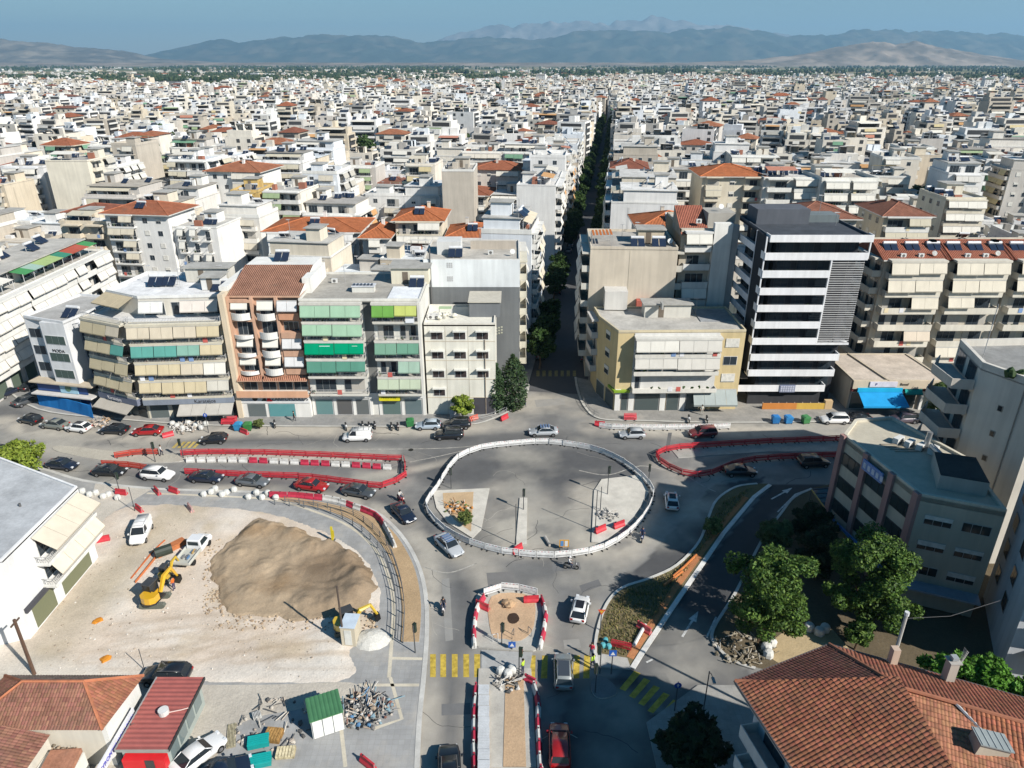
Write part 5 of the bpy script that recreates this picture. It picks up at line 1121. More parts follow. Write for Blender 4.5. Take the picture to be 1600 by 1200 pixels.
def h_west():
    """long white block along the side street and its narrow neighbour"""
    rnd = random.Random(21); t = H('long_white_block', 'long white block with rows of cream awnings lining the side street far left', -86, 106, R(90))
    L = 42; wc = (.68, .66, .61); box_obj('wall', t, (0, L, 0, 13, 0, 15.8), wc); a = (.66, .63, .57)
    facade(t, (0, 0), (L, 0), 4.0, 4, 2.95, [(0.2, 13.5, 'B', dict(proj=1.4, col=WHITE, aw=[[a] * 4] * 4, awl=3.3)), (13.9, 28, 'B', dict(proj=1.4, col=WHITE, aw=[[a] * 4] * 4)), (28.4, 41.5, 'B', dict(proj=1.4, col=WHITE, aw=[[a, None, a, a]] * 4))], rnd)
    facade(t, (0, 13), (0, 0), 4.0, 4, 2.95, [(.3, 12.6, 'B', dict(proj=1.4, col=WHITE, aw=[[a, a, a]] * 4))], rnd)
    parapet_roof(t, [(0, 0), (L, 0), (L, 13), (0, 13)], 15.8, WHITE, .3, (.52, .5, .46)); box_obj('top_floor', t, (3, 40, 3.4, 12.6, 15.8, 18.5), wc); q = MB(); q.box(2.6, 40.4, 2.4, 12.9, 18.5, 18.7, (.5, .48, .44), 'roofing'); q.obj('top_roof', t)
    g = (.32, .42, .18); pergola(t, 16, 40, .3, 3.2, 15.9, [(.07, .26, .10), (.30, .42, .36), g, g, (.05, .22, .15), (.38, .09, .06), (.40, .10, .07)], rnd); pergola(t, 4, 13, .3, 3.2, 15.9, a, rnd)
    M, _ = seg_matrix((3, 3.4), (40, 3.4)); 
    for k in range(7): window(t, M, 1.5 + k * 5, 15.9, 3.2, 2.1, panes=3, name='terrace_door')
    for k in range(6): solar(t, 6 + k * 6, 7 + (k % 2) * 2, 18.7)
    penthouse(t, 20, 8.5, 4, 3, 18.7, 2.4, wc, rnd)
    for k in range(3):
        q = MB(); q.box(1 + k * 4, 4 + k * 4, -.1, .02, .2, 3.3, (.6, .6, .6), 'paint'); q.box(1.2 + k * 4, 3.8 + k * 4, -.14, -.08, .4, 3.1, (.10, .13, .10), 'glass'); q.obj('shop_window', t)
    t2 = H('narrow_white_block', 'narrow white five-storey building with blue shop and dark recess beside beige corner block', -77.6, 107.0, R(-12)); wc = (.66, .67, .68); Wd = 9.6
    box_obj('wall', t2, (0, 3.0, 0, 12, 0, 15.0), wc); box_obj('wall_right', t2, (4.0, Wd - 1.2, -1.2, 12, 0, 15.0), wc); box_obj('recess', t2, (3.0, 4.0, 1.0, 12, 0, 14.6), (.3, .3, .3)); box_obj('side_bay', t2, (Wd - 1.2, Wd + 2.6, 1.5, 12, 0, 14.0), (.26, .28, .32))
    M = Matrix.Identity(4)
    for k in range(3): window(t2, M, .4, 6.0 + k * 2.9, 2.2, 1.6, panes=2); window(t2, Matrix.Translation((0, -1.2, 0)), 4.4, 5.6 + k * 2.9, 3.6, 1.5, (.65, .65, .65), (.06, .09, .08), 0, 3)
    for k in range(4): window(t2, Matrix.Translation((0, 1.5, 0)), Wd - .9, 2.6 + k * 2.9, 3.2, 1.7, (.12, .14, .15), (.02, .03, .04), 0, 2)
    put_text(t2, 'MODA', .75, (.03, .03, .03), 6.2, -1.25, 10.3, 0, 'shop_lettering')
    parapet_roof(t2, [(0, 0), (Wd - 1.2, -1.2), (Wd - 1.2, 12), (0, 12)], 15.0, wc, .4, (.45, .44, .42)); solar(t2, 7.2, 2, 15)
    box_obj('canopy_slab', t2, (-.6, Wd + 1.6, -2.0, 1.4, 4.6, 4.8), (.5, .43, .33)); box_obj('canopy_slab', t2, (-.3, Wd + 1.4, -2.4, 1.4, 2.7, 2.9), (.58, .56, .54))
    for z in (.3, 3.0):
        q = MB(); q.box(.2, Wd, -1.3, -1.2, z, z + 1.7, (.02, .06, .20), 'paint'); q.box(4.6, 7.9, -1.42, -1.3, z, z + 1.6, (.30, .50, .62), 'paint'); q.tube([(6.2, -1.44, z + .9), (6.2, -1.5, z + .9)], .55, 14, (.10, .2, .12) if z > 2 else (.35, .2, .1), 'paint'); q.obj('shop_window', t2)
    # blue tarpaulin fence in front
    q = MB(); pts = W2([(62, 634), (100, 642), (146, 654)]); fn = cr(pts, 6)
    rs = [[(p[0], p[1], .1), (p[0] + .05, p[1] + .1 * math.sin(i * 1.7), 2.3), (p[0], p[1] + .18, 2.3), (p[0], p[1] + .15, .1)] for i, p in enumerate(fn)]; q.rings(rs, (.02, .17, .46), 'fabric')
    o = q.obj('tarpaulin_fence'); tag(o, 'bright blue tarpaulin fence round excavation before the narrow white building', 'fence')

def h_site_white():
    rnd = random.Random(22); t = H('white_corner_house', 'white two-storey corner building with flat grey roof beside the construction lot', -47.5, 53.4, R(90), 'building')
    # local x runs north, y runs west (into the building)
    L = 12.6; wc = (.76, .76, .75)
    fp = [(0, 0), (L, 0), (L + 7, 14), (L + 9, 30), (-1, 30), (-1, 3)]
    q = MB(); q.prism(fp, 0, 9.6, wc, 'plaster'); q.obj('wall', t); parapet_roof(t, fp, 9.6, (.78, .78, .78), .25, (.47, .485, .50))
    M = Matrix.Identity(4)
    balcony(t, M, 3.6, 12.4, 6.3, 1.4, WHITE, 'rail'); balcony(t, M, 3.6, 12.4, 3.6, 1.4, WHITE, 'rail')
    awning(t, M, 4.0, 12.2, 9.3, .1, (.58, .52, .42), 1.4, 2.2); awning(t, M, 4.0, 12.2, 6.2, 1.2, (.64, .58, .47), 1.3, .9)
    for z in (3.8, 6.6):
        for a in (4.4, 8.6): window(t, M, a, z, 2.6, 2.1, panes=3, name='balcony_door')
    q = MB(); q.box(.4, 12.4, -.3, 0, 3.0, 3.5, (.08, .08, .09)); q.obj('canopy', t)
    for a, b_ in ((1.2, 4.6), (6.0, 11.2)):
        q = MB(); q.box(a - .15, b_ + .15, -.08, .02, .3, 3.0, (.7, .7, .7), 'paint'); q.box(a, b_, -.12, -.06, .45, 2.85, (.16, .17, .10), 'glass'); q.obj('shop_window', t)
    # balconies of the south front
    for k, z in enumerate((3.4, 6.3)):
        M2, _ = seg_matrix((-1, 30), (-1, 3), 0); balcony(t, M2, 4, 26.5, z, 1.5, WHITE, 'rail'); 
        for a in (6, 12, 18, 23): window(t, M2, a, z + .1, 2.6, 2.1, panes=3, name='balcony_door')
        awning(t, M2, 14, 26, z + 2.8, 1.3, (.66, .58, .46), 1.3, .7)
    box_obj('stair_block', t, (9, 14, 12, 17, 9.6, 12), wc); 
    for x, y in ((3, 6), (5, 9), (9, 4)): q = MB(); q.tube([(x, y, 9.6), (x, y, 10.0)], .12, 8, (.1, .1, .1), 'paint'); q.obj('vent_pipe', t)
    # thin wooden brackets on the corner facing the lot

def tile_patch(root, pts, col, name='roof_face', per=.26, row=.36, amp=.055, rnd=None):
    """pantiled surface: real rolls running up the slope, stepped course by course, inside a convex polygon whose first edge is the eave"""
    P0 = Vector(pts[0]); e = (Vector(pts[1]) - P0).normalized(); nn = e.cross(Vector(pts[2]) - P0)
    if nn.z < 0: nn = -nn
    nn.normalize(); s = nn.cross(e)
    if s.z < 0: s = -s
    q2 = [((Vector(p) - P0).dot(e), (Vector(p) - P0).dot(s)) for p in pts]; n = len(q2)
    def ext(u):
        vs = []
        for i in range(n):
            (a, b), (c, d) = q2[i], q2[(i + 1) % n]
            if abs(a - c) > 1e-6 and min(a, c) - 1e-6 <= u <= max(a, c) + 1e-6: vs.append(b + (d - b) * (u - a) / (c - a))
        return (min(vs), max(vs)) if len(vs) > 1 else None
    umin, umax = min(p[0] for p in q2), max(p[0] for p in q2); mb = MB(); sub = 6; nu = int((umax - umin) / per * sub)
    cols_ = []
    for i in range(nu + 1):
        u = umin + 1e-4 + (umax - umin - 2e-4) * i / nu; cols_.append((u, ext(u)))
    V = []; F = []; C = []
    for i in range(nu):
        (u0, a), (u1, b) = cols_[i], cols_[i + 1]
        if not a or not b: continue
        h0 = amp * abs(math.sin(math.pi * u0 / per)); h1 = amp * abs(math.sin(math.pi * u1 / per))
        lo = int(math.floor(min(a[0], b[0]) / row)); hi = int(math.ceil(max(a[1], b[1]) / row))
        for k in range(lo, hi):
            v0, v1 = k * row, (k + 1) * row
            va0, va1 = max(v0, a[0]), min(v1, a[1]); vb0, vb1 = max(v0, b[0]), min(v1, b[1])
            if va1 <= va0 and vb1 <= vb0: continue
            va1 = max(va0, va1); vb1 = max(vb0, vb1)
            if va0 > a[1]: va0 = va1 = a[1]
            if vb0 > b[1]: vb0 = vb1 = b[1]
            pt = lambda u, v, h: tuple(P0 + e * u + s * v + nn * (h + .035 * (1 - (v / row - k)))) 
            o = len(V); V += [pt(u0, va0, h0), pt(u1, vb0, h1), pt(u1, vb1, h1), pt(u0, va1, h0)]; F.append((o, o + 1, o + 2, o + 3))
            r_ = random.Random(int(u0 / per) * 977 + k * 13 + 5); f = r_.uniform(.78, 1.2); C.append((col[0] * f, col[1] * f * r_.uniform(.9, 1.1), col[2] * f))
    mb.v = V; mb.f = F; mb.m = [0] * len(F); mb.c = C; mb.slots = ['terracotta']
    return mb.obj(name, root)
def h_red_near():
    m, n, b, a = newmat('terracotta', .9, .15); g = geo(n)
    c = tint(n, a.outputs['Color'], rng_map(n, noise(n, .9, 6, g, .7), .3, .7, 1.15, .72))
    n.links.new(mixc(n, rng_map(n, noise(n, .45, 7, g, .75), .5, .72, 0, .45), c, (.16, .12, .09)), b.inputs['Base Color'])
    t = H('red_tiled_house', 'big house with hipped red pantile roof and chimneys, bottom right corner', 0, 0, 0, 'house')
    TC = (.30, .118, .068); z0 = 13.0
    E1 = (15.4, 36.2, z0); E2 = (23.3, 39.6, z0); Rr = (24.9, 33.2, 15.6); S = (24.8, 20, 15.6); F_ = (19.6, 18, z0); V0 = (27.6, 32.05, 15.6); E3 = (52, 27.2, z0); R2 = (46, 24.1, 15.6); V1 = (29.1, 29.2, 14.85)
    pz = lambda x, y, sl: 15.5 - sl * ((x - 24.9) * -.397 + (y - 33.2) * -.918)
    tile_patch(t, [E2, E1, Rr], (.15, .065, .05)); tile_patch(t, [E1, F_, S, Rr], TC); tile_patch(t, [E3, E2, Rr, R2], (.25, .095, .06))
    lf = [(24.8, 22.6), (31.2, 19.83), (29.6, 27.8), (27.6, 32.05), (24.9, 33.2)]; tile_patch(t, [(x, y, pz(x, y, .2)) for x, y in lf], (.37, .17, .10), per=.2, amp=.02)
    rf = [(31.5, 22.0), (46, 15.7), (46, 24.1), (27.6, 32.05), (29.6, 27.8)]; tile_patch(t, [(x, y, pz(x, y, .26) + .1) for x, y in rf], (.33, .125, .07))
    q = MB(); 
    for a_, b_ in ((E1, Rr), (E2, Rr), (Rr, S), (Rr, V0), (V0, R2)): q.tube([Vector(a_) + Vector((0, 0, .06)), Vector(b_) + Vector((0, 0, .06))], .13, 6, (.36, .15, .09), 'terracotta')
    q.obj('ridge_tiles', t); q = MB(); q.tube([Vector(V0) + Vector((0, 0, .05)), (29.6, 27.8, 14.6), (31.2, 20, 13.0)], .1, 5, (.5, .5, .5), 'paint'); q.obj('valley_gutter', t)
    q = MB(); q.tube([E2, E1, F_], .1, 6, (.10, .09, .09), 'paint'); q.tube([E2, E3], .1, 6, (.10, .09, .09), 'paint'); q.obj('gutter', t)
    inn = [(16.9, 35.6), (23.4, 38.3), (50, 26.6), (46, 16), (21, 17)]
    q = MB(); q.prism(inn, 0, z0 - .1, (.66, .67, .68), 'plaster'); q.obj('wall', t); q = MB(); q.prism([E1[:2], E2[:2], E3[:2], (46, 14), F_[:2]], z0 - .25, z0 - .1, (.5, .48, .45), 'plaster', bottom=True); q.obj('eave_soffit', t)
    M, L = seg_matrix(inn[0], inn[4], 0)
    for z in (9.6, 6.6, 3.6):
        balcony(t, M, .6, L, z, 1.35, (.62, .62, .6), 'solid', .95)
        for k in range(4): window(t, M, 1.5 + k * 4, z + .05, 2.4, 2.1, (.1, .1, .1), panes=2, name='balcony_door')
    # skylight dormer, chimneys, aerials
    q = MB(Matrix.Translation((28.2, 29.4, 15.35)) @ Matrix.Rotation(R(-8), 4, 'Z') @ Matrix.Rotation(R(10), 4, 'Y')); q.box(-.85, .9, -.55, .55, -.6, .3, (.5, .45, .36)); q.box(-.95, 1.0, -.65, .65, .3, .38, (.25, .28, .28), 'paint'); 
    for k in range(5): q.box(-.85 + .4 * k, -.82 + .4 * k, -.63, .63, .38, .42, (.35, .38, .38), 'paint')
    q.obj('skylight', t)
    q = MB(); q.box(29.5, 30.1, 35.6, 36.2, 13, 15.2, (.45, .41, .36)); q.box(29.4, 30.2, 35.5, 36.3, 15.2, 15.28, (.4, .38, .35)); q.box(29.6, 30.0, 35.7, 36.1, 15.35, 15.6, (.3, .32, .33), 'paint'); q.obj('chimney', t)
    q = MB(); q.box(26.6, 27.1, 37.3, 37.8, 13, 14.7, (.55, .42, .33)); q.obj('chimney', t)
    q = MB()
    for k in range(5): q.tube([(30.3, 36, 14.2), (30.4 + .18 * k, 36.1 + .1 * k, 16.2 - .2 * k)], .02, 4, (.4, .38, .35), 'paint')
    q.obj('antenna', t)
    o = empty('concrete_post', (28.5, 39.8, 0)); tag(o, 'pale concrete utility post rising behind the red tiled house', 'utility post')
    q = MB(); q.tube([(0, 0, 0), (0, 0, 15.6)], [.16, .12], 8, (.45, .43, .40), 'concrete'); q.obj('post', o); q = MB(); q.tube([(0, 0, 15.6), (0, 0, 15.9)], .17, 8, (.6, .6, .6), 'paint'); q.obj('cap', o); q = MB(); q.tube([(0, 0, 15.3), (4, 1, 14.6), (9, 3, 14.3)], .015, 3, (.1, .1, .1), 'rubber'); q.obj('cable', o)

def h_office_beige():
    rnd = random.Random(24); t = H('beige_office_building', 'beige office building with pink pillars and ribbon windows, in shade right of the trees', 0, 0, 0, 'office building')
    A, A2, A3, A4, C, B = (37.9, 71.5), (40.8, 75.2), (45.6, 76), (49, 66.5), (47.0, 56.4), (40.2, 59.2); z = 13; wc = (.50, .46, .37)
    fp = [B, C, A4, A3, A2, A]; q = MB(); q.prism(fp, 0, z, wc, 'plaster'); q.obj('wall', t); parapet_roof(t, fp, z - .4, (.60, .56, .46), .7, (.42, .37, .30), .35)
    M, L = seg_matrix(A, B, 0); pk = (.38, .23, .21)
    for x in (-.1, L * .33, L * .66, L - .6): q = MB(M); q.box(x, x + .75, -.35, .1, 0, z + .3, pk); q.obj('pillar', t)
    for k in range(3):
        for j in range(3):
            a = L * (j / 3) + .75; q = MB(M); q.box(a, a + L / 3 - .9, -.06, .02, 3.6 + k * 3.1, 5.2 + k * 3.1, (.05, .05, .05), 'paint')
            for i in range(3): q.box(a + .08 + i * 1.1, a + 1.1 + i * 1.1, -.1, -.05, 3.7 + k * 3.1, 5.1 + k * 3.1, (.03, .04, .04), 'glass')
            q.obj('window', t)
    q = MB(M); q.box(L * .36, L * .62, -.5, -.35, 11.5, 12.7, (.16, .26, .52), 'paint'); q.obj('sign_board', t)
    for k in range(5): q = MB(M); q.box(L * .38 + k * .7, L * .38 + k * .7 + .4, -.55, -.5, 11.8, 12.4, (.55, .6, .7), 'paint'); q.obj('sign_letter', t)
    q = MB(M); q.box(0, L, -.5, -.3, 2.5, 3.0, (.10, .22, .5), 'paint'); q.obj('blue_fascia', t)
    M, L = seg_matrix(B, C, 0)
    for k in range(3):
        for j in range(2): window(t, M, .9 + j * 3.3, 4.0 + k * 3.0, 2.5, 1.1, (.4, .4, .38), (.03, .035, .035), (0, .5, .4)[(k + j) % 3], 3)
    q = MB(M); q.box(.3, L, -1.6, 0, 2.9, 3.1, (.28, .33, .40), 'paint'); q.obj('entrance_canopy', t)
    M, L = seg_matrix(A, B, 0)
    # roof plant
    for k in range(4): aircon(t, 43.4 + k * .9, 70 - k * .75, 12.6, .6, 1.5)
    for k in range(3): aircon(t, 46.0, 60.5 + k * 1.2, 12.6, 0, 1.4)
    q = MB(); q.tube([(45.6, 68.5, 12.6), (45.7, 68.4, 15.2)], .3, 10, (.5, .5, .5), 'steel'); q.tube([(45.6, 67.5, 14), (45.4, 61, 14)], .3, 8, (.35, .38, .4), 'steel'); q.obj('duct', t)
    q = MB(); q.prism([(42.6, 60.5), (46.6, 59), (48.2, 64), (44.5, 65.2)], 12.6, 14.6, (.42, .42, .38), 'plaster', top=(.06, .065, .065), topmat='roofing'); q.obj('roof_room', t)
    for k in range(4): q = MB(); q.box(41.2 + .3 * k, 44.2 + .3 * k, 69.4 - .5 * k, 69.6 - .5 * k, 12.9, 13.1, (.3, .26, .2), 'paint'); q.obj('roof_beam', t)
    # slatted canopy over the ramp
    o = empty('ramp_canopy', (0, 0, 0)); tag(o, 'dark slatted glass canopy with yellow edge beside the beige office', 'canopy')
    q = MB(); a0, a1, b0, b1 = Vector(P(1268, 765, 2.6)), Vector(P(1300, 762, 2.6)), Vector(P(1352, 880, 2.6)), Vector(P(1398, 880, 2.6))
    q.face([a0, b0, b1, a1][::-1], (.02, .035, .045), 'glass'); q.obj('glass_deck', o)
    q = MB()
    for k in range(16): f_ = k / 15; u = a0.lerp(b0, f_); w2 = a1.lerp(b1, f_); q.tube([u + Vector((0, 0, .06)), w2 + Vector((0, 0, .06))], .05, 4, (.12, .16, .24), 'paint')
    for p in (a0, b0, b1, a1): q.tube([p, (p.x, p.y, .1)], .06, 5, (.1, .1, .1), 'paint')
    q.obj('slats', o); q = MB(); q.tube([a0, b0], .09, 5, (.30, .22, .04), 'paint'); q.obj('yellow_rail', o)

def h_east_blocks():
    rnd = random.Random(25); t = H('grey_balcony_block', 'tall grey block with blank wall and deep solid balconies at right edge above office', 0, 0); wc = (.62, .59, .53)
    fp = [(51.0, 71.0), (54.0, 65.0), (68, 64.5), (70, 79), (52.6, 78)]; q = MB(); q.prism(fp, 0, 21.6, wc, 'plaster'); q.obj('wall', t); parapet_roof(t, fp, 21.6, wc, .8, (.3, .3, .29), .4)
    M, L = seg_matrix((52.6, 78), (51.0, 71.0), 0)
    for k in range(6):
        z = 4 + k * 3.05; q = MB(M); q.add([(0, -.2, z), (L, -.2, z), (L + .1, -2.4, z), (3, -3.2, z), (0, -1.6, z), (0, -.2, z - .2), (L, -.2, z - .2), (L + .1, -2.4, z - .2), (3, -3.2, z - .2), (0, -1.6, z - .2)], [(0, 4, 3, 2, 1)[::-1], (5, 6, 7, 8, 9)[::-1], (2, 3, 8, 7), (3, 4, 9, 8), (1, 2, 7, 6)], (.5, .47, .42), 'plaster')
        for a, b_ in (((L + .1, -2.4), (3, -3.2)), ((3, -3.2), (0, -1.6)), ((L + .1, -2.4), (L, -.2))):
            d = (Vector(b_) - Vector(a)).normalized() * .1; nx = Vector((-d.y, d.x)); q.prism([(a[0], a[1]), (b_[0], b_[1]), (b_[0] + nx.x, b_[1] + nx.y), (a[0] + nx.x, a[1] + nx.y)], z, z + 1.0, (.52, .49, .44))
        q.obj('balcony', t)
        for j in range(2): window(t, M, .6 + j * 3.4, z + .05, 2.4, 2.2, (.2, .2, .2), panes=3, name='balcony_door')
    M, L = seg_matrix((51.0, 71.0), (54.0, 65.0), 0)
    for k in range(5): window(t, M, 2.8, 5.6 + k * 3.05, .55, .7, (.3, .28, .25), (.03, .03, .03), 0, 1)
    q = MB(M); q.tube([(4.8, -.08, 2), (4.8, -.08, 21.5)], .06, 5, (.3, .28, .25), 'paint'); q.obj('drain_pipe', t)
    for k in range(14): q = MB(); x, y = 52.3 + k * .9, 68.5 + rnd.uniform(-1, 1) + k * .1; q.ball((x, y, 22.3), .55, (.05, .09, .03), 'leaf', 7, 5, 1, .35, rnd); q.obj('roof_plant', t)
    q = MB(); q.tube([(53, 74, 21.6), (53, 74, 28)], .05, 4, (.5, .5, .5), 'paint'); q.obj('antenna', t)
    t = H('tall_grey_wall_block', 'tall bluish grey block cut by the right edge of the picture behind hedge', 0, 0); wc = (.58, .61, .65)
    fp = [(45.0, 48.6), (60, 45), (62, 56), (50.2, 59.5)]; q = MB(); q.prism(fp, 0, 27, wc, 'plaster'); q.obj('wall', t); parapet_roof(t, fp, 27, wc, .6)
    M, L = seg_matrix((50.2, 59.5), (45.0, 48.6), 0)
    for k in range(7):
        for j in (1.5, 6): window(t, M, j, 4 + k * 3.1, 1.6, 1.7, (.2, .22, .24))
    M, L = seg_matrix((45.0, 48.6), (60, 45), 0)
    for k in range(8): balcony(t, M, 2, 13, 3.4 + k * 3, 1.3, (.42, .45, .48)); window(t, M, 3, 3.5 + k * 3, 3, 2.1, (.5, .55, .6), panes=3, name='balcony_door'); aircon(t, 46.2, 47.4, 3.6 + k * 3, 0, .9)

def h_old_house():
    rnd = random.Random(26); t = H('old_tiled_house', 'old one-storey house with worn red tile hip roof, bottom left corner', 0, 0, 0, 'house'); wc = (.62, .58, .50)
    z = 4.6; fp = (-43, -31.9, 39.2, 44.6); box_obj('wall', t, (-42.6, -32.3, 39.6, 44.3, 0, z), wc)
    c1, c2, c3, c4 = (fp[0], fp[2], z), (fp[1], fp[2], z), (fp[1] + .7, fp[3], z), (fp[0], fp[3], z); Ra, Rb = (-39.5, 42.2, z + 1.9), (-34.6, 42.3, z + 1.8)
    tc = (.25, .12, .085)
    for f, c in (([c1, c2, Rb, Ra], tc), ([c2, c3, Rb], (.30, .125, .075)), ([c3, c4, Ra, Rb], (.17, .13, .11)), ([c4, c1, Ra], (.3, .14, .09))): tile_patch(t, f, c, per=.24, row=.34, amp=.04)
    q = MB(); 
    for a, b_ in ((Ra, Rb), (c1, Ra), (c2, Rb), (c3, Rb), (c4, Ra)): q.tube([Vector(a) + Vector((0, 0, .05)), Vector(b_) + Vector((0, 0, .05))], .12, 5, (.45, .17, .09), 'terracotta')
    q.obj('ridge_tiles', t)
    box_obj('annex', t, (-46, -36.4, 31, 39.2, 0, 4.2), wc); d = [(-46.4, 31, 4.2), (-36, 31, 4.2), (-36, 39.1, 4.2), (-46.4, 39.1, 4.2)]; r1, r2 = (-41.2, 33, 5.9), (-41.2, 39, 5.9)
    tile_patch(t, [d[1], d[2], r2, r1], tc, per=.24, amp=.04); tile_patch(t, [d[3], d[0], r1, r2], (.3, .13, .08), per=.24, amp=.04); tile_patch(t, [d[0], d[1], r1], tc, per=.24, amp=.04)
    box_obj('yard_wall', t, (-36.3, -33.4, 33, 38.6, 0, 2.9), (.72, .70, .64)); box_obj('side_strip', t, (-32.3, -31.9, 39.6, 44.6, 0, 4.4), WHITE); q = MB(); q.ball((-37.9, 41, 5.4), .3, (.2, .17, .13), 'concrete', 6, 4, .6, .3, rnd); q.obj('broken_vent', t)
    q = MB(); q.prism([(-35.6, 36.6), (-33.3, 36.9), (-33.5, 38.6), (-35.8, 38.4)], 3.0, 3.4, (.40, .19, .12), 'clay_tile'); q.obj('lean_to_roof', t)
    # site kiosk with red corrugated roof
    t = H('red_roofed_kiosk', 'kiosk with red corrugated metal roof and round lamp beside the old house', 0, 0, 0, 'kiosk')
    box_obj('wall', t, (-30.7, -27.2, 38.9, 45.6, 0, 2.8), (.36, .40, .37)); q = MB(); n = 64; y0, y1 = 38.7, 45.9; RC = (.34, .105, .09)
    V = [(x, y0 + (y1 - y0) * k / n, 3.02 + (.05 if k % 4 < 2 else 0)) for k in range(n + 1) for x in (-31.0, -26.9)]
    q.add(V, [(2 * k, 2 * k + 1, 2 * k + 3, 2 * k + 2) for k in range(n)], RC, 'paint'); q.box(-31.05, -26.85, y0 - .03, y0, 2.8, 3.08, (.3, .33, .3), 'paint'); q.box(-26.9, -26.82, y0, y1, 2.8, 3.1, (.03, .03, .03), 'paint'); q.box(-31.1, -31.0, y0, y1, 2.8, 3.1, (.3, .3, .3), 'paint'); q.box(-31, -26.9, y0, y1, 2.8, 2.95, RC, 'paint'); q.obj('roof', t)
    q = MB(); q.tube([(-28.7, 42.1, 3.05), (-28.7, 42.1, 3.5)], .42, 14, (.62, .62, .6), 'paint'); q.obj('roof_fan', t); q = MB(); q.tube([(-28.4, 42.1, 3.15), (-27.4, 42.4, 3.12), (-26.9, 42.6, 3.12)], .05, 5, (.6, .45, .4), 'rubber'); q.obj('hose', t)
    q = MB(); q.tube([(-30.9, 40.9, 3.1), (-30.4, 40.7, 3.6)], .03, 4, (.15, .12, .1), 'paint'); q.obj('lamp_arm', t)
    q = MB(); q.box(-30.4, -27.1, 38.2, 38.85, 1.4, 2.5, (.60, .02, .025), 'paint'); q.box(-28.6, -27.9, 38.15, 38.2, 1.4, 2.5, (.05, .05, .05), 'paint'); q.obj('red_counter', t)
    q = MB(); q.box(-31.5, -31.38, 36.5, 42.5, 2.2, 3.3, (.70, .70, .72), 'paint'); q.obj('sign_board', t)
    me = text_mesh('TYROPITES KOULOURI', .5, (.10, .10, .45), 'paint'); o = link_mesh('sign_lettering', me, t); o.location = (-31.34, 39.6, 2.75); o.rotation_euler = (R(90), 0, R(90))
    for k in range(4): q = MB(); q.box(-27.22, -27.14, 39.4 + k * 1.5, 40.6 + k * 1.5, .9, 2.4, (.16, .2, .2), 'glass'); q.obj('window', t)
    # green hut
    t = H('green_roofed_hut', 'small white site hut with green corrugated roof and three door panels', -16.7, 42.0, math.atan2(1.0, 2.35), 'site hut')
    box_obj('wall', t, (0, 2.6, 0, 2.0, .1, 2.3), (.68, .69, .66), 'paint'); q = MB(); n = 24
    V = [(-.1 + 2.8 * k / n, y, 2.33 + (.25 if y > 1 else 0) + (.04 if k % 3 else 0)) for k in range(n + 1) for y in (-.15, 2.2)]; q.add(V, [(2 * k, 2 * k + 2, 2 * k + 3, 2 * k + 1) for k in range(n)], (.06, .17, .08), 'paint'); q.box(-.1, 2.7, -.15, 2.2, 2.22, 2.3, (.07, .2, .09), 'paint'); q.obj('roof', t)
    for k in range(3): q = MB(); q.box(.05 + k * .86, .85 + k * .86, -.04, 0, .2, 2.15, (.70, .71, .69), 'paint'); q.box(.06 + k * .86, .09 + k * .86, -.06, -.02, .2, 2.15, (.1, .1, .1), 'paint'); q.obj('door', t)

for f in (h_corner_beige, h_pink, h_green, h_office_white, h_blank_tall, h_yellow, h_beige_behind, h_narrow, h_dark, h_low_shop, h_west, h_site_white, h_red_near, h_office_beige, h_east_blocks, h_old_house): f()
h_cream('cream_balcony_block', 'cream block with wide awninged balconies behind the low blue-awning shop', 62.6, 10.4, 31, True)
h_cream('cream_balcony_block', 'second cream balcony block, right of its twin behind the blue-awning shop', 73.4, 10.2, 32)
h_cream('cream_balcony_block', 'cream balcony block cut by the right picture edge', 84.2, 14, 33)
# ================================================================== THE CITY BEHIND
def ordn(n): return ['zero', 'first', 'second', 'third', 'fourth', 'fifth', 'sixth', 'seventh', 'eighth', 'ninth', 'tenth'][n] if n <= 10 else '%d%s' % (n, 'th' if n % 10 not in (1, 2, 3) or n in (11, 12, 13) else {1: 'st', 2: 'nd', 3: 'rd'}[n % 10])
NUMW = ['', 'one', 'two', 'three', 'four', 'five', 'six', 'seven', 'eight', 'nine', 'ten']
BLOCKED = [(-114, -76, -5, 46), (-84, -45, 0, 19), (-200, -112, -10, 8), (-20, 0, 0, 24), (5, 400, 0, 33), (-70, 0, 0, 14)]          # (s0, s1, t0, t1) ground taken by hand-built houses, avenue frame
def to_st(X, Y):
    dx, dy = X - 6.6, Y - 103; c, s = math.cos(AVA), math.sin(AVA)
    return dx * c - dy * s, dx * s + dy * c
def wcname(c):
    r, g, b = c
    if r > .735: return 'white'
    if r > .69: return 'off-white'
    if b < .45 and r > .6: return 'cream'
    if r > .59: return 'pale beige'
    return 'grey-beige'
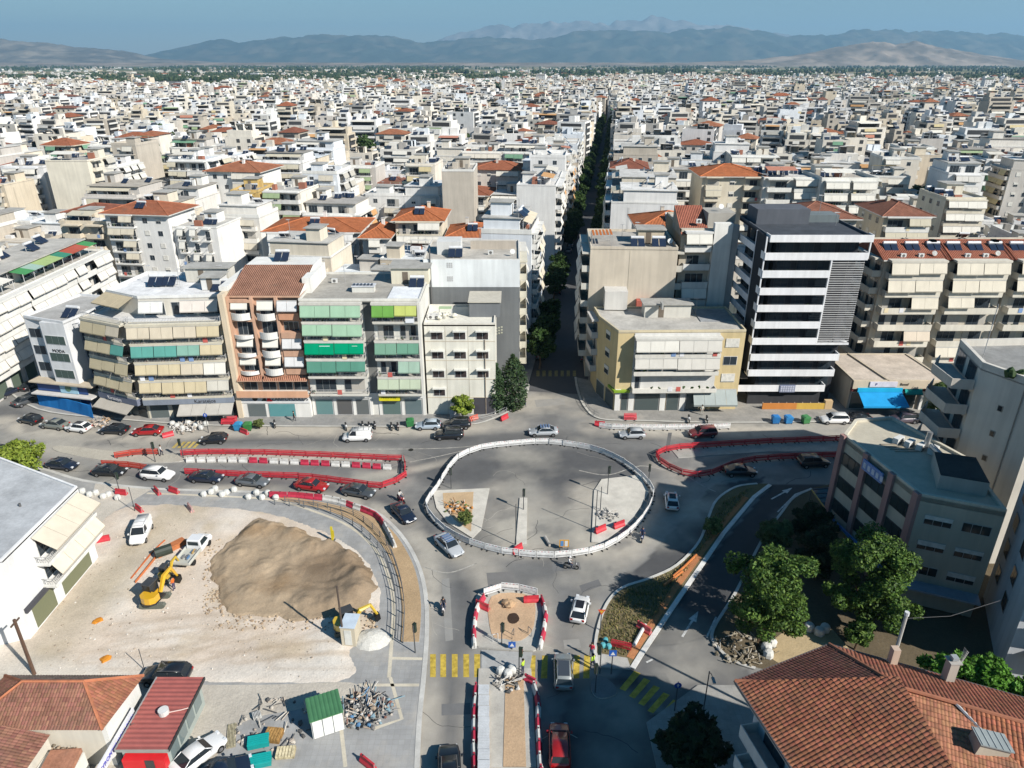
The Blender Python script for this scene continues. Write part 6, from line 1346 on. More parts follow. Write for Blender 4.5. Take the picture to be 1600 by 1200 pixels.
def build_city():
    rnd = random.Random(7); lots = []
    # blocks: two rows back to back, then a street
    t = 19.0; row = 0
    while t < 2450:
        far = t > 300
        D = rnd.uniform(12, 15) if not far else rnd.uniform(9, 13)
        for half in (0, 1):
            for side in (-1, 1):
                s = 7.3 if t < 600 else (.1 if side > 0 else 3.0); k = 0; run = 0
                maxs = 80 + (t + 120) * .92 + 40
                while s < maxs:
                    w_ = rnd.uniform(9, 17) if not far else rnd.choice([rnd.uniform(6, 11), rnd.uniform(8, 15), rnd.uniform(10, 20)])
                    endb = run + w_ > 48
                    lots.append(dict(side=side, s=s, w=w_, t=t + (0 if half or rnd.random() < .6 else rnd.uniform(.3, 1.5)), D=D * (1 if rnd.random() < .5 else rnd.uniform(.75, .98)), half=half, row=row, first=(run == 0), last=endb)); run += w_ + .15
                    s += w_ + .15
                    if endb: s += rnd.uniform(7, 9); run = 0
            t += D + (.3 if half == 0 else 0)
        t += rnd.uniform(7.5, 9.5); row += 1
        if 1100 < t < 1800 and rnd.random() < .2: t += 20
    out = []; stuffl = []
    for L in lots:
        s0 = L['s'] if L['side'] > 0 else -L['s'] - L['w']; t0 = L['t']
        if any(s0 < b[1] and s0 + L['w'] > b[0] and t0 < b[3] and t0 + L['D'] > b[2] for b in BLOCKED): continue
        X, Y = AV(s0 + L['w'] / 2, t0 + L['D'] / 2); px, py = proj(X, Y, 15)
        if px < -60 or px > 1660 or Y < 100: continue
        edge = 1750 + 220 * math.sin(X / 260) - (250 if X < -500 else 0) + (150 if X > 300 else 0)
        if Y > edge: continue
        if rnd.random() < (.02 if Y < 500 else .06): continue
        L['s0'] = s0; L['Y'] = Y; L['X'] = X
        nf = rnd.choice([1, 2, 3, 3, 4, 4, 5, 5, 6, 6]) if Y < 900 else rnd.choice([1, 2, 2, 3, 4, 5, 6])
        if rnd.random() < .04: nf += 2
        if rnd.random() < .12: nf = max(1, nf - 3)
        if Y < 215: nf = min(nf, rnd.choice([3, 4, 4, 5]))
        if L['s'] < 10: nf = rnd.choice([5, 6, 6, 7])
        L['nf'] = nf; stuffl.append(L)
    stuffl.sort(key=lambda l: l['Y']); near = stuffl[:NEAR_COUNT]; rest = stuffl[NEAR_COUNT:]
    # names in words: position in its row counted from the avenue
    cnt = {}
    near.sort(key=lambda l: (l['row'], l['half'], l['side'], l['s']))
    for L in near:
        key = (L['row'], L['half'], L['side']); cnt[key] = cnt.get(key, 0) + 1; pos = cnt[key]
        side = 'right' if L['side'] > 0 else 'left'
        rr = random.Random(int(L['t'] * 10 + L['s0'] * 7)); wc = rr.choice(WALLC); nf = L['nf']; rk = rr.choice(['flat', 'flat', 'flat', 'flat', 'setback', 'setback', 'setback', 'flat', 'hip'])
        s0, w_, D, t0 = L['s0'], L['w'], L['D'], L['t']
        av = L['s'] < 10; rot = -AVA
        if av and L['side'] < 0 or av and L['side'] > 0:
            # faces the avenue
            if L['side'] < 0: X, Y = AV(s0 + w_, t0); rt = rot + R(90); Wd, Dd = D, w_      # front looks right
            else: X, Y = AV(s0, t0 + D); rt = rot - R(90); Wd, Dd = D, w_
            sides = (1 if rr.random() < .4 else 0, 0) if L['side'] < 0 else (0, 1 if rr.random() < .4 else 0); nm = 'facing the tree-lined avenue'
        elif L['half'] == 0:
            X, Y = AV(s0, t0); rt = rot; Wd, Dd = w_, D; nm = 'front half'
            sides = (2 if (L['first'] if L['side'] > 0 else L['last']) else 0, 2 if (L['last'] if L['side'] > 0 else L['first']) else 0)
        else:
            X, Y = AV(s0 + w_, t0 + D); rt = rot + R(180); Wd, Dd = w_, D; nm = 'rear half'
            sides = (2 if (L['last'] if L['side'] > 0 else L['first']) else (0), 2 if (L['first'] if L['side'] > 0 else L['last']) else 0)
        label = '%s-storey %s block%s, %s %s of avenue, %s row %s' % (NUMW[min(10, nf + 1)], wcname(wc), ', red tile roof' if rk == 'hip' else '', ordn(pos), side, 'street-front' if L['half'] == 0 else 'backing', NUMW[L['row'] + 1] if L['row'] < 10 else str(L['row'] + 1))
        jr = rt + rr.uniform(-.025, .025)
        if L['Y'] < LOD_Y:
            r_ = generic('apartment_block', label, X, Y, jr, Wd, Dd, nf, rr, sides, 1, 'apartment blocks of the city behind the boulevard', rk, wc)
            if L['half'] == 1 and not av and L['Y'] < LOD_Y:      # plain rear side turned to the camera: windows and service balconies
                facade(r_, (Wd, Dd), (0, Dd), 3.8, nf, 3.0, [(.8, Wd * .45, 'W'), (Wd * .5, Wd - .8, 'B', dict(proj=1.1, col=tuple(c * .95 for c in wc), par=rr.choice(['rail', 'solid']), aw=[[rr.choice([None, (.6, .57, .5), (.5, .46, .38)])] for _ in range(nf)]))] if rr.random() < .75 else [(1, Wd - 1, 'W')] if rr.random() < .5 else [], rr, lod=1, topslab=False)
        else:
            q = MB(); city_lump(q, 0, 0, 0, Wd, Dd, 3.8 + nf * 3, rr); o = q.obj('apartment_block'); o.location = (X, Y, 0); o.rotation_euler = (0, 0, jr)
            tag(o, label, 'apartment building', 'apartment blocks of the city behind the boulevard')
    q = MB()
    for L in rest:
        s0, w_, D, t0 = L['s0'], L['w'], L['D'], L['t']; rr = rnd; jr = -AVA + rr.uniform(-.07, .07) + .22 * math.sin(int(t0 / 90) * 1.7 + int(s0 / 110) * 2.3)
        if L['half'] == 0 or rr.random() < .65: X, Y = AV(s0, t0); rt = jr
        else: X, Y = AV(s0 + w_, t0 + D); rt = jr + R(180)
        city_lump(q, X, Y, rt, w_, D, 3.8 + L['nf'] * 3, rr)
    # scattered villages on the plain
    q.M = None
    for k in range(700):
        Y = rnd.uniform(2400, 7500); X = rnd.uniform(-.8, .8) * Y
        if rnd.random() < .55: X = rnd.uniform(-.8, .1) * Y
        H_ = rnd.uniform(4, 9); W_ = rnd.uniform(10, 40); city_lump(q, X, Y, rnd.uniform(-.5, .5), W_, rnd.uniform(9, 20), H_, rnd)
    q.M = None
    o = q.obj('distant_city'); tag(o, 'mass of far white and red-roofed houses reaching the plain', 'distant houses', kind='stuff')

def build_far():
    rnd = random.Random(3)
    # far groves and tree belts
    q = MB()
    def grove(X, Y, r, n, hh=9):
        for _ in range(n):
            a = rnd.uniform(0, 6.28); d = r * math.sqrt(rnd.random()); h = rnd.uniform(.6, 1.1) * hh
            g = rnd.choice([(.035, .06, .022), (.05, .075, .03), (.03, .05, .025), (.065, .085, .035)])
            q.ball((X + d * math.cos(a), Y + d * math.sin(a) * .6, h * .55), h * .55, g, 'leaf', 6, 4, 1.1, .3, rnd)
    for k in range(120):
        Y = rnd.uniform(1850, 3600); grove(rnd.uniform(-.75, .8) * Y, Y, rnd.uniform(60, 190), 40, 10)
    for k in range(110):
        Y = rnd.uniform(3600, 9000); grove(rnd.uniform(-.8, .8) * Y, Y, rnd.uniform(150, 400), 24, 18)
    for X, Y, r in ((-130, 1250, 50), (-60, 1200, 40), (-190, 1350, 60), (-30, 1350, 40), (-560, 1500, 60), (-420, 1450, 40)): grove(X, Y, r, 60, 16)
    for k in range(90):
        Y = rnd.uniform(1800, 2500); grove(rnd.uniform(.0, .85) * Y, Y, rnd.uniform(50, 130), 30, 12)
    tag(q.obj('distant_trees'), 'dark green belts of far trees on the plain beyond the city', 'distant trees', kind='stuff')
    # mountains as ridged height fields
    def range_(name, dist, depth, prof, col, seed, rough=.35, x0=-60, x1=1660, col2=None):
        xs_px = [p[0] for p in prof]; ys_px = [p[1] for p in prof]
        nx, ny = 520, 80
        ux = np.linspace((x0 - 800) / FPX, (x1 - 800) / FPX, nx); ty = np.linspace(0, 1, ny); U, T = np.meshgrid(ux, ty)
        Yg = dist + depth * (T - .5); Xg = U / (CP) * (dist * 1.0) * (Yg / dist) ** .3
        pyx = np.interp(800 + U * FPX, xs_px, ys_px); top = CAMH + dist * np.array([0.0]) + 0
        v = (600 - pyx) / FPX; Htop = CAMH + dist * (-SP + v * CP) / (CP + v * SP)
        env = np.clip(1 - np.abs(T - .5) * 2, 0, 1) ** .75
        nz = fnoise(Xg, Yg * .8, dist * .05, seed, 6); rd = 1 - np.abs(2 * nz - 1); n2 = fnoise(Xg, Yg, dist * .012, seed + 9, 5); n3 = fnoise(Xg, Yg, dist * .02, seed + 3, 5); r3 = 1 - np.abs(2 * n3 - 1)
        Zg = np.maximum(Htop, 0) * env * (1 - (.75 * (1 - rd) + .35 * (1 - r3)) * np.clip(1.15 - env, 0, 1)) + np.maximum(Htop, 0) * ((n2 - .5) * .10 + (r3 - .6) * .08) * np.clip(env * 3, 0, 1) - 6
        C = np.empty(U.shape + (3,)); C[:] = col
        k = np.clip(fnoise(Xg, Yg, dist * .02, seed + 5, 6) * 4 - 1.7, 0, 1)[..., None]
        C = C * (1 - k) + np.array(col2 or tuple(c * 1.6 for c in col)) * k
        nx_, ny_ = nx, ny; v_ = np.stack([Xg, Yg, Zg], -1).reshape(-1, 3); i, j = np.meshgrid(np.arange(nx - 1), np.arange(ny - 1)); a = (j * nx + i).ravel()
        F = np.stack([a, a + 1, a + nx + 1, a + nx], 1); me = bpy.data.meshes.new(name); me.from_pydata(v_.tolist(), [], F.tolist())
        at = me.color_attributes.new('Col', 'FLOAT_COLOR', 'POINT'); c4 = np.ones((len(v_), 4), np.float32); c4[:, :3] = C.reshape(-1, 3); at.data.foreach_set('color', c4.ravel())
        me.materials.append(MATS['mountain']); me.polygons.foreach_set('use_smooth', [True] * len(F))
        o = bpy.data.objects.new(name, me); sc.collection.objects.link(o); struct(o)
    m, n, b, a = newmat('mountain', .98, .02); g = geo(n)
    n.links.new(tint(n, a.outputs['Color'], rng_map(n, noise(n, .0012, 7, g, .7), .3, .7, 1.25, .75)), b.inputs['Base Color'])
    range_('mountain_range_high', 25500, 4000, [(-60, 97), (640, 97), (700, 62), (760, 42), (820, 36), (880, 33), (940, 27), (985, 25), (1040, 33), (1100, 42), (1180, 58), (1260, 80), (1660, 97)], (.15, .14, .13), 2)
    range_('mountain_range_main', 19500, 5000, [(-60, 97), (280, 97), (350, 80), (410, 64), (425, 60), (450, 66), (500, 56), (560, 53), (640, 54), (690, 66), (760, 57), (830, 58), (880, 50), (930, 45), (1000, 48), (1070, 39), (1120, 47), (1150, 57), (1200, 50), (1250, 44), (1300, 46), (1350, 48), (1420, 49), (1470, 57), (1500, 58), (1560, 66), (1660, 74)], (.045, .055, .04), 4, col2=(.10, .095, .07))
    range_('mountain_range_west', 14000, 4000, [(-60, 44), (20, 46), (60, 47), (110, 52), (160, 62), (200, 64), (240, 72), (300, 78), (340, 90), (420, 97), (1660, 97)], (.10, .085, .065), 6, col2=(.21, .175, .13))
    range_('hill_east', 11000, 2200, [(-60, 97), (1030, 97), (1120, 92), (1180, 82), (1230, 70), (1262, 62), (1290, 68), (1320, 63), (1350, 72), (1400, 82), (1460, 94), (1520, 97), (1660, 97)], (.17, .135, .10), 8, col2=(.30, .24, .185))

def build_haze():
    q = MB(); S = 52000; q.box(-S, S, -3000, 40000, -2.5, 1760, (1, 1, 1), 'plaster'); o = q.obj('haze')
    m = bpy.data.materials.new('haze_air'); m.use_nodes = True; n = m.node_tree; n.nodes.remove(n.nodes['Principled BSDF'])
    v = n.nodes.new('ShaderNodeVolumePrincipled'); v.inputs['Density'].default_value = HAZE
    v.inputs['Color'].default_value = (.38, .70, 1.0, 1); v.inputs['Anisotropy'].default_value = 0.1
    n.links.new(v.outputs[0], n.nodes['Material Output'].inputs['Volume'])
    o.data.materials.clear(); o.data.materials.append(m); o['kind'] = 'stuff'; o['label'] = 'thin blue haze over the plain and mountains'; o['category'] = 'haze'
HAZE = 5.0e-5
NEAR_COUNT = 256; LOD_Y = 300
def landmarks():
    """blocks of the middle distance placed one by one from their eave lines"""
    a = (.64, .62, .56)
    for k, (p0, p1, py, z, D, rk, wc, ac, sd, lab) in enumerate((
        (415, 560, 362, 15.8, 15, 'hip', (.74, .73, .70), (.62, .62, .60), (0, 1), 'white block with bright orange hip roof and solar panel, behind the pink block'),
        (566, 606, 372, 15.8, 12, 'hip', (.74, .73, .70), a, (0, 0), 'small white block with orange roof joined to the orange-roofed block'),
        (700, 775, 378, 14.8, 12, 'hip', (.66, .63, .56), a, (0, 0), 'low block with orange-red tiled roof behind the blank-walled block'),
        (776, 838, 366, 15.8, 13, 'hip', (.66, .63, .56), a, (0, 2), 'red-roofed corner block left of the avenue, behind the blank-walled block'),
        (618, 690, 352, 17.8, 12, 'hip', (.66, .60, .48), a, (0, 0), 'cream block with brown tile roof left of the low red roofs'),
        (1000, 1100, 366, 20.8, 13, 'hip', (.62, .58, .50), a, (0, 0), 'block with wide dark red tiled roof behind the blank beige block'),
        (1098, 1192, 276, 24.8, 14, 'hip', (.66, .60, .48), a, (0, 0), 'cream block with red roofs and tall grey side wall, upper middle right'),
        (1194, 1282, 279, 24.8, 14, 'flat', (.70, .69, .64), a, (0, 0), 'pale block with long awning rows joined right of the red-roofed cream block'),
        (1284, 1372, 283, 24.8, 14, 'flat', (.70, .69, .64), a, (0, 2), 'third of the long pale blocks in line, right end with open balconies'),
        (1240, 1338, 342, 21.8, 13, 'hip', (.62, .56, .46), a, (1, 0), 'block with brown hip roof directly behind the dark modern block'),
        (1382, 1452, 338, 21.8, 13, 'hip', (.64, .58, .46), a, (1, 0), 'cream block with brown hip roof behind the twin cream balcony blocks'),
        (1478, 1540, 312, 21.8, 13, 'flat', (.66, .61, .5), a, (1, 0), 'cream block with flat roof terrace, upper right'),
        (70, 137, 252, 24.8, 14, 'flat', (.72, .67, .56), None, (0, 2), 'tall block showing a blank cream wall, upper left'),
        (0, 68, 262, 21.8, 14, 'flat', (.68, .68, .68), a, (0, 0), 'grey-white balcony block at the upper left edge'),
        (138, 184, 262, 21.8, 14, 'flat', (.74, .73, .72), a, (0, 2), 'white balcony block right of the blank cream wall'),
        (972, 1030, 245, 18.8, 13, 'hip', (.70, .67, .60), a, (0, 0), 'block with orange roof line just right of the avenue, upper middle'),
        (690, 740, 268, 24.8, 14, 'flat', (.52, .47, .40), None, (1, 0), 'tall grey-brown blank block with dark side, above the red roofs'),
        (360, 404, 300, 18.8, 13, 'flat', (.56, .40, .16), (.56, .38, .12), (0, 0), 'block with orange-yellow balconies, left of centre'))):
        x0, y0, _ = P(p0, py, z); x1, y1, _ = P(p1, py, z); rr = random.Random(500 + k); Wd = x1 - x0; nf = int((z - 3.8) / 3 + .5); yy = (y0 + y1) / 2
        r_ = generic('apartment_block', lab, x0, yy, -.03, Wd, D, nf, rr, sd, 1, 'apartment blocks of the city behind the boulevard', rk, wc, ac, blank=ac is None, tc=(.46, .155, .065) if 'orange' in lab or 'red' in lab else (.27, .12, .08))
        c = [to_st(x0, yy), to_st(x1, yy), to_st(x0, yy + D), to_st(x1, yy + D)]
        BLOCKED.append((min(q[0] for q in c) - .3, max(q[0] for q in c) + .3, min(q[1] for q in c) - .5, max(q[1] for q in c) + .3))
landmarks(); build_city(); build_far(); build_haze()
# ================================================================== VEHICLES
CARS = {}
def make_car(kind, col):
    """front points along +x, origin at the middle on the ground"""
    L, Wd, Hh, hood, ws, rf0, rf1, rw, deck = dict(
        hatch=(4.0, 1.74, 1.48, .86, .70, .30, -1.35, -1.88, .98), sedan=(4.5, 1.78, 1.44, .86, .95, .35, -.95, -1.65, .98),
        suv=(4.45, 1.84, 1.66, 1.02, .95, .45, -1.75, -2.08, 1.08), van=(4.4, 1.82, 1.85, 1.05, 1.25, .70, -2.08, -2.16, 1.1),
        mpv=(4.3, 1.80, 1.60, .98, 1.05, .45, -1.80, -2.05, 1.05))[kind]
    h = L / 2; w = Wd / 2; zb = .24; belt = deck - .02
    root = empty(dict(hatch='hatchback_car', sedan='sedan_car', suv='suv_car', van='small_van', mpv='people_carrier')[kind], (0, 0, 0))
    q = MB()
    # lower body: rounded sections from nose to tail
    st = [(-h, .62, .78, .80), (-h + .08, .40, .88, deck - .04), (-h + .45, zb, 1.0, deck), (-h * .5, zb, 1.0, belt), (0, zb, 1.0, belt - .02), (ws - .1, zb, 1.0, hood + .08), (h - .95, zb, .99, hood - .02), (h - .35, zb + .03, .93, hood - .14), (h - .08, .34, .80, hood - .26), (h, .44, .66, .58)]
    rings = []
    for x, z0, f, z1 in st:
        ww = w * f; zm = z0 + (z1 - z0) * .55
        rings.append([(x, -ww * .86, z0), (x, -ww, z0 + .12), (x, -ww, zm), (x, -ww * .93, z1 - .03), (x, -ww * .80, z1), (x, ww * .80, z1), (x, ww * .93, z1 - .03), (x, ww, zm), (x, ww, z0 + .12), (x, ww * .86, z0)])
    q.rings(rings, col, 'car_paint')
    # pillars and roof
    rz = Hh; wr = w * .74; wb = w * .88
    def roofring(x, z, ww): return [(x, -ww, z - .06), (x, -ww * .9, z), (x, ww * .9, z), (x, ww, z - .06)]
    q.rings([roofring(rf1 - .02, rz - .05, wr), roofring((rf0 + rf1) / 2, rz, wr), roofring(rf0 + .02, rz - .04, wr)], col, 'car_paint')
    for s in (-1, 1):
        for (xa, za, xb, zb_) in ((ws, hood + .06, rf0, rz - .07), (rw, deck - .02, rf1, rz - .08)):
            q.tube([(xa, s * wb * .97, za), (xb, s * wr * .98, zb_)], .045, 4, col, 'car_paint')
        if kind != 'van': xm = (rf0 + rf1) / 2 + .1; q.tube([(xm, s * wb * .99, belt), (xm, s * wr, rz - .06)], .035, 4, (.02, .02, .02) if kind != 'van' else col, 'car_paint')
    q.obj('body', root, True)
    g = (.02, .026, .032)
    q = MB(); q.face([(ws, -wb * .93, hood + .08), (ws, wb * .93, hood + .08), (rf0, wr * .93, rz - .06), (rf0, -wr * .93, rz - .06)], g, 'glass'); q.obj('windshield', root)
    q = MB(); q.face([(rw, wb * .93, deck), (rw, -wb * .93, deck), (rf1, -wr * .93, rz - .08), (rf1, wr * .93, rz - .08)], g, 'glass'); q.obj('rear_window', root)
    for s in (-1, 1):
        q = MB(); xr = (rw, rf1) if kind != 'van' else (.05, .05)
        f = [(ws - .05, s * wb, hood + .1), (xr[0] + .05, s * wb, deck), (xr[1], s * wr, rz - .08), (rf0, s * wr, rz - .08)]
        q.face(f if s < 0 else f[::-1], g, 'glass'); q.obj('side_window', root)
        if kind == 'van':
            q = MB(); f = [(.05, s * wb, deck), (rw, s * wb, deck), (rf1, s * wr, rz - .06), (.05, s * wr, rz - .06)]; q.face(f if s < 0 else f[::-1], col, 'car_paint'); q.obj('cargo_side', root)
        q = MB(); q.box(h - .28, h - .06, s * w * .62 - .15, s * w * .62 + .15, .58, .74, (.6, .62, .64), 'glass'); q.obj('headlight', root)
        q = MB(); q.box(-h + .0, -h + .10, s * w * .68 - .13, s * w * .68 + .13, .70, .92, (.35, .01, .01), 'glass'); q.obj('tail_light', root)
        q = MB(); q.box(ws - .3, ws - .12, s * (w + .1) - .08, s * (w + .1) + .08, belt + .02, belt + .16, col, 'car_paint'); q.obj('mirror', root)
        for x in (h - .82, -h + .82):
            q = MB(); q.tube([(x, s * (w - .20), .32), (x, s * (w + .015), .32)], .33, 14, (.015, .015, .015), 'rubber'); wh = q.obj('wheel', root)
            q = MB(); q.tube([(x, s * (w + .0), .32), (x, s * (w + .03), .32)], .19, 10, (.35, .35, .36), 'steel'); q.obj('rim', wh)
    q = MB(); q.box(h - .06, h + .02, -.3, .3, .34, .46, (.03, .03, .03), 'plastic'); q.obj('number_plate', root)
    if kind == 'suv' :
        q = MB()
        for s in (-1, 1): q.tube([(rf0 - .1, s * wr * .9, rz + .04), (rf1 + .1, s * wr * .9, rz + .03)], .025, 4, (.3, .3, .3), 'steel')
        q.obj('roof_rail', root)
    return root
def car(kind, colname, px, head, label, z=.0, cat='car', group=None, scale=1.0):
    """px: ground pixel under the middle of the car, head: pixel point its nose looks at"""
    COL = dict(black=(.012, .013, .016), white=(.72, .72, .71), red=(.30, .012, .012), dkred=(.16, .02, .025), silver=(.38, .40, .42), grey=(.10, .11, .12), dkblue=(.012, .018, .035), ltblue=(.34, .40, .46), dkgrey=(.05, .055, .06), olive=(.16, .17, .15), purple=(.09, .07, .09), greyg=(.22, .24, .24))
    x, y, _ = P(px[0], px[1], z); hx, hy, _ = P(head[0], head[1], z); rz = math.atan2(hy - y, hx - x)
    key = (kind, colname)
    if key not in CARS: CARS[key] = o = make_car(kind, COL[colname]); o.location = (x, y, z); o.rotation_euler = (0, 0, rz); tag(o, label, cat, group)
    else:
        o = copy_tree(CARS[key], (x, y, z), rz, label)
        if group: o['group'] = group
    o['category'] = cat
    return o
def lr(x, y, d, n): return (x + d, y + n)
def build_cars():
    R_, L_ = 60, -60
    car('hatch', 'black', (335, 691), (275, 694), 'black hatchback driving left past the red-fenced median, nearest the green sign pole')
    v = car('van', 'white', (559, 687), (500, 689), 'small white van with roof rack driving left on the boulevard', cat='van')
    q = MB()
    for k in range(4): q.box(-1.9 + k * .8, -1.86 + k * .8, -.62, .62, 1.9, 1.94, (.4, .4, .4), 'paint')
    for s in (-.6, .6): q.box(-1.95, .6, s - .02, s + .02, 1.88, 1.93, (.4, .4, .4), 'paint')
    q.obj('roof_rack', v)
    car('suv', 'black', (702, 684), (640, 686), 'black estate car driving left, just left of the white fenced oval')
    s_ = car('sedan', 'silver', (849, 679), (790, 680), 'silver saloon passing behind the top of the white fenced oval')
    q = MB()
    for k in range(4): q.box(-.9 + k * .4, -.7 + k * .4, -.5, .5, 1.46, 1.56, (.12, .18, .30), 'fabric')
    q.obj('roof_load', s_)
    car('hatch', 'silver', (987, 683), (930, 684), 'silver hatchback driving left, between the oval and the red car')
    car('mpv', 'dkred', (1097, 681), (1040, 684), 'dark red car driving left beside the eastern red barriers')
    car('sedan', 'dkblue', (99, 731), (150, 737), 'dark car in the queue, leftmost beside the yellow-green tree')
    car('sedan', 'black', (173, 741), (235, 743), 'black saloon queueing right behind the white SUV')
    car('suv', 'white', (248, 747), (310, 752), 'white SUV with black roof bars queueing on the boulevard')
    car('sedan', 'dkblue', (324, 751), (385, 755), 'dark blue saloon between the white SUV and the grey saloon in the queue')
    car('sedan', 'grey', (396, 757), (455, 763), 'grey saloon in the queue just left of the bright red saloon')
    car('sedan', 'red', (488, 764), (550, 772), 'bright red saloon in the queue beside red barriers')
    car('sedan', 'dkgrey', (561, 773), (620, 783), 'dark grey saloon leading the queue by the barrier corner')
    car('sedan', 'dkblue', (631, 807), (655, 832), 'dark blue saloon turning down the curve behind a motorcycle')
    car('sedan', 'silver', (702, 858), (738, 892), 'silver-blue saloon turning below the left end of the white fenced oval')
    o = car('hatch', 'white', (1049, 788), (1046, 760), 'white hatchback with black sunroof right of the white fenced oval')
    q = MB(); q.box(-.9, .25, -.42, .42, 1.47, 1.50, (.02, .02, .025), 'glass'); q.obj('sunroof', o)
    car('hatch', 'white', (906, 958), (915, 918), 'white hatchback driving up the southern road beside the verge')
    o = car('mpv', 'greyg', (880, 1056), (878, 1000), 'grey people carrier with glass roof on the yellow crossing')
    q = MB(); q.box(-1.5, .3, -.5, .5, 1.59, 1.62, (.05, .06, .075), 'glass'); q.obj('sunroof', o)
    car('mpv', 'red', (874, 1172), (872, 1100), 'red car in deep shade at the bottom, driving up')
    car('suv', 'black', (703, 1210), (700, 1150), 'black car cut off by the bottom edge left of the median')
    car('sedan', 'black', (1156, 741), (1215, 741), 'black car in the building shadow below the eastern red barriers')
    car('suv', 'black', (1270, 727), (1330, 724), 'black SUV in deep shade close to the beige office')
    car('hatch', 'ltblue', (669, 669), (620, 670), 'pale blue hatchback parked on the kerb left of a black SUV')
    car('suv', 'black', (714, 668), (660, 670), 'black SUV parked before the panelled white building')
    car('hatch', 'black', (49, 660), (0, 650), 'black hatchback parked at the far left end of the line')
    car('sedan', 'olive', (87, 668), (40, 662), 'grey-green old saloon parked second in the left line')
    car('hatch', 'white', (124, 673), (80, 668), 'small white three-box car parked third in the left line')
    car('sedan', 'black', (180, 676), (120, 674), 'black saloon parked left of a red coupe')
    car('sedan', 'red', (232, 678), (180, 680), 'red coupe parked at the kerb beside rubble')
    car('sedan', 'dkblue', (14, 617), (60, 596), 'dark blue car parked outside the far left shop')
    car('sedan', 'dkgrey', (44, 630), (88, 614), 'dark grey saloon parked left of the blue tarpaulin fence')
    car('sedan', 'black', (52, 606), (90, 588), 'black car in shade by the glazed shop corner far left')
    car('sedan', 'black', (2, 710), (40, 716), 'dark car cut by the left edge above the yellow-green tree')
    car('mpv', 'white', (1302, 660), (1250, 660), 'white hatchback parked beside the green bin')
    car('sedan', 'black', (1337, 658), (1290, 660), 'black saloon parked nose to tail behind the white hatchback on the right')
    car('mpv', 'purple', (1411, 659), (1360, 660), 'dark purple car parked before the low blue-awning shop')
    car('sedan', 'black', (1458, 659), (1400, 660), 'dark car half hidden by the grey balconies')
    car('suv', 'white', (841, 455), (841, 475), 'white car stopped on the shaded avenue between houses', z=.02)
    rnd = random.Random(5); k = 0
    for t in range(24, 330, 7):
        for s in (-4.3, 4.3):
            if rnd.random() < .72 and not (35 < t < 52 and s < 0):
                X, Y = AV(s, t); kd, cn = rnd.choice([('hatch', 'black'), ('sedan', 'silver'), ('hatch', 'white'), ('sedan', 'dkblue'), ('hatch', 'silver'), ('sedan', 'grey')])
                if (kd, cn) in CARS: k += 1; copy_tree(CARS[(kd, cn)], (X, Y, .02), R(90) - AVA, '%s parked on the avenue, %s on the %s side from the boulevard' % ({'hatch': 'hatchback', 'sedan': 'saloon'}[kd], ordn((t - 17) // 7), 'left' if s < 0 else 'right'), 'cars parked along the avenue')['category'] = 'car'
    car('sedan', 'white', (312, 1186), (345, 1160), 'white saloon parked beside the red-roofed kiosk', z=.14)
    car('suv', 'black', (262, 1062), (200, 1062), 'black SUV parked behind the old tiled house', z=.14)
    car('sedan', 'dkblue', (352, 1215), (390, 1200), 'dark car cut by the bottom edge right of the white saloon', z=.14)
    v = car('van', 'white', (222, 838), (208, 868), 'white van parked on the dusty lot near the white corner house', z=.16, cat='van')
    # flatbed pickup
    x, y, _ = P(304, 868, .18); hx, hy, _ = P(330, 835, .18); t = tag(empty('pickup_truck', (x, y, .18), math.atan2(hy - y, hx - x)), 'white crew-cab flatbed pickup with open grey bed beside the sand heap', 'pickup truck')
    q = MB(); wc = (.70, .71, .72); sx = [(.2, .45, 1.9), (.3, .45, 1.95), (1.5, .45, 1.9), (2.0, .45, 1.25), (2.7, .5, 1.1), (2.8, .5, .8)]
    q.rings([[(a, -.86, b), (a, -.88, .9), (a, -.70, c), (a, .70, c), (a, .88, .9), (a, .86, b)] for a, b, c in sx], wc, 'car_paint'); q.obj('cab', t)
    q = MB(); q.face([(2.03, -.72, 1.27), (2.03, .72, 1.27), (1.56, .66, 1.86), (1.56, -.66, 1.86)], (.02, .03, .035), 'glass'); q.obj('windshield', t); q = MB(); q.box(.16, .2, -.6, .6, 1.3, 1.75, (.02, .03, .035), 'glass'); q.obj('rear_window', t)
    for s in (-1, 1):
        q = MB(); f = [(1.9, s * .885, 1.15), (.4, s * .885, 1.15), (.45, s * .76, 1.75), (1.45, s * .76, 1.75)]; q.face(f if s < 0 else f[::-1], (.02, .03, .035), 'glass'); q.obj('side_window', t)
        for a in (2.0, -1.6): q = MB(); q.tube([(a, s * .62, .36), (a, s * .9, .36)], .36, 12, (.02, .02, .02), 'rubber'); q.obj('wheel', t)
        q = MB(); q.box(2.7, 2.84, s * .6 - .13, s * .6 + .13, .8, .98, (.6, .6, .6), 'glass'); q.obj('headlight', t)
    q = MB(); q.box(-2.7, .1, -.95, .95, .75, .87, (.45, .45, .40), 'paint'); 
    for a in ((-2.7, .1, -.95, -.9), (-2.7, .1, .9, .95), (-2.74, -2.69, -.95, .95)): q.box(*a, .87, 1.15, (.5, .5, .46), 'paint')
    q.obj('flatbed', t)
    rr = random.Random(9); q = MB()
    for k in range(9): a, b = rr.uniform(-2.3, -.3), rr.uniform(-.6, .6); q.box(a, a + rr.uniform(.2, .7), b, b + .12, .88, .98 + rr.uniform(0, .15), rr.choice([(.2, .2, .2), (.4, .4, .42), (.1, .2, .35), (.45, .3, .12)]), 'paint')
    q.obj('tools_in_bed', t)

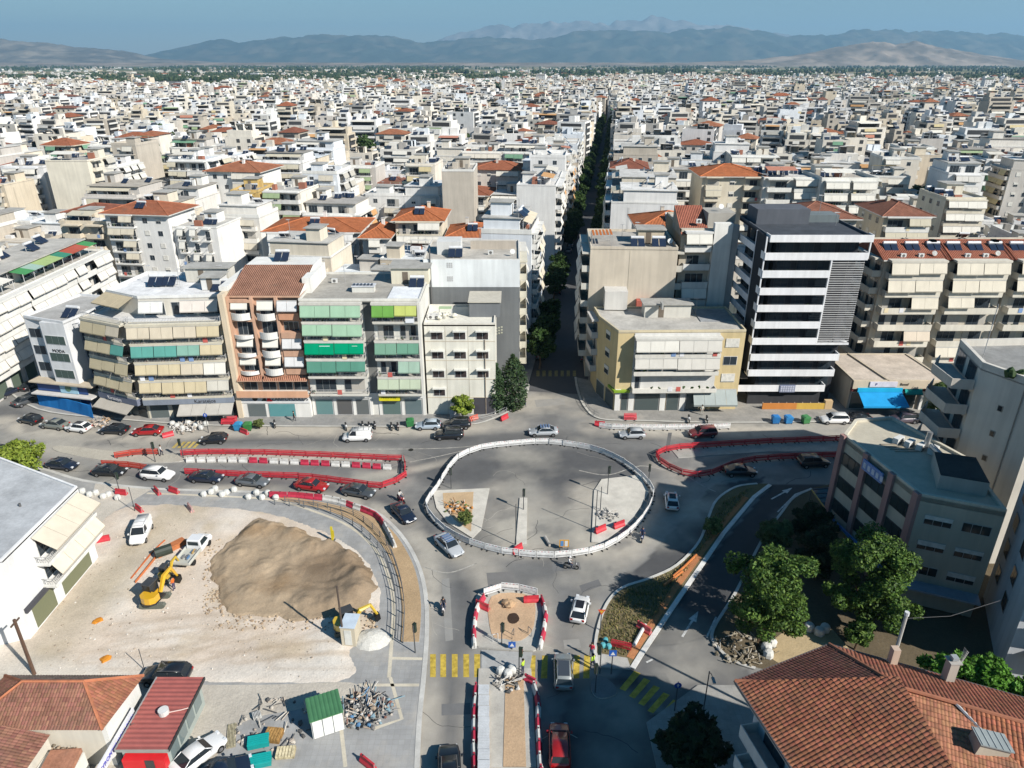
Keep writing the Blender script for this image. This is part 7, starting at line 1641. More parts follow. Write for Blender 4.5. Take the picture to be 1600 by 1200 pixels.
def excavator(name, label, x, y, rz, aim, s=1.0, boomc=(.55, .32, .02)):
    t = tag(empty(name, (x, y, .16), rz), label, 'excavator'); Yl = boomc; Bk = (.03, .03, .032)
    for sd in (-1, 1):
        q = MB(); pr = [(-1.1, .12), (-1.25, .32), (-1.1, .56), (1.1, .56), (1.25, .32), (1.1, .12), (.9, .02), (-.9, .02)]
        a, b = sd * .72 - .2, sd * .72 + .2
        q.rings([[(p[0] * s, a * s, p[1] * s) for p in pr], [(p[0] * s, b * s, p[1] * s) for p in pr]], (.11, .12, .10), 'rubber')
        for k in range(14): q.box((-1.1 + k * .165) * s, (-1.04 + k * .165) * s, a * s - .02, b * s + .02, .55 * s, .60 * s, (.16, .17, .15), 'rubber')
        q.obj('track', t)
    up = empty('upper_body', (0, 0, 0), aim); up.parent = t
    q = MB(); pr = [(-1.25, -.45), (-1.35, 0), (-1.25, .45), (-.9, .82), (.6, .82), (.6, -.82), (-.9, -.82)]
    q.prism([(p[0] * s, p[1] * s) for p in pr], .68 * s, .86 * s, Bk, 'paint', bottom=True); q.prism([(p[0] * s * .98, p[1] * s * .98) for p in pr if p[0] < .6] + [(-.1 * s, -.8 * s), (-.1 * s, .1 * s), (.5 * s, .1 * s), (.5 * s, .8 * s)][::1] if False else [(p[0] * s * .98, p[1] * s * .98) for p in pr[:4]] + [(-.2 * s, .8 * s), (-.2 * s, -.8 * s), (-.9 * s, -.8 * s)], .86 * s, 1.55 * s, Yl, 'car_paint'); q.obj('engine_cover', up)
    q = MB(); q.box(-.35 * s, .75 * s, -.02 * s, .80 * s, .86 * s, 1.2 * s, Yl, 'car_paint')
    for a, b in ((-.33, 0), (.73, 0), (-.33, .78), (.73, .78)): q.box(a * s - .04, a * s + .04, b * s - .04, b * s + .04, 1.1 * s, 2.3 * s, Bk, 'paint')
    q.box(-.42 * s, .82 * s, -.08 * s, .86 * s, 2.3 * s, 2.4 * s, (.05, .052, .055), 'paint'); q.obj('cab', up)
    q = MB(); q.box(-.3 * s, .7 * s, .02 * s, .76 * s, 1.25 * s, 2.25 * s, (.02, .025, .03), 'glass'); q.obj('cab_window', up)
    q = MB(); q.tube([(.55 * s, -.3 * s, .95 * s), (1.4 * s, -.3 * s, 2.2 * s), (2.5 * s, -.3 * s, 2.35 * s)], [.20 * s, .26 * s, .17 * s], 6, Yl, 'car_paint'); q.obj('boom', up)
    q = MB(); q.tube([(2.45 * s, -.3 * s, 2.4 * s), (3.1 * s, -.3 * s, .9 * s)], [.18 * s, .13 * s], 6, Yl, 'car_paint'); q.tube([(.7 * s, -.3 * s, 1.15 * s), (1.6 * s, -.3 * s, 1.9 * s)], .06 * s, 6, (.3, .3, .3), 'steel'); q.obj('arm', up)
    q = MB(); q.rings([[(2.75 * s, a * s, .9 * s), (3.3 * s, a * s, .95 * s), (3.35 * s, a * s, .35 * s), (2.9 * s, a * s, .12 * s)] for a in (-.6, 0)], (.04, .04, .04), 'steel'); q.obj('bucket', up)
    return t

def scooter(label, px, head, col, rider=None, cat='motor scooter'):
    x, y, _ = P(px[0], px[1]); hx, hy, _ = P(*head); t = tag(empty('scooter', (x, y, .0), math.atan2(hy - y, hx - x)), label, cat)
    for a in (-.62, .62): q = MB(); q.tube([(a, -.06, .27), (a, .06, .27)], .27, 12, (.02, .02, .02), 'rubber'); w_ = q.obj('wheel', t); q = MB(); q.tube([(a, -.07, .27), (a, .07, .27)], .13, 8, (.4, .4, .4), 'steel'); q.obj('rim', w_)
    q = MB(); q.rings([[(a, -w_ * b, z0), (a, -w_, (z0 + z1) / 2), (a, -w_ * .7, z1), (a, w_ * .7, z1), (a, w_, (z0 + z1) / 2), (a, w_ * b, z0)] for a, w_, b, z0, z1 in ((-.85, .10, .7, .55, .72), (-.5, .17, .8, .42, .76), (-.1, .17, .8, .28, .68), (.1, .16, 1, .26, .36), (.38, .16, 1, .3, .42), (.5, .15, 1, .4, .85), (.56, .08, 1, .75, .95))], col, 'car_paint'); q.obj('body', t, True)
    q = MB(); q.rings([[(a, -.14, .74), (a, -.13, z), (a, .13, z), (a, .14, .74)] for a, z in ((-.75, .80), (-.3, .84), (0, .78))], (.03, .03, .03), 'rubber'); q.obj('seat', t)
    q = MB(); q.tube([(.6, 0, .3), (.5, 0, 1.0)], .035, 6, (.2, .2, .2), 'steel'); q.tube([(.44, -.33, 1.02), (.5, 0, 1.0), (.44, .33, 1.02)], .02, 5, (.05, .05, .05), 'rubber'); q.obj('handlebar', t)
    q = MB(); q.box(.55, .62, -.08, .08, .72, .84, (.7, .7, .7), 'glass'); q.obj('headlight', t)
    return t

def skin_body(joints, radii, edges, name='person'):
    me = bpy.data.meshes.new(name); me.from_pydata(joints, edges, []); o = bpy.data.objects.new(name, me)
    sk = o.modifiers.new('skin', 'SKIN'); sk.use_smooth_shade = True
    for v, r in zip(me.skin_vertices[0].data, radii): v.radius = (r, r)
    me.skin_vertices[0].data[0].use_root = True
    sb = o.modifiers.new('sub', 'SUBSURF'); sb.levels = 1; sb.render_levels = 1
    return evaluate(o)
def person(label, loc, rz, pose='stand', top=(.2, .2, .25), legs=(.05, .06, .1), vest=None, hat=None, parent=None, hair=(.03, .02, .015)):
    """one continuous skinned body; clothing coloured by region"""
    if pose == 'ride':
        J = [(0, 0, .86), (.02, 0, 1.10), (.06, 0, 1.32), (.10, 0, 1.46), (.14, 0, 1.62),  # pelvis..head
             (.04, .19, 1.36), (.18, .24, 1.15), (.42, .27, 1.04), (.04, -.19, 1.36), (.18, -.24, 1.15), (.42, -.27, 1.04),
             (.02, .12, .84), (.40, .17, .74), (.36, .16, .36), (.50, .16, .32), (.02, -.12, .84), (.40, -.17, .74), (.36, -.16, .36), (.50, -.16, .32), (.48, .28, 1.03), (.48, -.28, 1.03)]
    elif pose == 'walk':
        J = [(0, 0, .95), (0, 0, 1.15), (.01, 0, 1.38), (.02, 0, 1.52), (.03, 0, 1.68),
             (.01, .20, 1.42), (-.06, .25, 1.15), (.06, .26, .92), (.01, -.20, 1.42), (.10, -.25, 1.16), (.24, -.24, .96),
             (0, .11, .90), (.16, .11, .50), (.12, .11, .08), (.28, .12, .04), (0, -.11, .90), (-.04, -.11, .48), (-.24, -.11, .10), (-.12, -.12, .04), (.09, .26, .82), (.30, -.24, .89)]
    else:
        J = [(0, 0, .95), (0, 0, 1.15), (0, 0, 1.38), (0, 0, 1.52), (.02, 0, 1.68),
             (0, .20, 1.42), (.02, .26, 1.15), (.16, .22, .98), (0, -.20, 1.42), (-.02, -.26, 1.15), (.10, -.24, .93),
             (0, .11, .90), (.02, .13, .50), (0, .14, .08), (.14, .16, .04), (0, -.11, .90), (.02, -.13, .50), (0, -.14, .08), (.14, -.16, .04), (.22, .20, .93), (.14, -.22, .84)]
    Rr = [.145, .13, .15, .06, .105, .07, .048, .038, .07, .048, .038, .10, .068, .045, .045, .10, .068, .045, .045, .035, .035]
    E = [(0, 1), (1, 2), (2, 3), (3, 4), (2, 5), (5, 6), (6, 7), (7, 19), (2, 8), (8, 9), (9, 10), (10, 20), (0, 11), (11, 12), (12, 13), (13, 14), (0, 15), (15, 16), (16, 17), (17, 18)]
    me = skin_body(J, Rr, E); SK = (.42, .25, .17)
    me.materials.clear(); me.materials.append(MATS['fabric'])
    at = me.color_attributes.new('Col', 'FLOAT_COLOR', 'CORNER'); buf = []
    hz = J[3][2] - .01; pz = J[0][2] + .02; Jv = [Vector(j) for j in J]
    own = {3: SK, 4: SK, 19: SK, 20: SK, 7: SK, 10: SK}
    for i in (1, 2, 5, 6, 8, 9): own[i] = top
    for i in (0, 11, 12, 13, 15, 16, 17): own[i] = legs
    own[14] = own[18] = (.03, .03, .03)
    if vest: own[1] = own[2] = own[5] = own[8] = vest
    for p in me.polygons:
        c = Vector(p.center); i = min(range(len(Jv)), key=lambda k: (Jv[k] - c).length - Rr[k] * .5); col = own[i]
        for _ in p.loop_indices: buf += [*col, 1.0]
    at.data.foreach_set('color', buf)
    o = link_mesh('person', me); o.location = loc; o.rotation_euler = (0, 0, rz); tag(o, label, 'person')
    hd = J[4]; q = MB()
    if hat: q.ball((hd[0] - .01, hd[1], hd[2] + .035), .135, hat, 'plastic', 10, 6); q.box(hd[0] + .06, hd[0] + .17, hd[1] - .08, hd[1] + .08, hd[2] + .02, hd[2] + .05, hat, 'plastic'); q.obj('helmet', o, True)
    else: q.ball((hd[0] - .025, hd[1], hd[2] + .04), .118, hair, 'fabric', 10, 6); q.obj('hair', o, True)
    q = MB()
    for s in (-1, 1): q.ball((hd[0] + .10, s * .035, hd[2] + .01), .014, (.02, .02, .02), 'paint', 5, 4); 
    q.ball((hd[0] + .115, 0, hd[2] - .02), .018, SK, 'fabric', 5, 4); q.box(hd[0] + .09, hd[0] + .108, -.025, .025, hd[2] - .06, hd[2] - .05, (.3, .1, .08), 'fabric'); q.obj('face', o)
    return o

def build_riders():
    def ride(px, head, col, l1, l2, top, hat):
        t = scooter(l1, px, head, col, cat='motorcycle'); o = person(l2, t.location + Vector((0, 0, .0)), t.rotation_euler[2], 'ride', top, (.04, .05, .09), hat=hat)
        d = Vector((math.cos(t.rotation_euler[2]), math.sin(t.rotation_euler[2]), 0)) * -.28; o.location = t.location + d
    ride((693, 955), (692, 990), (.5, .45, .45), 'pale scooter ridden down the road left of the fenced south island', 'rider in dark jacket and black helmet left of the south island', (.04, .04, .05), (.03, .03, .03))
    ride((892, 889), (930, 892), (.12, .12, .12), 'dark motorcycle ridden right below the white fenced oval', 'rider in pale shirt and white helmet below the white oval', (.55, .55, .55), (.6, .6, .6))
    ride((1003, 843), (1000, 875), (.02, .04, .16), 'blue scooter beside the lower right of the white oval', 'rider in dark blue at the lower right of the oval', (.03, .05, .12), (.04, .04, .05))
    ride((627, 784), (650, 800), (.45, .05, .04), 'red motorcycle ahead of the dark blue saloon on the curve', 'rider in white top with dark helmet on the curve', (.5, .5, .48), (.03, .03, .03))
    for px, c, l in (((541, 670), (.5, .5, .5), 'pale scooter parked alone on the north kerb'), ((567, 668), (.03, .03, .03), 'black scooter parked leftmost behind the white van'), ((577, 669), (.05, .05, .06), 'grey-black scooter parked second behind the white van'), ((586, 668), (.02, .02, .03), 'dark scooter parked rightmost behind the white van'), ((612, 670), (.03, .03, .03), 'black scooter parked left in the pair by the green container'), ((622, 670), (.06, .02, .02), 'dark red scooter parked right in the pair by the green container'), ((1076, 659), (.62, .62, .62), 'white scooter with windshield parked under the grey shop awning'), ((1104, 660), (.03, .03, .03), 'black motorcycle parked beside the white scooter right of the avenue'), ((430, 667), (.12, .12, .12), 'dark bicycle-sized moped lying before the white showroom'), ((782, 637), (.5, .5, .5), 'white scooter parked near the cypress trees')):
        o = scooter(l, px, (px[0] + 4, px[1] + 18), c, cat='motor scooter'); o.location.z = .14 if px[1] < 668 else 0
    hv = (.42, .60, .06); rd = (.45, .03, .06)
    def pp(px, z, lab, pose, hx, **k): x, y, _ = P(px[0], px[1], z); person(lab, (x, y, z), hx, pose, **k)
    pp((817, 1052), .05, 'worker in yellow-green vest bending over the pit at the median head', 'stand', 2.6, vest=hv, top=(.1, .1, .1), hat=None)
    pp((926, 1044), .15, 'worker in yellow-green vest standing on the verge tip', 'walk', 2.2, vest=hv, top=hv)
    pp((924, 1026), .15, 'worker in dark pink top beside the yellow-green worker', 'stand', 1.2, top=rd, legs=(.12, .14, .2))
    pp((273, 922), .2, 'worker in orange beside the yellow excavator', 'stand', 3.0, vest=(.6, .14, .03), top=(.6, .14, .03), legs=(.08, .07, .13))
    pp((253, 712), .1, 'person in white top and dark trousers on the west median', 'walk', .3, top=(.6, .6, .6), legs=(.03, .03, .05))
    pp((298, 655), .14, 'pedestrian in blue jeans before the shop between the dark awnings', 'walk', 3.1, top=(.5, .5, .5), legs=(.1, .2, .35))
    pp((460, 658), .14, 'pedestrian in black passing the showroom window', 'walk', .1, top=(.04, .03, .03), legs=(.03, .03, .04))
    pp((1096, 648), .14, 'pedestrian in pale clothes under the grey awning', 'stand', 4.6, top=(.6, .58, .5), legs=(.5, .48, .42))
    pp((820, 636), .14, 'pedestrian in black crossing the avenue mouth', 'walk', 2.0, top=(.03, .03, .03))
    pp((72, 612), .05, 'pedestrian in white shirt left of the blue tarpaulin', 'stand', 4.6, top=(.62, .62, .66))
build_cars(); build_riders()
x_, y_, _ = P(244, 942, .16); excavator('mini_excavator', 'yellow and black mini excavator digging on the construction lot', x_, y_, 0.05, R(75), 1.08, (.60, .34, .02))
x_, y_, _ = P(262, 905, .16); excavator('mini_excavator', 'second mini excavator with dark cab, above the yellow one', x_, y_, 1.1, R(20), .72, (.50, .33, .03))
x_, y_, _ = P(543, 985, .16); excavator('backhoe_excavator', 'yellow excavator beside a booth at the edge of the sand heap', x_, y_, .2, R(20), 1.0, (.55, .38, .04))
# ================================================================== BARRIERS, POLES, SITE THINGS
def proto_and_copies(make, spots, label, cat, group, frm='from the left'):
    """make() gives a thing at the origin; spots are (x, y, z, rz)"""
    p = make(); tag(p, label, cat, group)
    for k, (x, y, z, rz) in enumerate(spots):
        lab = '%s, %s %s' % (label, ordn(k + 1), frm)
        if k == 0: p.location = (x, y, z); p.rotation_euler = (0, 0, rz); p['label'] = lab
        else: copy_tree(p, (x, y, z), rz, lab)
    return p
REDP = (.50, .035, .05); WHP = (.76, .76, .75)
def make_fence(col, L=2.0, h=1.0, solid=False):
    """plastic pedestrian barrier: frame, bars, two feet"""
    r = empty('fence_panel', (0, 0, 0)); q = MB()
    q.box(-L / 2, L / 2, -.03, .03, h - .09, h, col, 'plastic'); q.box(-L / 2, L / 2, -.025, .025, .12, .2, col, 'plastic'); q.box(-L / 2, L / 2, -.028, .028, h * .52, h * .78, col, 'plastic')
    for s in (-1, 1): q.box(s * (L / 2 - .035) - .035, s * (L / 2 - .035) + .035, -.03, .03, .12, h, col, 'plastic')
    n = 15
    for k in range(1, n): x = -L / 2 + L * k / n; q.box(x - .028, x + .028, -.02, .02, .2, h * .52, col, 'plastic')
    for k in range(1, n): x = -L / 2 + L * k / n; q.box(x - .02, x + .02, -.02, .02, h * .78, h - .09, col, 'plastic')
    q.obj('panel', r)
    for s in (-.7, .7): q = MB(); q.box(s - .06, s + .06, -.28, .28, 0, .1, (.03, .03, .03), 'rubber'); q.obj('foot', r)
    return r
def make_white_fence():
    r = make_fence(WHP, 2.0, .98); q = MB(); q.box(-.96, .96, -.015, .015, .42, .84, (.70, .70, .70), 'plastic'); q.obj('sheet', r)
    q = MB()
    for k in range(5): q.box(-.85 + k * .38, -.70 + k * .38, -.034, .034, .86, .93, (.55, .04, .05) if k % 2 else (.12, .12, .12), 'plastic')
    q.obj('reflector_strip', r); return r
def make_jersey(col, L=1.15):
    r = empty('road_barrier', (0, 0, 0)); q = MB(); pr = [(-.24, 0), (-.24, .2), (-.10, .42), (-.08, .78), (.08, .78), (.10, .42), (.24, .2), (.24, 0)]
    q.rings([[(x, p[0], p[1]) for p in pr] for x in (-L / 2, -L / 2 + .03, L / 2 - .03, L / 2)], col, 'plastic'); q.obj('block', r)
    q = MB(); q.box(-L / 2 + .2, -L / 2 + .32, -.05, .05, .78, .83, (.03, .03, .03), 'rubber'); q.tube([(L / 2, 0, .1), (L / 2, 0, .74)], .04, 6, (.3, .3, .3), 'plastic'); q.obj('connector', r); return r
def line(px, z=0, k=6, closed=False, smooth=True): w_ = W2(px, z); return cr(w_, k, closed) if smooth else w_
def spots(pts, step, z, closed=False, jit=.0, seed=0):
    r = random.Random(seed); return [(x + r.uniform(-jit, jit), y + r.uniform(-jit, jit), z, a + r.uniform(-.05, .05)) for x, y, a in arc(pts, step, step / 2, closed)]
def build_barriers():
    oval = [(683, 765), (667, 790), (676, 812), (706, 838), (748, 856), (796, 867), (850, 872), (900, 869), (945, 858), (985, 833), (1012, 800), (1020, 772), (1003, 748), (968, 722), (930, 706), (890, 698), (848, 694), (800, 697), (750, 704), (712, 722)]
    proto_and_copies(make_white_fence, spots(line(oval, closed=True), 2.05, 0, True), 'white fence panel of the oval ring', 'fence panel', 'white fence panels round the oval', 'counting down from its left tip')
    w1 = [(283, 713), (330, 711), (420, 712), (520, 716), (600, 720), (628, 722), (633, 733), (628, 750), (600, 762), (585, 763), (540, 757), (470, 749), (380, 746), (282, 741)]
    proto_and_copies(lambda: make_fence(REDP), spots(line(w1), 2.02, .05), 'red fence panel of the long western loop', 'fence panel', 'red fence panels of the western loop', 'clockwise from its upper left end')
    w2 = [(180, 717), (215, 712), (245, 711)]; w3 = [(160, 729), (200, 731), (232, 736)]
    proto_and_copies(lambda: make_fence((.48, .06, .04)), spots(line(w2), 2.0, .08) + spots(line(w3), 2.0, .05), 'red fence panel in the short rows left of the western loop', 'fence panel', 'short rows of red fence panels, far west median', 'reading rightward')
    e1 = [(1450, 688), (1380, 688), (1300, 690), (1200, 694), (1120, 699), (1062, 703), (1032, 710), (1028, 720), (1048, 735), (1078, 745), (1110, 743), (1150, 728), (1200, 720), (1310, 715)]
    proto_and_copies(lambda: make_fence(REDP), spots(line(e1), 2.02, .05), 'red fence panel of the pointed eastern loop', 'fence panel', 'red fence panels of the eastern loop', 'along it from its upper right end')
    n1 = [(936, 668), (960, 671), (1040, 672), (1140, 670)]
    proto_and_copies(make_white_fence, spots(line(n1), 2.05, 0), 'white fence panel along the kerb before the yellow building', 'fence panel', 'white fence panels before the yellow building')
    s1 = [(756, 933), (795, 924), (846, 934)]
    proto_and_copies(make_white_fence, spots(line(s1), 2.0, .15), 'white fence panel closing the top of the southern island', 'fence panel', 'white fence panels on the southern island')
    # red and white water barriers
    lines = [([(756, 936), (744, 960), (741, 985), (741, 1010)], 'the left side of the southern island', 'southern island left'),
             ([(846, 938), (852, 960), (850, 985), (843, 1015)], 'the right side of the southern island', 'southern island right'),
             ([(818, 1066), (832, 1070), (840, 1100), (841, 1150), (846, 1215)], 'the right edge of the median trench', 'median trench right'),
             ([(744, 1075), (742, 1110), (741, 1150), (741, 1215)], 'the left edge of the bottom median', 'median trench left'),
             ([(422, 777), (470, 779), (520, 785), (560, 798), (590, 812), (607, 835), (618, 860)], 'the curved kerb beside the planting strip', 'planting strip kerb'),
             ([(290, 722), (380, 722), (480, 726), (560, 730), (600, 733), (612, 734)], 'the row inside the western red loop', 'inside the western loop')]
    for k, (px, where, g) in enumerate(lines):
        sp = spots(line(px), 1.2 if k != 5 else 1.5, .14 if k == 4 else .02, jit=.03, seed=k); a = sp[0::2]; b = sp[1::2]
        if k == 4 or k == 5:
            rr = random.Random(k); a = [s for s in sp if rr.random() < .5]; b = [s for s in sp if s not in a]
        proto_and_copies(lambda: make_jersey((.46, .035, .07)), a, 'red barrier block on ' + where, 'road barrier', 'red barrier blocks, ' + g, 'from its far end')
        proto_and_copies(lambda: make_jersey((.62, .61, .58)), b, 'white barrier block on ' + where, 'road barrier', 'white barrier blocks, ' + g, 'from its far end')
    # stray ones
    rr = random.Random(4)
    for px, z, col, lab in (((161, 846), .14, REDP, 'red barrier block lying alone beside the white corner house'), ((246, 770), .14, REDP, 'red barrier block on the paving left of the white sacks'), ((190, 772), .14, REDP, 'red barrier block at the foot of the pole by the boulevard'), ((218, 798), .14, REDP, 'red barrier block fallen by the thin pole on the paving'), ((298, 797), .14, (.5, .30, .28), 'faded pink barrier block behind the lot'), ((937, 665), .0, REDP, 'red barrier drum at the left end of the white kerb fence'), ((808, 861), .15, REDP, 'red barrier on the middle island foot'), ((938, 830), .15, REDP, 'red barrier leaning on the east island'), ((967, 823), .15, REDP, 'small red barrier right on the east island'), ((754, 950), .16, REDP, 'red barrier inside the top left of the southern island'), ((830, 940), .16, REDP, 'red barrier inside the top right of the southern island'), ((272, 769), .14, REDP, 'short red barrier right of the long one on the paving'), ((575, 1196), .14, REDP, 'red barrier piece on the bottom paving'), ((1006, 985), .15, (.55, .08, .09), 'red plastic barrier stack at the verge edge'), ((382, 677), .0, REDP, 'red barrier by the kerb left of the green bin'), ((788, 655), .14, REDP, 'red barrier block at the avenue corner kerb'), ((740, 656), .14, (.55, .12, .08), 'orange-red barrier beside the parked black SUV'), ((263, 682), 0, REDP, 'red barrier heap behind the red coupe')):
        j = make_jersey(col, 1.6); x, y, _ = P(*px, z); j.location = (x, y, z); j.rotation_euler = (0, 0, rr.uniform(-1, 1) + (.9 if px == (161, 846) else 0)); tag(j, lab, 'road barrier')
    for px, n, lab in (((355, 664), 3, 'stack of red fence panels on the north pavement'), ((985, 657), 2, 'red fence panels lying before the yellow building'), ((970, 1014), 1, 'red fence panel standing on the verge beside teal sacks')):
        for k in range(n):
            f = make_fence(REDP); x, y, _ = P(*px, .14); f.location = (x + .1 * k, y + .45 * k, .14); f.rotation_euler = (R(-35) if n > 1 else 0, 0, .05 * k + (-.3 if n == 1 else 0)); tag(f, lab if n == 1 else '%s, %s from the road' % (lab, ordn(k + 1)), 'fence panel')

def rail_fence(name, label, pts, h=1.0, post=2.0, col=(.12, .13, .14), bars=3, z=.14, close=.35):
    t = tag(empty(name, (*pts[0], 0)), label, 'guard rail'); ox, oy = pts[0]
    for k, (x, y, a) in enumerate(arc(pts, post)):
        q = MB(); q.box(x - ox - .04, x - ox + .04, y - oy - .04, y - oy + .04, z, z + h, col, 'paint'); q.obj('post', t)
    for b in range(bars):
        q = MB(); q.tube([(x - ox, y - oy, z + h * (b + 1) / bars - .03) for x, y in pts], .03, 4, col, 'paint'); q.obj('rail', t)
def pole(name, label, px, h, z=.14, col=(.07, .075, .08), kind='light', face=None, r=.06, cat=None, lean=0):
    x, y, _ = P(*px, z); face = face if face is not None else (-90 if kind != 'light' else (100, -10, 175, 80, 60)[int(px[0]) % 5])
    t = tag(empty(name, (x, y, z), R(face)), label, cat or 'traffic light')
    q = MB(); q.tube([(0, 0, 0), (lean, 0, h)], [r, r * .8], 8, col, 'paint'); q.obj('pole', t)
    if kind == 'light':
        q = MB(); q.box(.02, .30, -.15, .15, h - 1.0, h - .05, (.02, .035, .025), 'paint'); hd = q.obj('signal_head', t)
        for k, c in enumerate(((.02, .08, .04), (.12, .06, .01), (.16, .015, .01))):
            q = MB(); q.tube([(.30, 0, h - .84 + .3 * k), (.34, 0, h - .84 + .3 * k)], .10, 10, c, 'glass'); q.obj('lens', hd)
        q = MB(); q.box(-.04, .34, -.16, .16, h - .03, h + .01, (.02, .03, .02), 'paint'); q.obj('cap', t)
    if kind in ('blue', 'arrow'):
        q = MB(); q.tube([(.05, 0, h - .35), (.08, 0, h - .35)], .32, 16, (.02, .08, .40), 'paint'); s = q.obj('sign_plate', t)
        q = MB(); q.prism([(-.05, -.18), (.05, -.18), (.05, .02), (.13, .02), (0, .2), (-.13, .02), (-.05, .02)], 0, .01, (.65, .65, .65), 'paint'); o = q.obj('sign_arrow', s); o.location = (.085, 0, h - .35); o.rotation_euler = (R(90), 0, R(90))
    if kind == 'square':
        q = MB(); q.box(.04, .07, -.35, .35, h - .75, h - .05, (.02, .10, .40), 'paint'); s = q.obj('sign_plate', t)
        q = MB(); q.prism([(-.22, -.2), (.22, -.2), (0, .2)], 0, .01, (.65, .65, .65), 'paint'); o = q.obj('sign_triangle', s); o.location = (.075, 0, h - .4); o.rotation_euler = (R(90), 0, R(90))
    if kind == 'yield':
        q = MB(); q.prism([(-.38, .33), (.38, .33), (0, -.33)], 0, .02, (.60, .05, .03), 'paint', bottom=True); s = q.obj('sign_plate', t); s.location = (.06, 0, h - .4); s.rotation_euler = (R(90), 0, R(90))
        q = MB(); q.prism([(-.22, .22), (.22, .22), (0, -.17)], 0, .03, (.60, .36, .05), 'paint'); s2 = q.obj('sign_centre', s); 
    if kind == 'lamp':
        q = MB(); q.tube([(0, 0, h - .1), (.5, 0, h + .25), (1.1, 0, h + .3)], .035, 6, col, 'paint'); q.box(.9, 1.5, -.12, .12, h + .24, h + .34, (.25, .25, .25), 'paint'); q.obj('lamp_arm', t)
    return t
def build_poles():
    F_ = cr(W2([(430, 790), (500, 799), (552, 822), (592, 860), (611, 905), (620, 950), (618, 1005)]), 5); rail_fence('guard_rail', 'long curved dark guard rail along the planting strip', F_)
    F2 = cr(W2([(446, 786), (520, 797), (566, 815), (603, 852), (623, 900), (632, 950), (630, 1007)]), 5); rail_fence('guard_rail', 'outer dark rail running beside the long curved guard rail', F2, .9)
    rail_fence('pedestrian_railing', 'low metal railing round the avenue corner by the cypresses', cr(W2([(740, 660), (775, 652), (803, 636), (824, 612)]), 5), .9, 1.6, (.30, .31, .31), 2, .15)
    rail_fence('pedestrian_railing', 'metal railing along the kerb curve at the yellow building corner', cr(W2([(902, 600), (908, 622), (920, 644), (936, 655)]), 5), .9, 1.6, (.16, .17, .17), 2, .15)
    L_ = [((811, 1054), 3.3, 'traffic light at the head of the bottom median, dark pole'), ((649, 1021), 3.6, 'traffic light standing on the left kerb beside the planting strip'),
          ((784, 1008), 2.6, 'traffic light within the southern island beside white hoops'), ((937, 1052), 3.4, 'traffic light on the verge tip beside the blue sign'),
          ((188, 772), 3.2, 'traffic light on the paving beside the boulevard queue'), ((243, 722), 3.1, 'traffic light rising behind the short red fence rows'),
          ((287, 716), 3.1, 'traffic light left of the long western red loop'), ((705, 763), 3.0, 'traffic light just inside the left end of the oval'),
          ((818, 797), 3.0, 'traffic light on the tip of the middle island'), ((1013, 757), 3.0, 'traffic light at the right end of the oval'),
          ((949, 773), 4.2, 'tall double traffic light on the east island')]
    for px, h, lab in L_: pole('traffic_light', lab, px, h, .05)
    pole('street_sign', 'round blue sign on a pole before the corner shop awning', (326, 676), 3.4, .02, kind='blue', cat='road sign')
    pole('street_sign', 'blue square crossing sign on the verge tip', (955, 1053), 3.0, .17, kind='square', cat='road sign')
    pole('street_sign', 'orange and red yield sign at the verge kerb', (938, 985), 2.8, .14, kind='yield', cat='road sign')
    pole('street_sign', 'bright blue sign lying low on the southern island', (800, 1014), 1.0, .17, kind='square', cat='road sign')
    pole('lamp_post', 'tall dark lamp post on the middle island', (806, 850), 5.6, .14, kind='plain', cat='lamp post')
    pole('lamp_post', 'tall dark lamp post at the left side of the east island', (930, 828), 5.6, .14, kind='plain', cat='lamp post')
    pole('lamp_post', 'slim post between two light poles on the east island', (938, 796), 3.4, .14, kind='plain', cat='lamp post')
    pole('utility_pole', 'dark leaning pole with curved arm beside the yellow excavator booth', (538, 1008), 7.2, .14, (.08, .06, .05), 'plain', r=.11, cat='utility pole')
    t = pole('utility_pole', 'thick brown wooden pole at the lower left by the tiled house', (54, 1054), 6.6, .14, (.11, .065, .045), 'plain', r=.17, cat='utility pole')
    q = MB(); q.box(-.6, .6, -.05, .05, 6.2, 6.35, (.12, .08, .06), 'bark'); q.obj('crossarm', t)
    pole('street_pole', 'thin pole standing on the paving left of the lot', (211, 799), 3.6, .14, kind='plain', r=.05, cat='pole'); pole('street_pole', 'short thin pole behind the black SUV and tiled house', (226, 1047), 2.6, .14, kind='plain', r=.04, cat='pole')
    pole('traffic_light', 'traffic light in shade on the small traffic island', (930, 1082), 3.2, .13); pole('street_sign', 'blue round sign in shade by the dark tree', (1054, 1110), 3.4, .14, kind='blue', cat='road sign')
    pole('lamp_post', 'dark lamp post in the shade left of the red tiled house', (1096, 1130), 6.0, .14, kind='lamp', cat='lamp post')
    # building-side rods on the white house corner
    for k, (px, c, lab) in enumerate((((1211, 661), (.02, .16, .42), 'blue street bin, leftmost of three on the right'), ((1231, 661), (.03, .20, .46), 'blue street bin between the other blue bin and the green one'), ((1258, 661), (.05, .20, .07), 'green street bin left of the parked white hatchback'), ((373, 672), (.03, .22, .42), 'blue street bin beside the red panels on the left'), ((388, 672), (.04, .18, .05), 'green street bin right of the blue one on the left'), ((641, 666), (.03, .16, .05), 'dark green container beside the pale blue hatchback'))):
        x, y, _ = P(*px, .02); t = tag(empty('street_bin', (x, y, .02), .1 * (k % 3)), lab, 'bin'); q = MB()
        q.rings([[(-a, -b, z), (a, -b, z), (a, b, z), (-a, b, z)] for a, b, z in ((.5, .4, .12), (.6, .48, 1.05), (.62, .5, 1.08))], c, 'plastic'); q.obj('body', t)
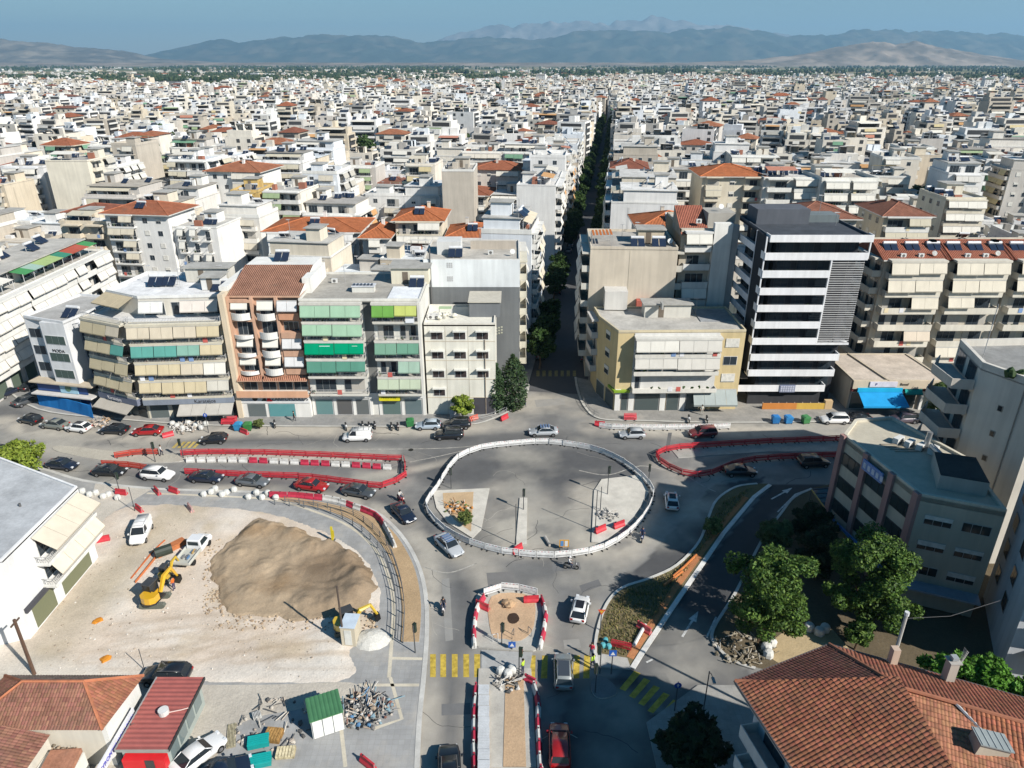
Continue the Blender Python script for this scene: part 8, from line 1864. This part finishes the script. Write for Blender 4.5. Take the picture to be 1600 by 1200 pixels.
        q = MB(); q.rings([[(a, -.52, z), (a, .52, z), (a, .52, 1.05), (a, -.52, 1.05)] for a, z in ((-.64, 1.12), (-.4, 1.28), (.4, 1.28), (.64, 1.12))], tuple(v * 1.15 for v in c), 'plastic'); q.obj('lid', t)
        for a in (-.45, .45):
            for b in (-.35, .35): q = MB(); q.tube([(a, b - .04, .08), (a, b + .04, .08)], .08, 8, (.03, .03, .03), 'rubber'); q.obj('wheel', t)

def build_site():
    rr = random.Random(77)
    def sacks(px_list, lab, grp, col=(.56, .56, .53), r=.40):
        def mk():
            q = MB(); q2 = random.Random(1); n = 8; rs = []
            for z, f in ((0, .9), (.15, 1.05), (.55, 1.0), (.78, .8), (.86, .45)): rs.append([(r * f * math.cos(2 * math.pi * k / n) * q2.uniform(.9, 1.1), r * f * math.sin(2 * math.pi * k / n) * q2.uniform(.9, 1.1), z * r * 1.9) for k in range(n)])
            q.rings(rs, col, 'fabric'); return q.obj('bulk_bag')
        proto_and_copies(mk, [(*P(x + rr.uniform(-2, 2), y + rr.uniform(-1, 1), .14)[:2], .14, rr.uniform(0, 6)) for x, y in px_list], lab, 'bulk bag', grp)
    sacks([(128 + k * 11, 770 + (k % 2) * 5 + k) for k in range(6)], 'white bulk bag in the group left of the boulevard signal pole', 'white bags by the left signal pole')
    sacks([(320 + k * 9, 775 - (k % 3) * 4) for k in range(6)], 'white bulk bag in the line behind the construction lot', 'white bags behind the lot')
    sacks([(390 + k * 10, 779 - (k % 2) * 7) for k in range(5)], 'white bulk bag in the group where the guard rail starts', 'white bags by the guard rail start')
    sacks([(268 + k * 9, 664 + (k % 3) * 3) for k in range(7)], 'white rubble bag heaped behind the red coupe', 'rubble bags by the red coupe', r=.42)
    sacks([(783, 1052), (792, 1055), (800, 1050)], 'white sack at the head of the bottom median', 'sacks at the median head', r=.42)
    sacks([(1196, 1015), (1202, 1027), (1206, 1008), (1262, 985), (1278, 992), (1290, 985)], 'white bag among the rocks under the big tree', 'white bags under the big tree', r=.5)
    sacks([(946, 1003), (950, 1012), (943, 1010)], 'turquoise bag beside the verge kerb', 'turquoise bags on the verge', (.10, .36, .40), .28)
    # kerb stone pallets along the bottom median
    def pallet():
        t = empty('kerb_stone_pallet', (0, 0, 0)); q = MB(); q.box(-.55, .55, -.5, .5, 0, .12, (.35, .26, .16), 'bark'); q.obj('pallet', t)
        for k in range(4): q = MB(); q.box(-.53 + k * .27, -.28 + k * .27, -.48, .48, .12, .72, (.52, .54, .56), 'concrete'); q.obj('kerb_stone', t)
        return t
    proto_and_copies(pallet, [(*P(756, 1086 + 17 * k, .15)[:2], .15, R(90)) for k in range(8)], 'pallet of pale kerb stones on the bottom median', 'pallet', 'kerb stone pallets on the bottom median', 'from the top')
    # rubble and stones
    def rubble(name, label, px, rad, n, cols, zmin=.14, hmax=.4, cat='rubble', kind='stuff'):
        q = MB(); c = P(*px, zmin)
        for k in range(n):
            a, d = rr.uniform(0, 6.28), rad * math.sqrt(rr.random()); s = rr.uniform(.07, .26); x, y = c[0] + d * math.cos(a), c[1] + d * math.sin(a) * .8; z = zmin + max(0, hmax * (1 - d / rad)) * rr.random()
            if rr.random() < .35: b = rr.uniform(0, 3.1); L = rr.uniform(.4, 1.3); q.tube([(x, y, z + .1), (x + L * math.cos(b), y + L * math.sin(b), z + .12 + rr.uniform(0, .3))], .05, 4, rr.choice(cols), 'concrete')
            else: q.ball((x, y, z + s * .4), s, rr.choice(cols), 'concrete', 5, 3, .7, .35, rr)
        o = q.obj(name); tag(o, label, cat, kind=kind); return o
    rubble('building_debris', 'jumbled pile of pipes, blue sheets and scrap beside the green hut', (570, 1110), 2.6, 230, [(.35, .27, .2), (.1, .1, .1), (.5, .45, .4), (.10, .22, .38), (.26, .13, .10), (.48, .47, .45), (.03, .03, .03), (.30, .29, .27), (.42, .38, .33), (.2, .19, .18), (.2, .3, .35)], hmax=.9, cat='debris')
    rubble('building_debris', 'scattered pale rubble on the gravel left of the hut', (430, 1130), 3.4, 70, [(.5, .46, .4), (.42, .36, .3), (.1, .1, .1)], hmax=.1, cat='debris')
    rubble('building_debris', 'broken paving heap at the kerb behind the red coupe', (290, 668), 2.6, 90, [(.55, .53, .5), (.6, .58, .55), (.35, .3, .25)], .14, .5, cat='debris')
    rubble('building_debris', 'dug-up soil and stones at the blue tarpaulin corner', (158, 660), 2.2, 70, [(.45, .3, .18), (.5, .42, .35), (.3, .3, .3)], .14, .4, cat='debris')
    rubble('building_debris', 'cables and stones in the hole on the west island', (716, 795), 1.8, 70, [(.5, .22, .06), (.35, .2, .1), (.5, .45, .4), (.12, .16, .05)], .17, .4, cat='debris')
    rubble('building_debris', 'small stones and rags on the east island', (948, 806), 1.5, 60, [(.4, .38, .35), (.5, .48, .45), (.2, .2, .2)], .15, .2, cat='debris')
    rubble('building_debris', 'tools and hoses at the head of the bottom median', (793, 1066), 1.4, 60, [(.5, .48, .45), (.08, .08, .08), (.3, .28, .25)], .17, .4, cat='debris')
    rubble('building_debris', 'line of stones and earth edging the tree plot', (1160, 1015), 2.8, 110, [(.33, .29, .22), (.38, .35, .3), (.2, .17, .12)], .16, .3, cat='debris')
    rubble('building_debris', 'old roof rubble and planks beside the tiled house annex', (75, 1185), 2.2, 90, [(.35, .27, .2), (.2, .17, .13), (.45, .42, .36)], 2.2, .5, cat='debris')
    # teal frames, timber, booth
    for k, (px, lab) in enumerate((((405, 1163), 'teal metal frames stacked beside the timber pallet'), ((408, 1193), 'teal metal frames nearest the bottom edge'))):
        x, y, _ = P(*px, .14); t = tag(empty('steel_frame_stack', (x, y, .14), .25), lab, 'steel frames')
        for j in range(5): q = MB(); q.box(-.85, .85, -.5 + j * .2, -.44 + j * .2, .1, .62, (.01, .28, .27), 'paint'); q.box(-.85, .85, -.52 + j * .2, -.36 + j * .2, .60, .68, (.01, .34, .32), 'paint'); q.obj('frame', t)
    for k, (px, c, lab, d) in enumerate((((428, 1152), (.38, .22, .08), 'open timber crate with orange slats beside teal frames', (.7, .6, .5)), ((447, 1178), (.60, .52, .34), 'pale yellow board stack, two piles', (.75, .5, .35)), ((362, 1150), (.40, .36, .25), 'long flat formwork panel on the gravel', (.35, 1.2, .12)), ((402, 1120), (.5, .5, .48), 'small white mixer box on the gravel', (.35, .3, .4)))):
        x, y, _ = P(*px, .14); t = tag(empty('site_crate', (x, y, .14), .2 * k - .1), lab, 'building material'); q = MB(); a, b, h = d
        for j in range(6): q.box(-a + j * a / 3, -a + j * a / 3 + a / 3 - .05, -b, b, h * .6, h, c, 'bark')
        q.box(-a, a, -b, b, 0, h * .55, tuple(v * .7 for v in c), 'bark'); q.obj('boards', t)
    x, y, _ = P(548, 1010, .14); t = tag(empty('site_booth', (x, y, .14), -.08), 'cream site booth beside the excavator at the lot edge', 'booth'); q = MB(); q.box(-.85, .55, 0, 1.9, 0, 2.3, (.55, .49, .38)); q.box(-.9, .6, -.05, 1.95, 2.3, 2.36, (.5, .58, .66), 'paint'); q.obj('cabin', t); q = MB(); q.box(-.5, .2, -.04, 0, .2, 2.0, (.62, .62, .58), 'paint'); q.obj('door', t)
    q = MB(); q.rings([[(x + r_ * math.cos(a / 12 * 6.28), y + .9 + r_ * .8 * math.sin(a / 12 * 6.28), z) for a in range(12)] for r_, z in ((1.9, .14), (1.3, .6), (.4, .9))], (.55, .54, .50), 'earth'); o = q.obj('gravel_pile'); o.location = (1.9, 0, 0); tag(o, 'low pile of pale gravel right of the cream booth', 'gravel pile')
    x, y, _ = P(520, 845, .14); t = tag(empty('yellow_breaker', (x, y, .14)), 'upright yellow steel machine part at the top of the heap', 'machine part'); q = MB(); q.box(-.12, .12, -.1, .1, 0, 2.0, (.55, .45, .03), 'paint'); q.box(.1, .25, -.06, .06, .5, 1.5, (.5, .4, .03), 'paint'); q.obj('column', t); q = MB(); q.box(-.3, .3, -.25, .25, 0, .15, (.12, .12, .12), 'paint'); q.obj('base', t)
    # orange netting and cones of the lot
    q = MB(); ribbon(q, cr(W2([(205, 905), (225, 880), (240, 862), (258, 845)], .15), 4), .12, .15, .32, (.50, .14, .05), 'fabric'); ribbon(q, cr(W2([(212, 912), (235, 884), (252, 862)], .15), 4), .05, .15, .5, (.5, .16, .06), 'fabric'); tag(q.obj('orange_netting'), 'strip of orange safety netting left of the excavators', 'safety netting')
    for px, lab in (((165, 1030), 'orange tarp scrap on the bare lot'), ((153, 970), 'small orange and white rag on the bare lot')):
        q = MB(); x, y, _ = P(*px, .2); q.ball((0, 0, 0), .5, (.55, .22, .03), 'fabric', 8, 4, .3, .3, rr); o = q.obj('tarp_scrap'); o.location = (x, y, .25); tag(o, lab, 'tarp')
    x, y, _ = P(282, 858, .16); q = MB(); q.prism([(-.45, -1.7), (.45, -1.7), (.45, 1.7), (-.45, 1.7)], 0, .7, (.46, .16, .06), 'plastic'); o = q.obj('orange_skip'); o.location = (x - 1.0, y - .2, .16); o.rotation_euler = (0, 0, R(-38)); tag(o, 'long orange skip between the dark tank and flatbed pickup', 'skip')
    x, y, _ = P(257, 868, .16); q = MB(); q.tube([(-.9, 0, .6), (.9, .2, .6)], .6, 12, (.03, .04, .03), 'plastic'); o = q.obj('dark_tank'); o.location = (x, y, .16); o.rotation_euler = (0, 0, .5); tag(o, 'dark round tank lying above the excavators', 'tank')
    for k, (px, L, a) in enumerate((((1052, 905), 3.4, .75), ((1062, 893), 2.8, .8), ((1078, 878), 3.0, .85))):
        x, y, _ = P(*px, .2); q = MB(); q.tube([(-L / 2, 0, .2), (L / 2, 0, .2)], .14, 8, (.50, .17, .05), 'plastic'); o = q.obj('orange_pipe'); o.location = (x, y, .14); o.rotation_euler = (0, 0, a); tag(o, 'orange plastic pipe on the verge, %s from the camera' % ordn(k + 1), 'pipe')
    q = MB(); x, y, _ = P(996, 995, .2); q.tube([(0, 0, .3), (1.6, 2.8, .35)], .18, 8, (.62, .62, .6), 'plastic'); o = q.obj('white_pipe'); o.location = (x - .6, y - 1.4, .1); tag(o, 'white pipe lying on the dry grass verge', 'pipe')
    for k in range(3): q = MB(); x, y, _ = P(770 + 30 * k, 1002 - 4 * k, .19); q.tube([(0, 0, 0), (0, 0, .9), (.5, .1, .9), (.5, .1, 0)], .04, 5, (.12, .12, .12) if k else (.6, .6, .6), 'paint'); o = q.obj('steel_hoop'); o.location = (x, y, .17); o.rotation_euler = (0, 0, k); tag(o, 'steel hoop on the southern island, %s from the left' % ordn(k + 1), 'hoop')
    q = MB(); c = P(802, 966, .19); n = 14; q.add([(c[0] + (.55 + .12 * rr.random()) * math.cos(6.28 * k / n), c[1] + (.75 + .1 * rr.random()) * math.sin(6.28 * k / n), .197) for k in range(n)], [tuple(range(n))], (.06, .04, .03), 'earth'); struct(q.obj('pit'))
    q = MB(); q.ball((0, 0, .3), .7, (.45, .3, .18), 'earth', 10, 5, .5, .25, rr); o = q.obj('soil_heap'); x, y, _ = P(795, 945, .19); o.location = (x, y, .1); tag(o, 'small heap of dug soil on the southern island', 'soil heap')
    # road works sign and steel plates
    x, y, _ = P(881, 860, 0); t = tag(empty('works_sign', (x, y, 0)), 'orange-framed blue and white works sign inside the oval', 'road sign'); q = MB(); q.box(-.55, .55, -.03, .03, .5, 1.5, (.60, .30, .03), 'paint'); q.box(-.42, -.06, -.05, -.03, .62, 1.38, (.10, .25, .5), 'paint'); q.box(.06, .42, -.05, -.03, .62, 1.38, (.62, .62, .6), 'paint'); q.obj('board', t); q = MB(); q.box(-.5, -.42, -.3, .3, 0, .06, (.1, .1, .1), 'paint'); q.box(.42, .5, -.3, .3, 0, .06, (.1, .1, .1), 'paint'); q.box(-.48, -.44, -.02, .02, 0, .5, (.1, .1, .1), 'paint'); q.box(.44, .48, -.02, .02, 0, .5, (.1, .1, .1), 'paint'); q.obj('stand', t)
    q = MB(); q.tube([(0, 0, .25), (.5, -1.6, .22)], [.22, .16], 8, (.40, .38, .35), 'concrete'); o = q.obj('concrete_pipe'); x, y, _ = P(852, 848, 0); o.location = (x, y + .8, 0); tag(o, 'pale concrete pipe lying inside the lower edge of the oval', 'pipe')
    for k, px in enumerate(((711, 680), (789, 690), (642, 703))): q = MB(); q.tube([(0, 0, 0), (0, 0, .012)], .38, 14, (.06, .06, .06), 'steel'); o = q.obj('manhole_cover'); x, y, _ = P(*px); o.location = (x, y, .003); tag(o, 'dark manhole cover on the boulevard, %s' % ('below the black estate car', 'above the top left of the oval', 'right of the western loop')[k], 'manhole cover')

# ================================================================== TREES AND GRASS
def leaf_cloud(q, cx, cy, cz, r, n, rnd, cols, size=.28, flat=.8):
    V = []; F = []; C = []
    for _ in range(n):
        a = rnd.uniform(0, 6.283); u = rnd.uniform(-1, 1); d = r * rnd.uniform(.45, 1.0) ** .6; s = math.sqrt(1 - u * u)
        x, y, z = cx + d * s * math.cos(a), cy + d * s * math.sin(a), cz + d * u * flat
        e = size * rnd.uniform(.6, 1.3); t1 = Vector((rnd.gauss(0, 1), rnd.gauss(0, 1), rnd.gauss(0, .7))).normalized(); t2 = t1.cross(Vector((rnd.gauss(0, .6) + s * math.cos(a), rnd.gauss(0, .6) + s * math.sin(a), u + .5))).normalized()
        c = rnd.choice(cols); o = len(q.v)
        q.v += [(x - t1.x * e, y - t1.y * e, z - t1.z * e), (x + t2.x * e * .5, y + t2.y * e * .5, z + t2.z * e * .5), (x + t1.x * e, y + t1.y * e, z + t1.z * e), (x - t2.x * e * .5, y - t2.y * e * .5, z - t2.z * e * .5)]
        q.f.append((o, o + 1, o + 2, o + 3)); q.m.append(q.slot('leaf')); q.c.append(c)
def tree(name, label, px, h, rad, seed, cols, dens=1.0, size=.28, ctr=None, shape='round', z=.14, cat='tree', group=None, low=.32):
    rnd = random.Random(seed); x, y, _ = P(*px, z) if ctr is None else (*ctr, 0)
    t = tag(empty(name, (x, y, z)), label, cat, group); q = MB(); tk = (.13, .09, .06); fork = h * low
    q.tube([(0, 0, -.1), (.1, .05, fork * .5), (0, 0, fork)], [rad * .10, rad * .075, rad * .06], 8, tk, 'bark'); q.obj('trunk', t)
    crown = MB(); cl = []
    nb = 14 if shape == 'round' else 10
    if shape == 'cypress':
        for k in range(16): f = k / 15; rr_ = rad * (math.sin(math.pi * min(1, .18 + f * .86)) ** .7); leaf_cloud(crown, rnd.uniform(-.1, .1), rnd.uniform(-.1, .1), .6 + f * (h - .9), max(.25, rr_), int(230 * dens), rnd, cols, size, .9)
    else:
        for k in range(nb):
            a = k * 2.4 + rnd.uniform(-.4, .4); f = (k + .5) / nb; zz = fork + (h - fork) * (.10 + .80 * f); d = rad * (.62 * math.sin(math.pi * (.22 + .62 * f)) + .05) * rnd.uniform(.7, 1.1); p = (d * math.cos(a), d * math.sin(a), zz); cl.append(p)
            q = MB(); q.tube([(0, 0, fork * .9), (p[0] * .45, p[1] * .45, fork + (zz - fork) * .55), p], [rad * .04, rad * .025, .03], 5, tk, 'bark')
            if k < 7: q.obj('branch', t)
            n_sub = 5
            for j in range(n_sub): leaf_cloud(crown, p[0] + rnd.uniform(-.32, .32) * rad, p[1] + rnd.uniform(-.32, .32) * rad, p[2] + rnd.uniform(-.22, .2) * rad, rad * rnd.uniform(.16, .30), int(90 * dens), rnd, cols, size, .85)
        leaf_cloud(crown, 0, 0, h * .9, rad * .35, int(200 * dens), rnd, cols, size)
    crown.obj('crown', t); return t
def scatter_stones():
    rr = random.Random(99); lot = W2([(60, 1000), (130, 900), (200, 820), (330, 800), (330, 960), (540, 985), (540, 1060), (60, 1060)]); q = MB(); xs = [p[0] for p in lot]; ys = [p[1] for p in lot]
    c = np.array([[rr.uniform(min(xs), max(xs)), rr.uniform(min(ys), max(ys))] for _ in range(700)]); ok = inpoly(c[:, 0], c[:, 1], lot)
    for x, y in c[ok]: s_ = rr.choice([.04, .05, .06, .07, .12]); q.ball((x, y, .24), s_, rr.choice([(.55, .5, .43), (.4, .34, .27), (.3, .25, .2), (.6, .57, .52)]), 'concrete', 5, 3, .6, .3, rr)
    tag(q.obj('loose_stones'), 'loose stones scattered over the bare construction lot', 'stones', kind='stuff')
    q = MB(); c0 = P(455, 965, .2)
    for _ in range(420):
        t_ = rr.random(); px = (rr.uniform(330, 590), rr.uniform(955, 985)) if t_ < .6 else (rr.uniform(318, 350), rr.uniform(840, 960)); x, y, _z = P(*px, .2); q.ball((x, y, .24), rr.choice([.05, .07, .1, .16]), rr.choice([(.38, .29, .2), (.3, .22, .15), (.44, .35, .25)]), 'earth', 5, 3, .7, .3, rr)
    tag(q.obj('soil_clods'), 'clods of soil spilled round the foot of the sand heap', 'soil clods', kind='stuff')
def build_green():
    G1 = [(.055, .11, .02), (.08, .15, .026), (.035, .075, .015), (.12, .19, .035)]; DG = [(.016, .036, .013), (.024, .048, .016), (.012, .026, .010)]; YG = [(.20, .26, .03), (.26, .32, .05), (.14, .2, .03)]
    tree('broadleaf_tree', 'big bushy green tree on the plot left of the parked rocks, largest crown', (1186, 1000), 11.2, 4.0, 1, G1, 3.8, .17, low=.12)
    tree('broadleaf_tree', 'second big green tree, right, close to the beige office', (1342, 985), 11.6, 4.2, 2, G1, 3.8, .17, low=.12)
    tree('broadleaf_tree', 'small grey-green tree behind the biggest tree', (1206, 868), 4.6, 1.9, 3, [(.07, .11, .04), (.09, .13, .05)], 1.1, .22)
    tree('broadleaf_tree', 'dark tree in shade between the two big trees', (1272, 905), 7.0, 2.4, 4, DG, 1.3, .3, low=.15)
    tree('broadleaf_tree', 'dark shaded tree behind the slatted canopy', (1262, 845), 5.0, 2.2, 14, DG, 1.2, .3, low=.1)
    tree('broadleaf_tree', 'low bright green bush at the foot of the right big tree', (1335, 1015), 3.6, 1.3, 5, G1, 1.0, .2)
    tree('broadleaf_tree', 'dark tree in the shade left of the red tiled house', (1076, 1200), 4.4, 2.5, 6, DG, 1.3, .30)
    tree('broadleaf_tree', 'yellow-green tree at the left edge above the white corner house', (34, 745), 5.0, 3.2, 7, YG, 1.0, .24)
    tree('broadleaf_tree', 'small yellow-green tree before the panelled white building', (722, 655), 4.0, 1.7, 8, YG, .9, .2)
    tree('cypress_tree', 'slim dark cypress beside the panelled building', (776, 643), 8.6, 1.5, 9, [(.03, .06, .025), (.045, .08, .03)], 1.0, .22, shape='cypress')
    tree('conifer_tree', 'broad dark conifer right of the slim cypress at the avenue corner', (802, 637), 9.6, 2.6, 10, [(.03, .06, .025), (.05, .08, .03)], 1.2, .24, shape='cypress')
    tree('broadleaf_tree', 'dark leafy street tree before the low shop on the right', (1466, 660), 7.4, 3.0, 11, [(.05, .09, .02), (.07, .11, .03)], 1.0, .24)
    tree('shrub', 'little round shrub on the north pavement left of the showroom', (405, 669), 1.4, .8, 12, [(.14, .17, .05), (.10, .13, .04)], .5, .12, cat='shrub')
    tree('shrub', 'yellowish shrub on the dug west island', (727, 822), 2.0, .9, 13, [(.16, .19, .05), (.10, .14, .04)], .5, .14, cat='shrub')
    tree('shrub', 'pale green shrub at the top of the verge', (1112, 835), 2.2, 1.2, 17, [(.13, .17, .05), (.17, .2, .07)], .6, .16, cat='shrub')
    for k in range(9): tree('hedge_bush', 'bright green hedge bush behind the red tiled roof, %s from its left end' % ordn(k + 1), None, 5.6 + (k % 3) * .5, 1.8, 40 + k, [(.08, .2, .02), (.10, .24, .03)], .6, .22, ctr=(37.2 + k * 1.3, 45.6 - k * .75), cat='hedge', group='hedge bushes behind the red roof')
    protos = [tree('avenue_tree', 'shaded street tree on the left avenue side, %s from the boulevard' % ordn(i + 1), None, 7.5, 2.6, 60 + i, [(.03, .06, .016), (.045, .085, .02)], .55, .34, ctr=AV(-3.9, 18 + i * 9), cat='tree', group='trees along the avenue') for i in range(3)]
    rnd = random.Random(8)
    for t_ in list(range(56, 200, 9)) + list(range(200, 596, 6)):
        for s in (-4.6, 4.6):
            if rnd.random() < (.85 if t_ < 200 else .97) and not (s > 0 and t_ < 60) and not (s < 0 and 78 < t_ < 98): X, Y = AV(s, t_ + rnd.uniform(-2, 2)); o = copy_tree(rnd.choice(protos), (X, Y, .1), rnd.uniform(0, 6), 'shaded street tree on the %s side of the avenue, %s from the boulevard' % ('left' if s < 0 else 'right', ordn((t_ - 56) // 9 + 4 if t_ < 200 else (t_ - 200) // 6 + 21))); o.scale = (1, 1, 1) if rnd.random() < .5 else (1.25, 1.25, 1.15)
    # city trees in yards
    pr = tree('yard_tree', 'green tree in a yard between the apartment blocks', None, 9, 3.2, 70, [(.06, .11, .03), (.05, .09, .03)], .5, .45, ctr=AV(-60, 75), cat='tree', group='yard trees among the blocks')
    for k, t_ in enumerate(sorted(rnd.uniform(140, 700) for _ in range(26))): X, Y = AV(rnd.uniform(-.8, .85) * (t_ + 60), t_); o = copy_tree(pr, (X, Y, rnd.uniform(0, 4)), rnd.uniform(0, 6), 'green yard tree among the apartment blocks %s of the avenue, %s in distance' % ('left' if X < .14 * Y else 'right', ordn(k + 1))); s_ = rnd.uniform(1.0, 1.9); o.scale = (s_, s_, s_)
    # dry grass of the verge
    q = MB(); vg = W2([(1175, 762), (1130, 785), (1112, 812), (1098, 848), (1062, 888), (1018, 910), (978, 925), (952, 948), (940, 985), (937, 1020), (975, 1026), (998, 1005), (1052, 922), (1122, 828)]); xs = [p[0] for p in vg]; ys = [p[1] for p in vg]; n = 0
    cand = np.array([[rnd.uniform(min(xs), max(xs)), rnd.uniform(min(ys), max(ys))] for _ in range(26000)]); ok = inpoly(cand[:, 0], cand[:, 1], vg)
    for x, y in cand[ok]:
        h = rnd.uniform(.12, .42); a = rnd.uniform(0, 3.14); dx, dy = .07 * math.cos(a), .07 * math.sin(a); lx, ly = rnd.uniform(-.12, .12), rnd.uniform(-.12, .12)
        q.add([(x - dx, y - dy, .12), (x + dx, y + dy, .12), (x + lx, y + ly, .12 + h)], [(0, 1, 2)], rnd.choice([(.26, .22, .09), (.20, .19, .07), (.12, .15, .05), (.30, .25, .13)]), 'leaf')
    tag(q.obj('dry_grass'), 'dry yellow-green grass covering the verge', 'grass', kind='stuff')
build_barriers(); build_poles(); build_site(); scatter_stones(); build_green()
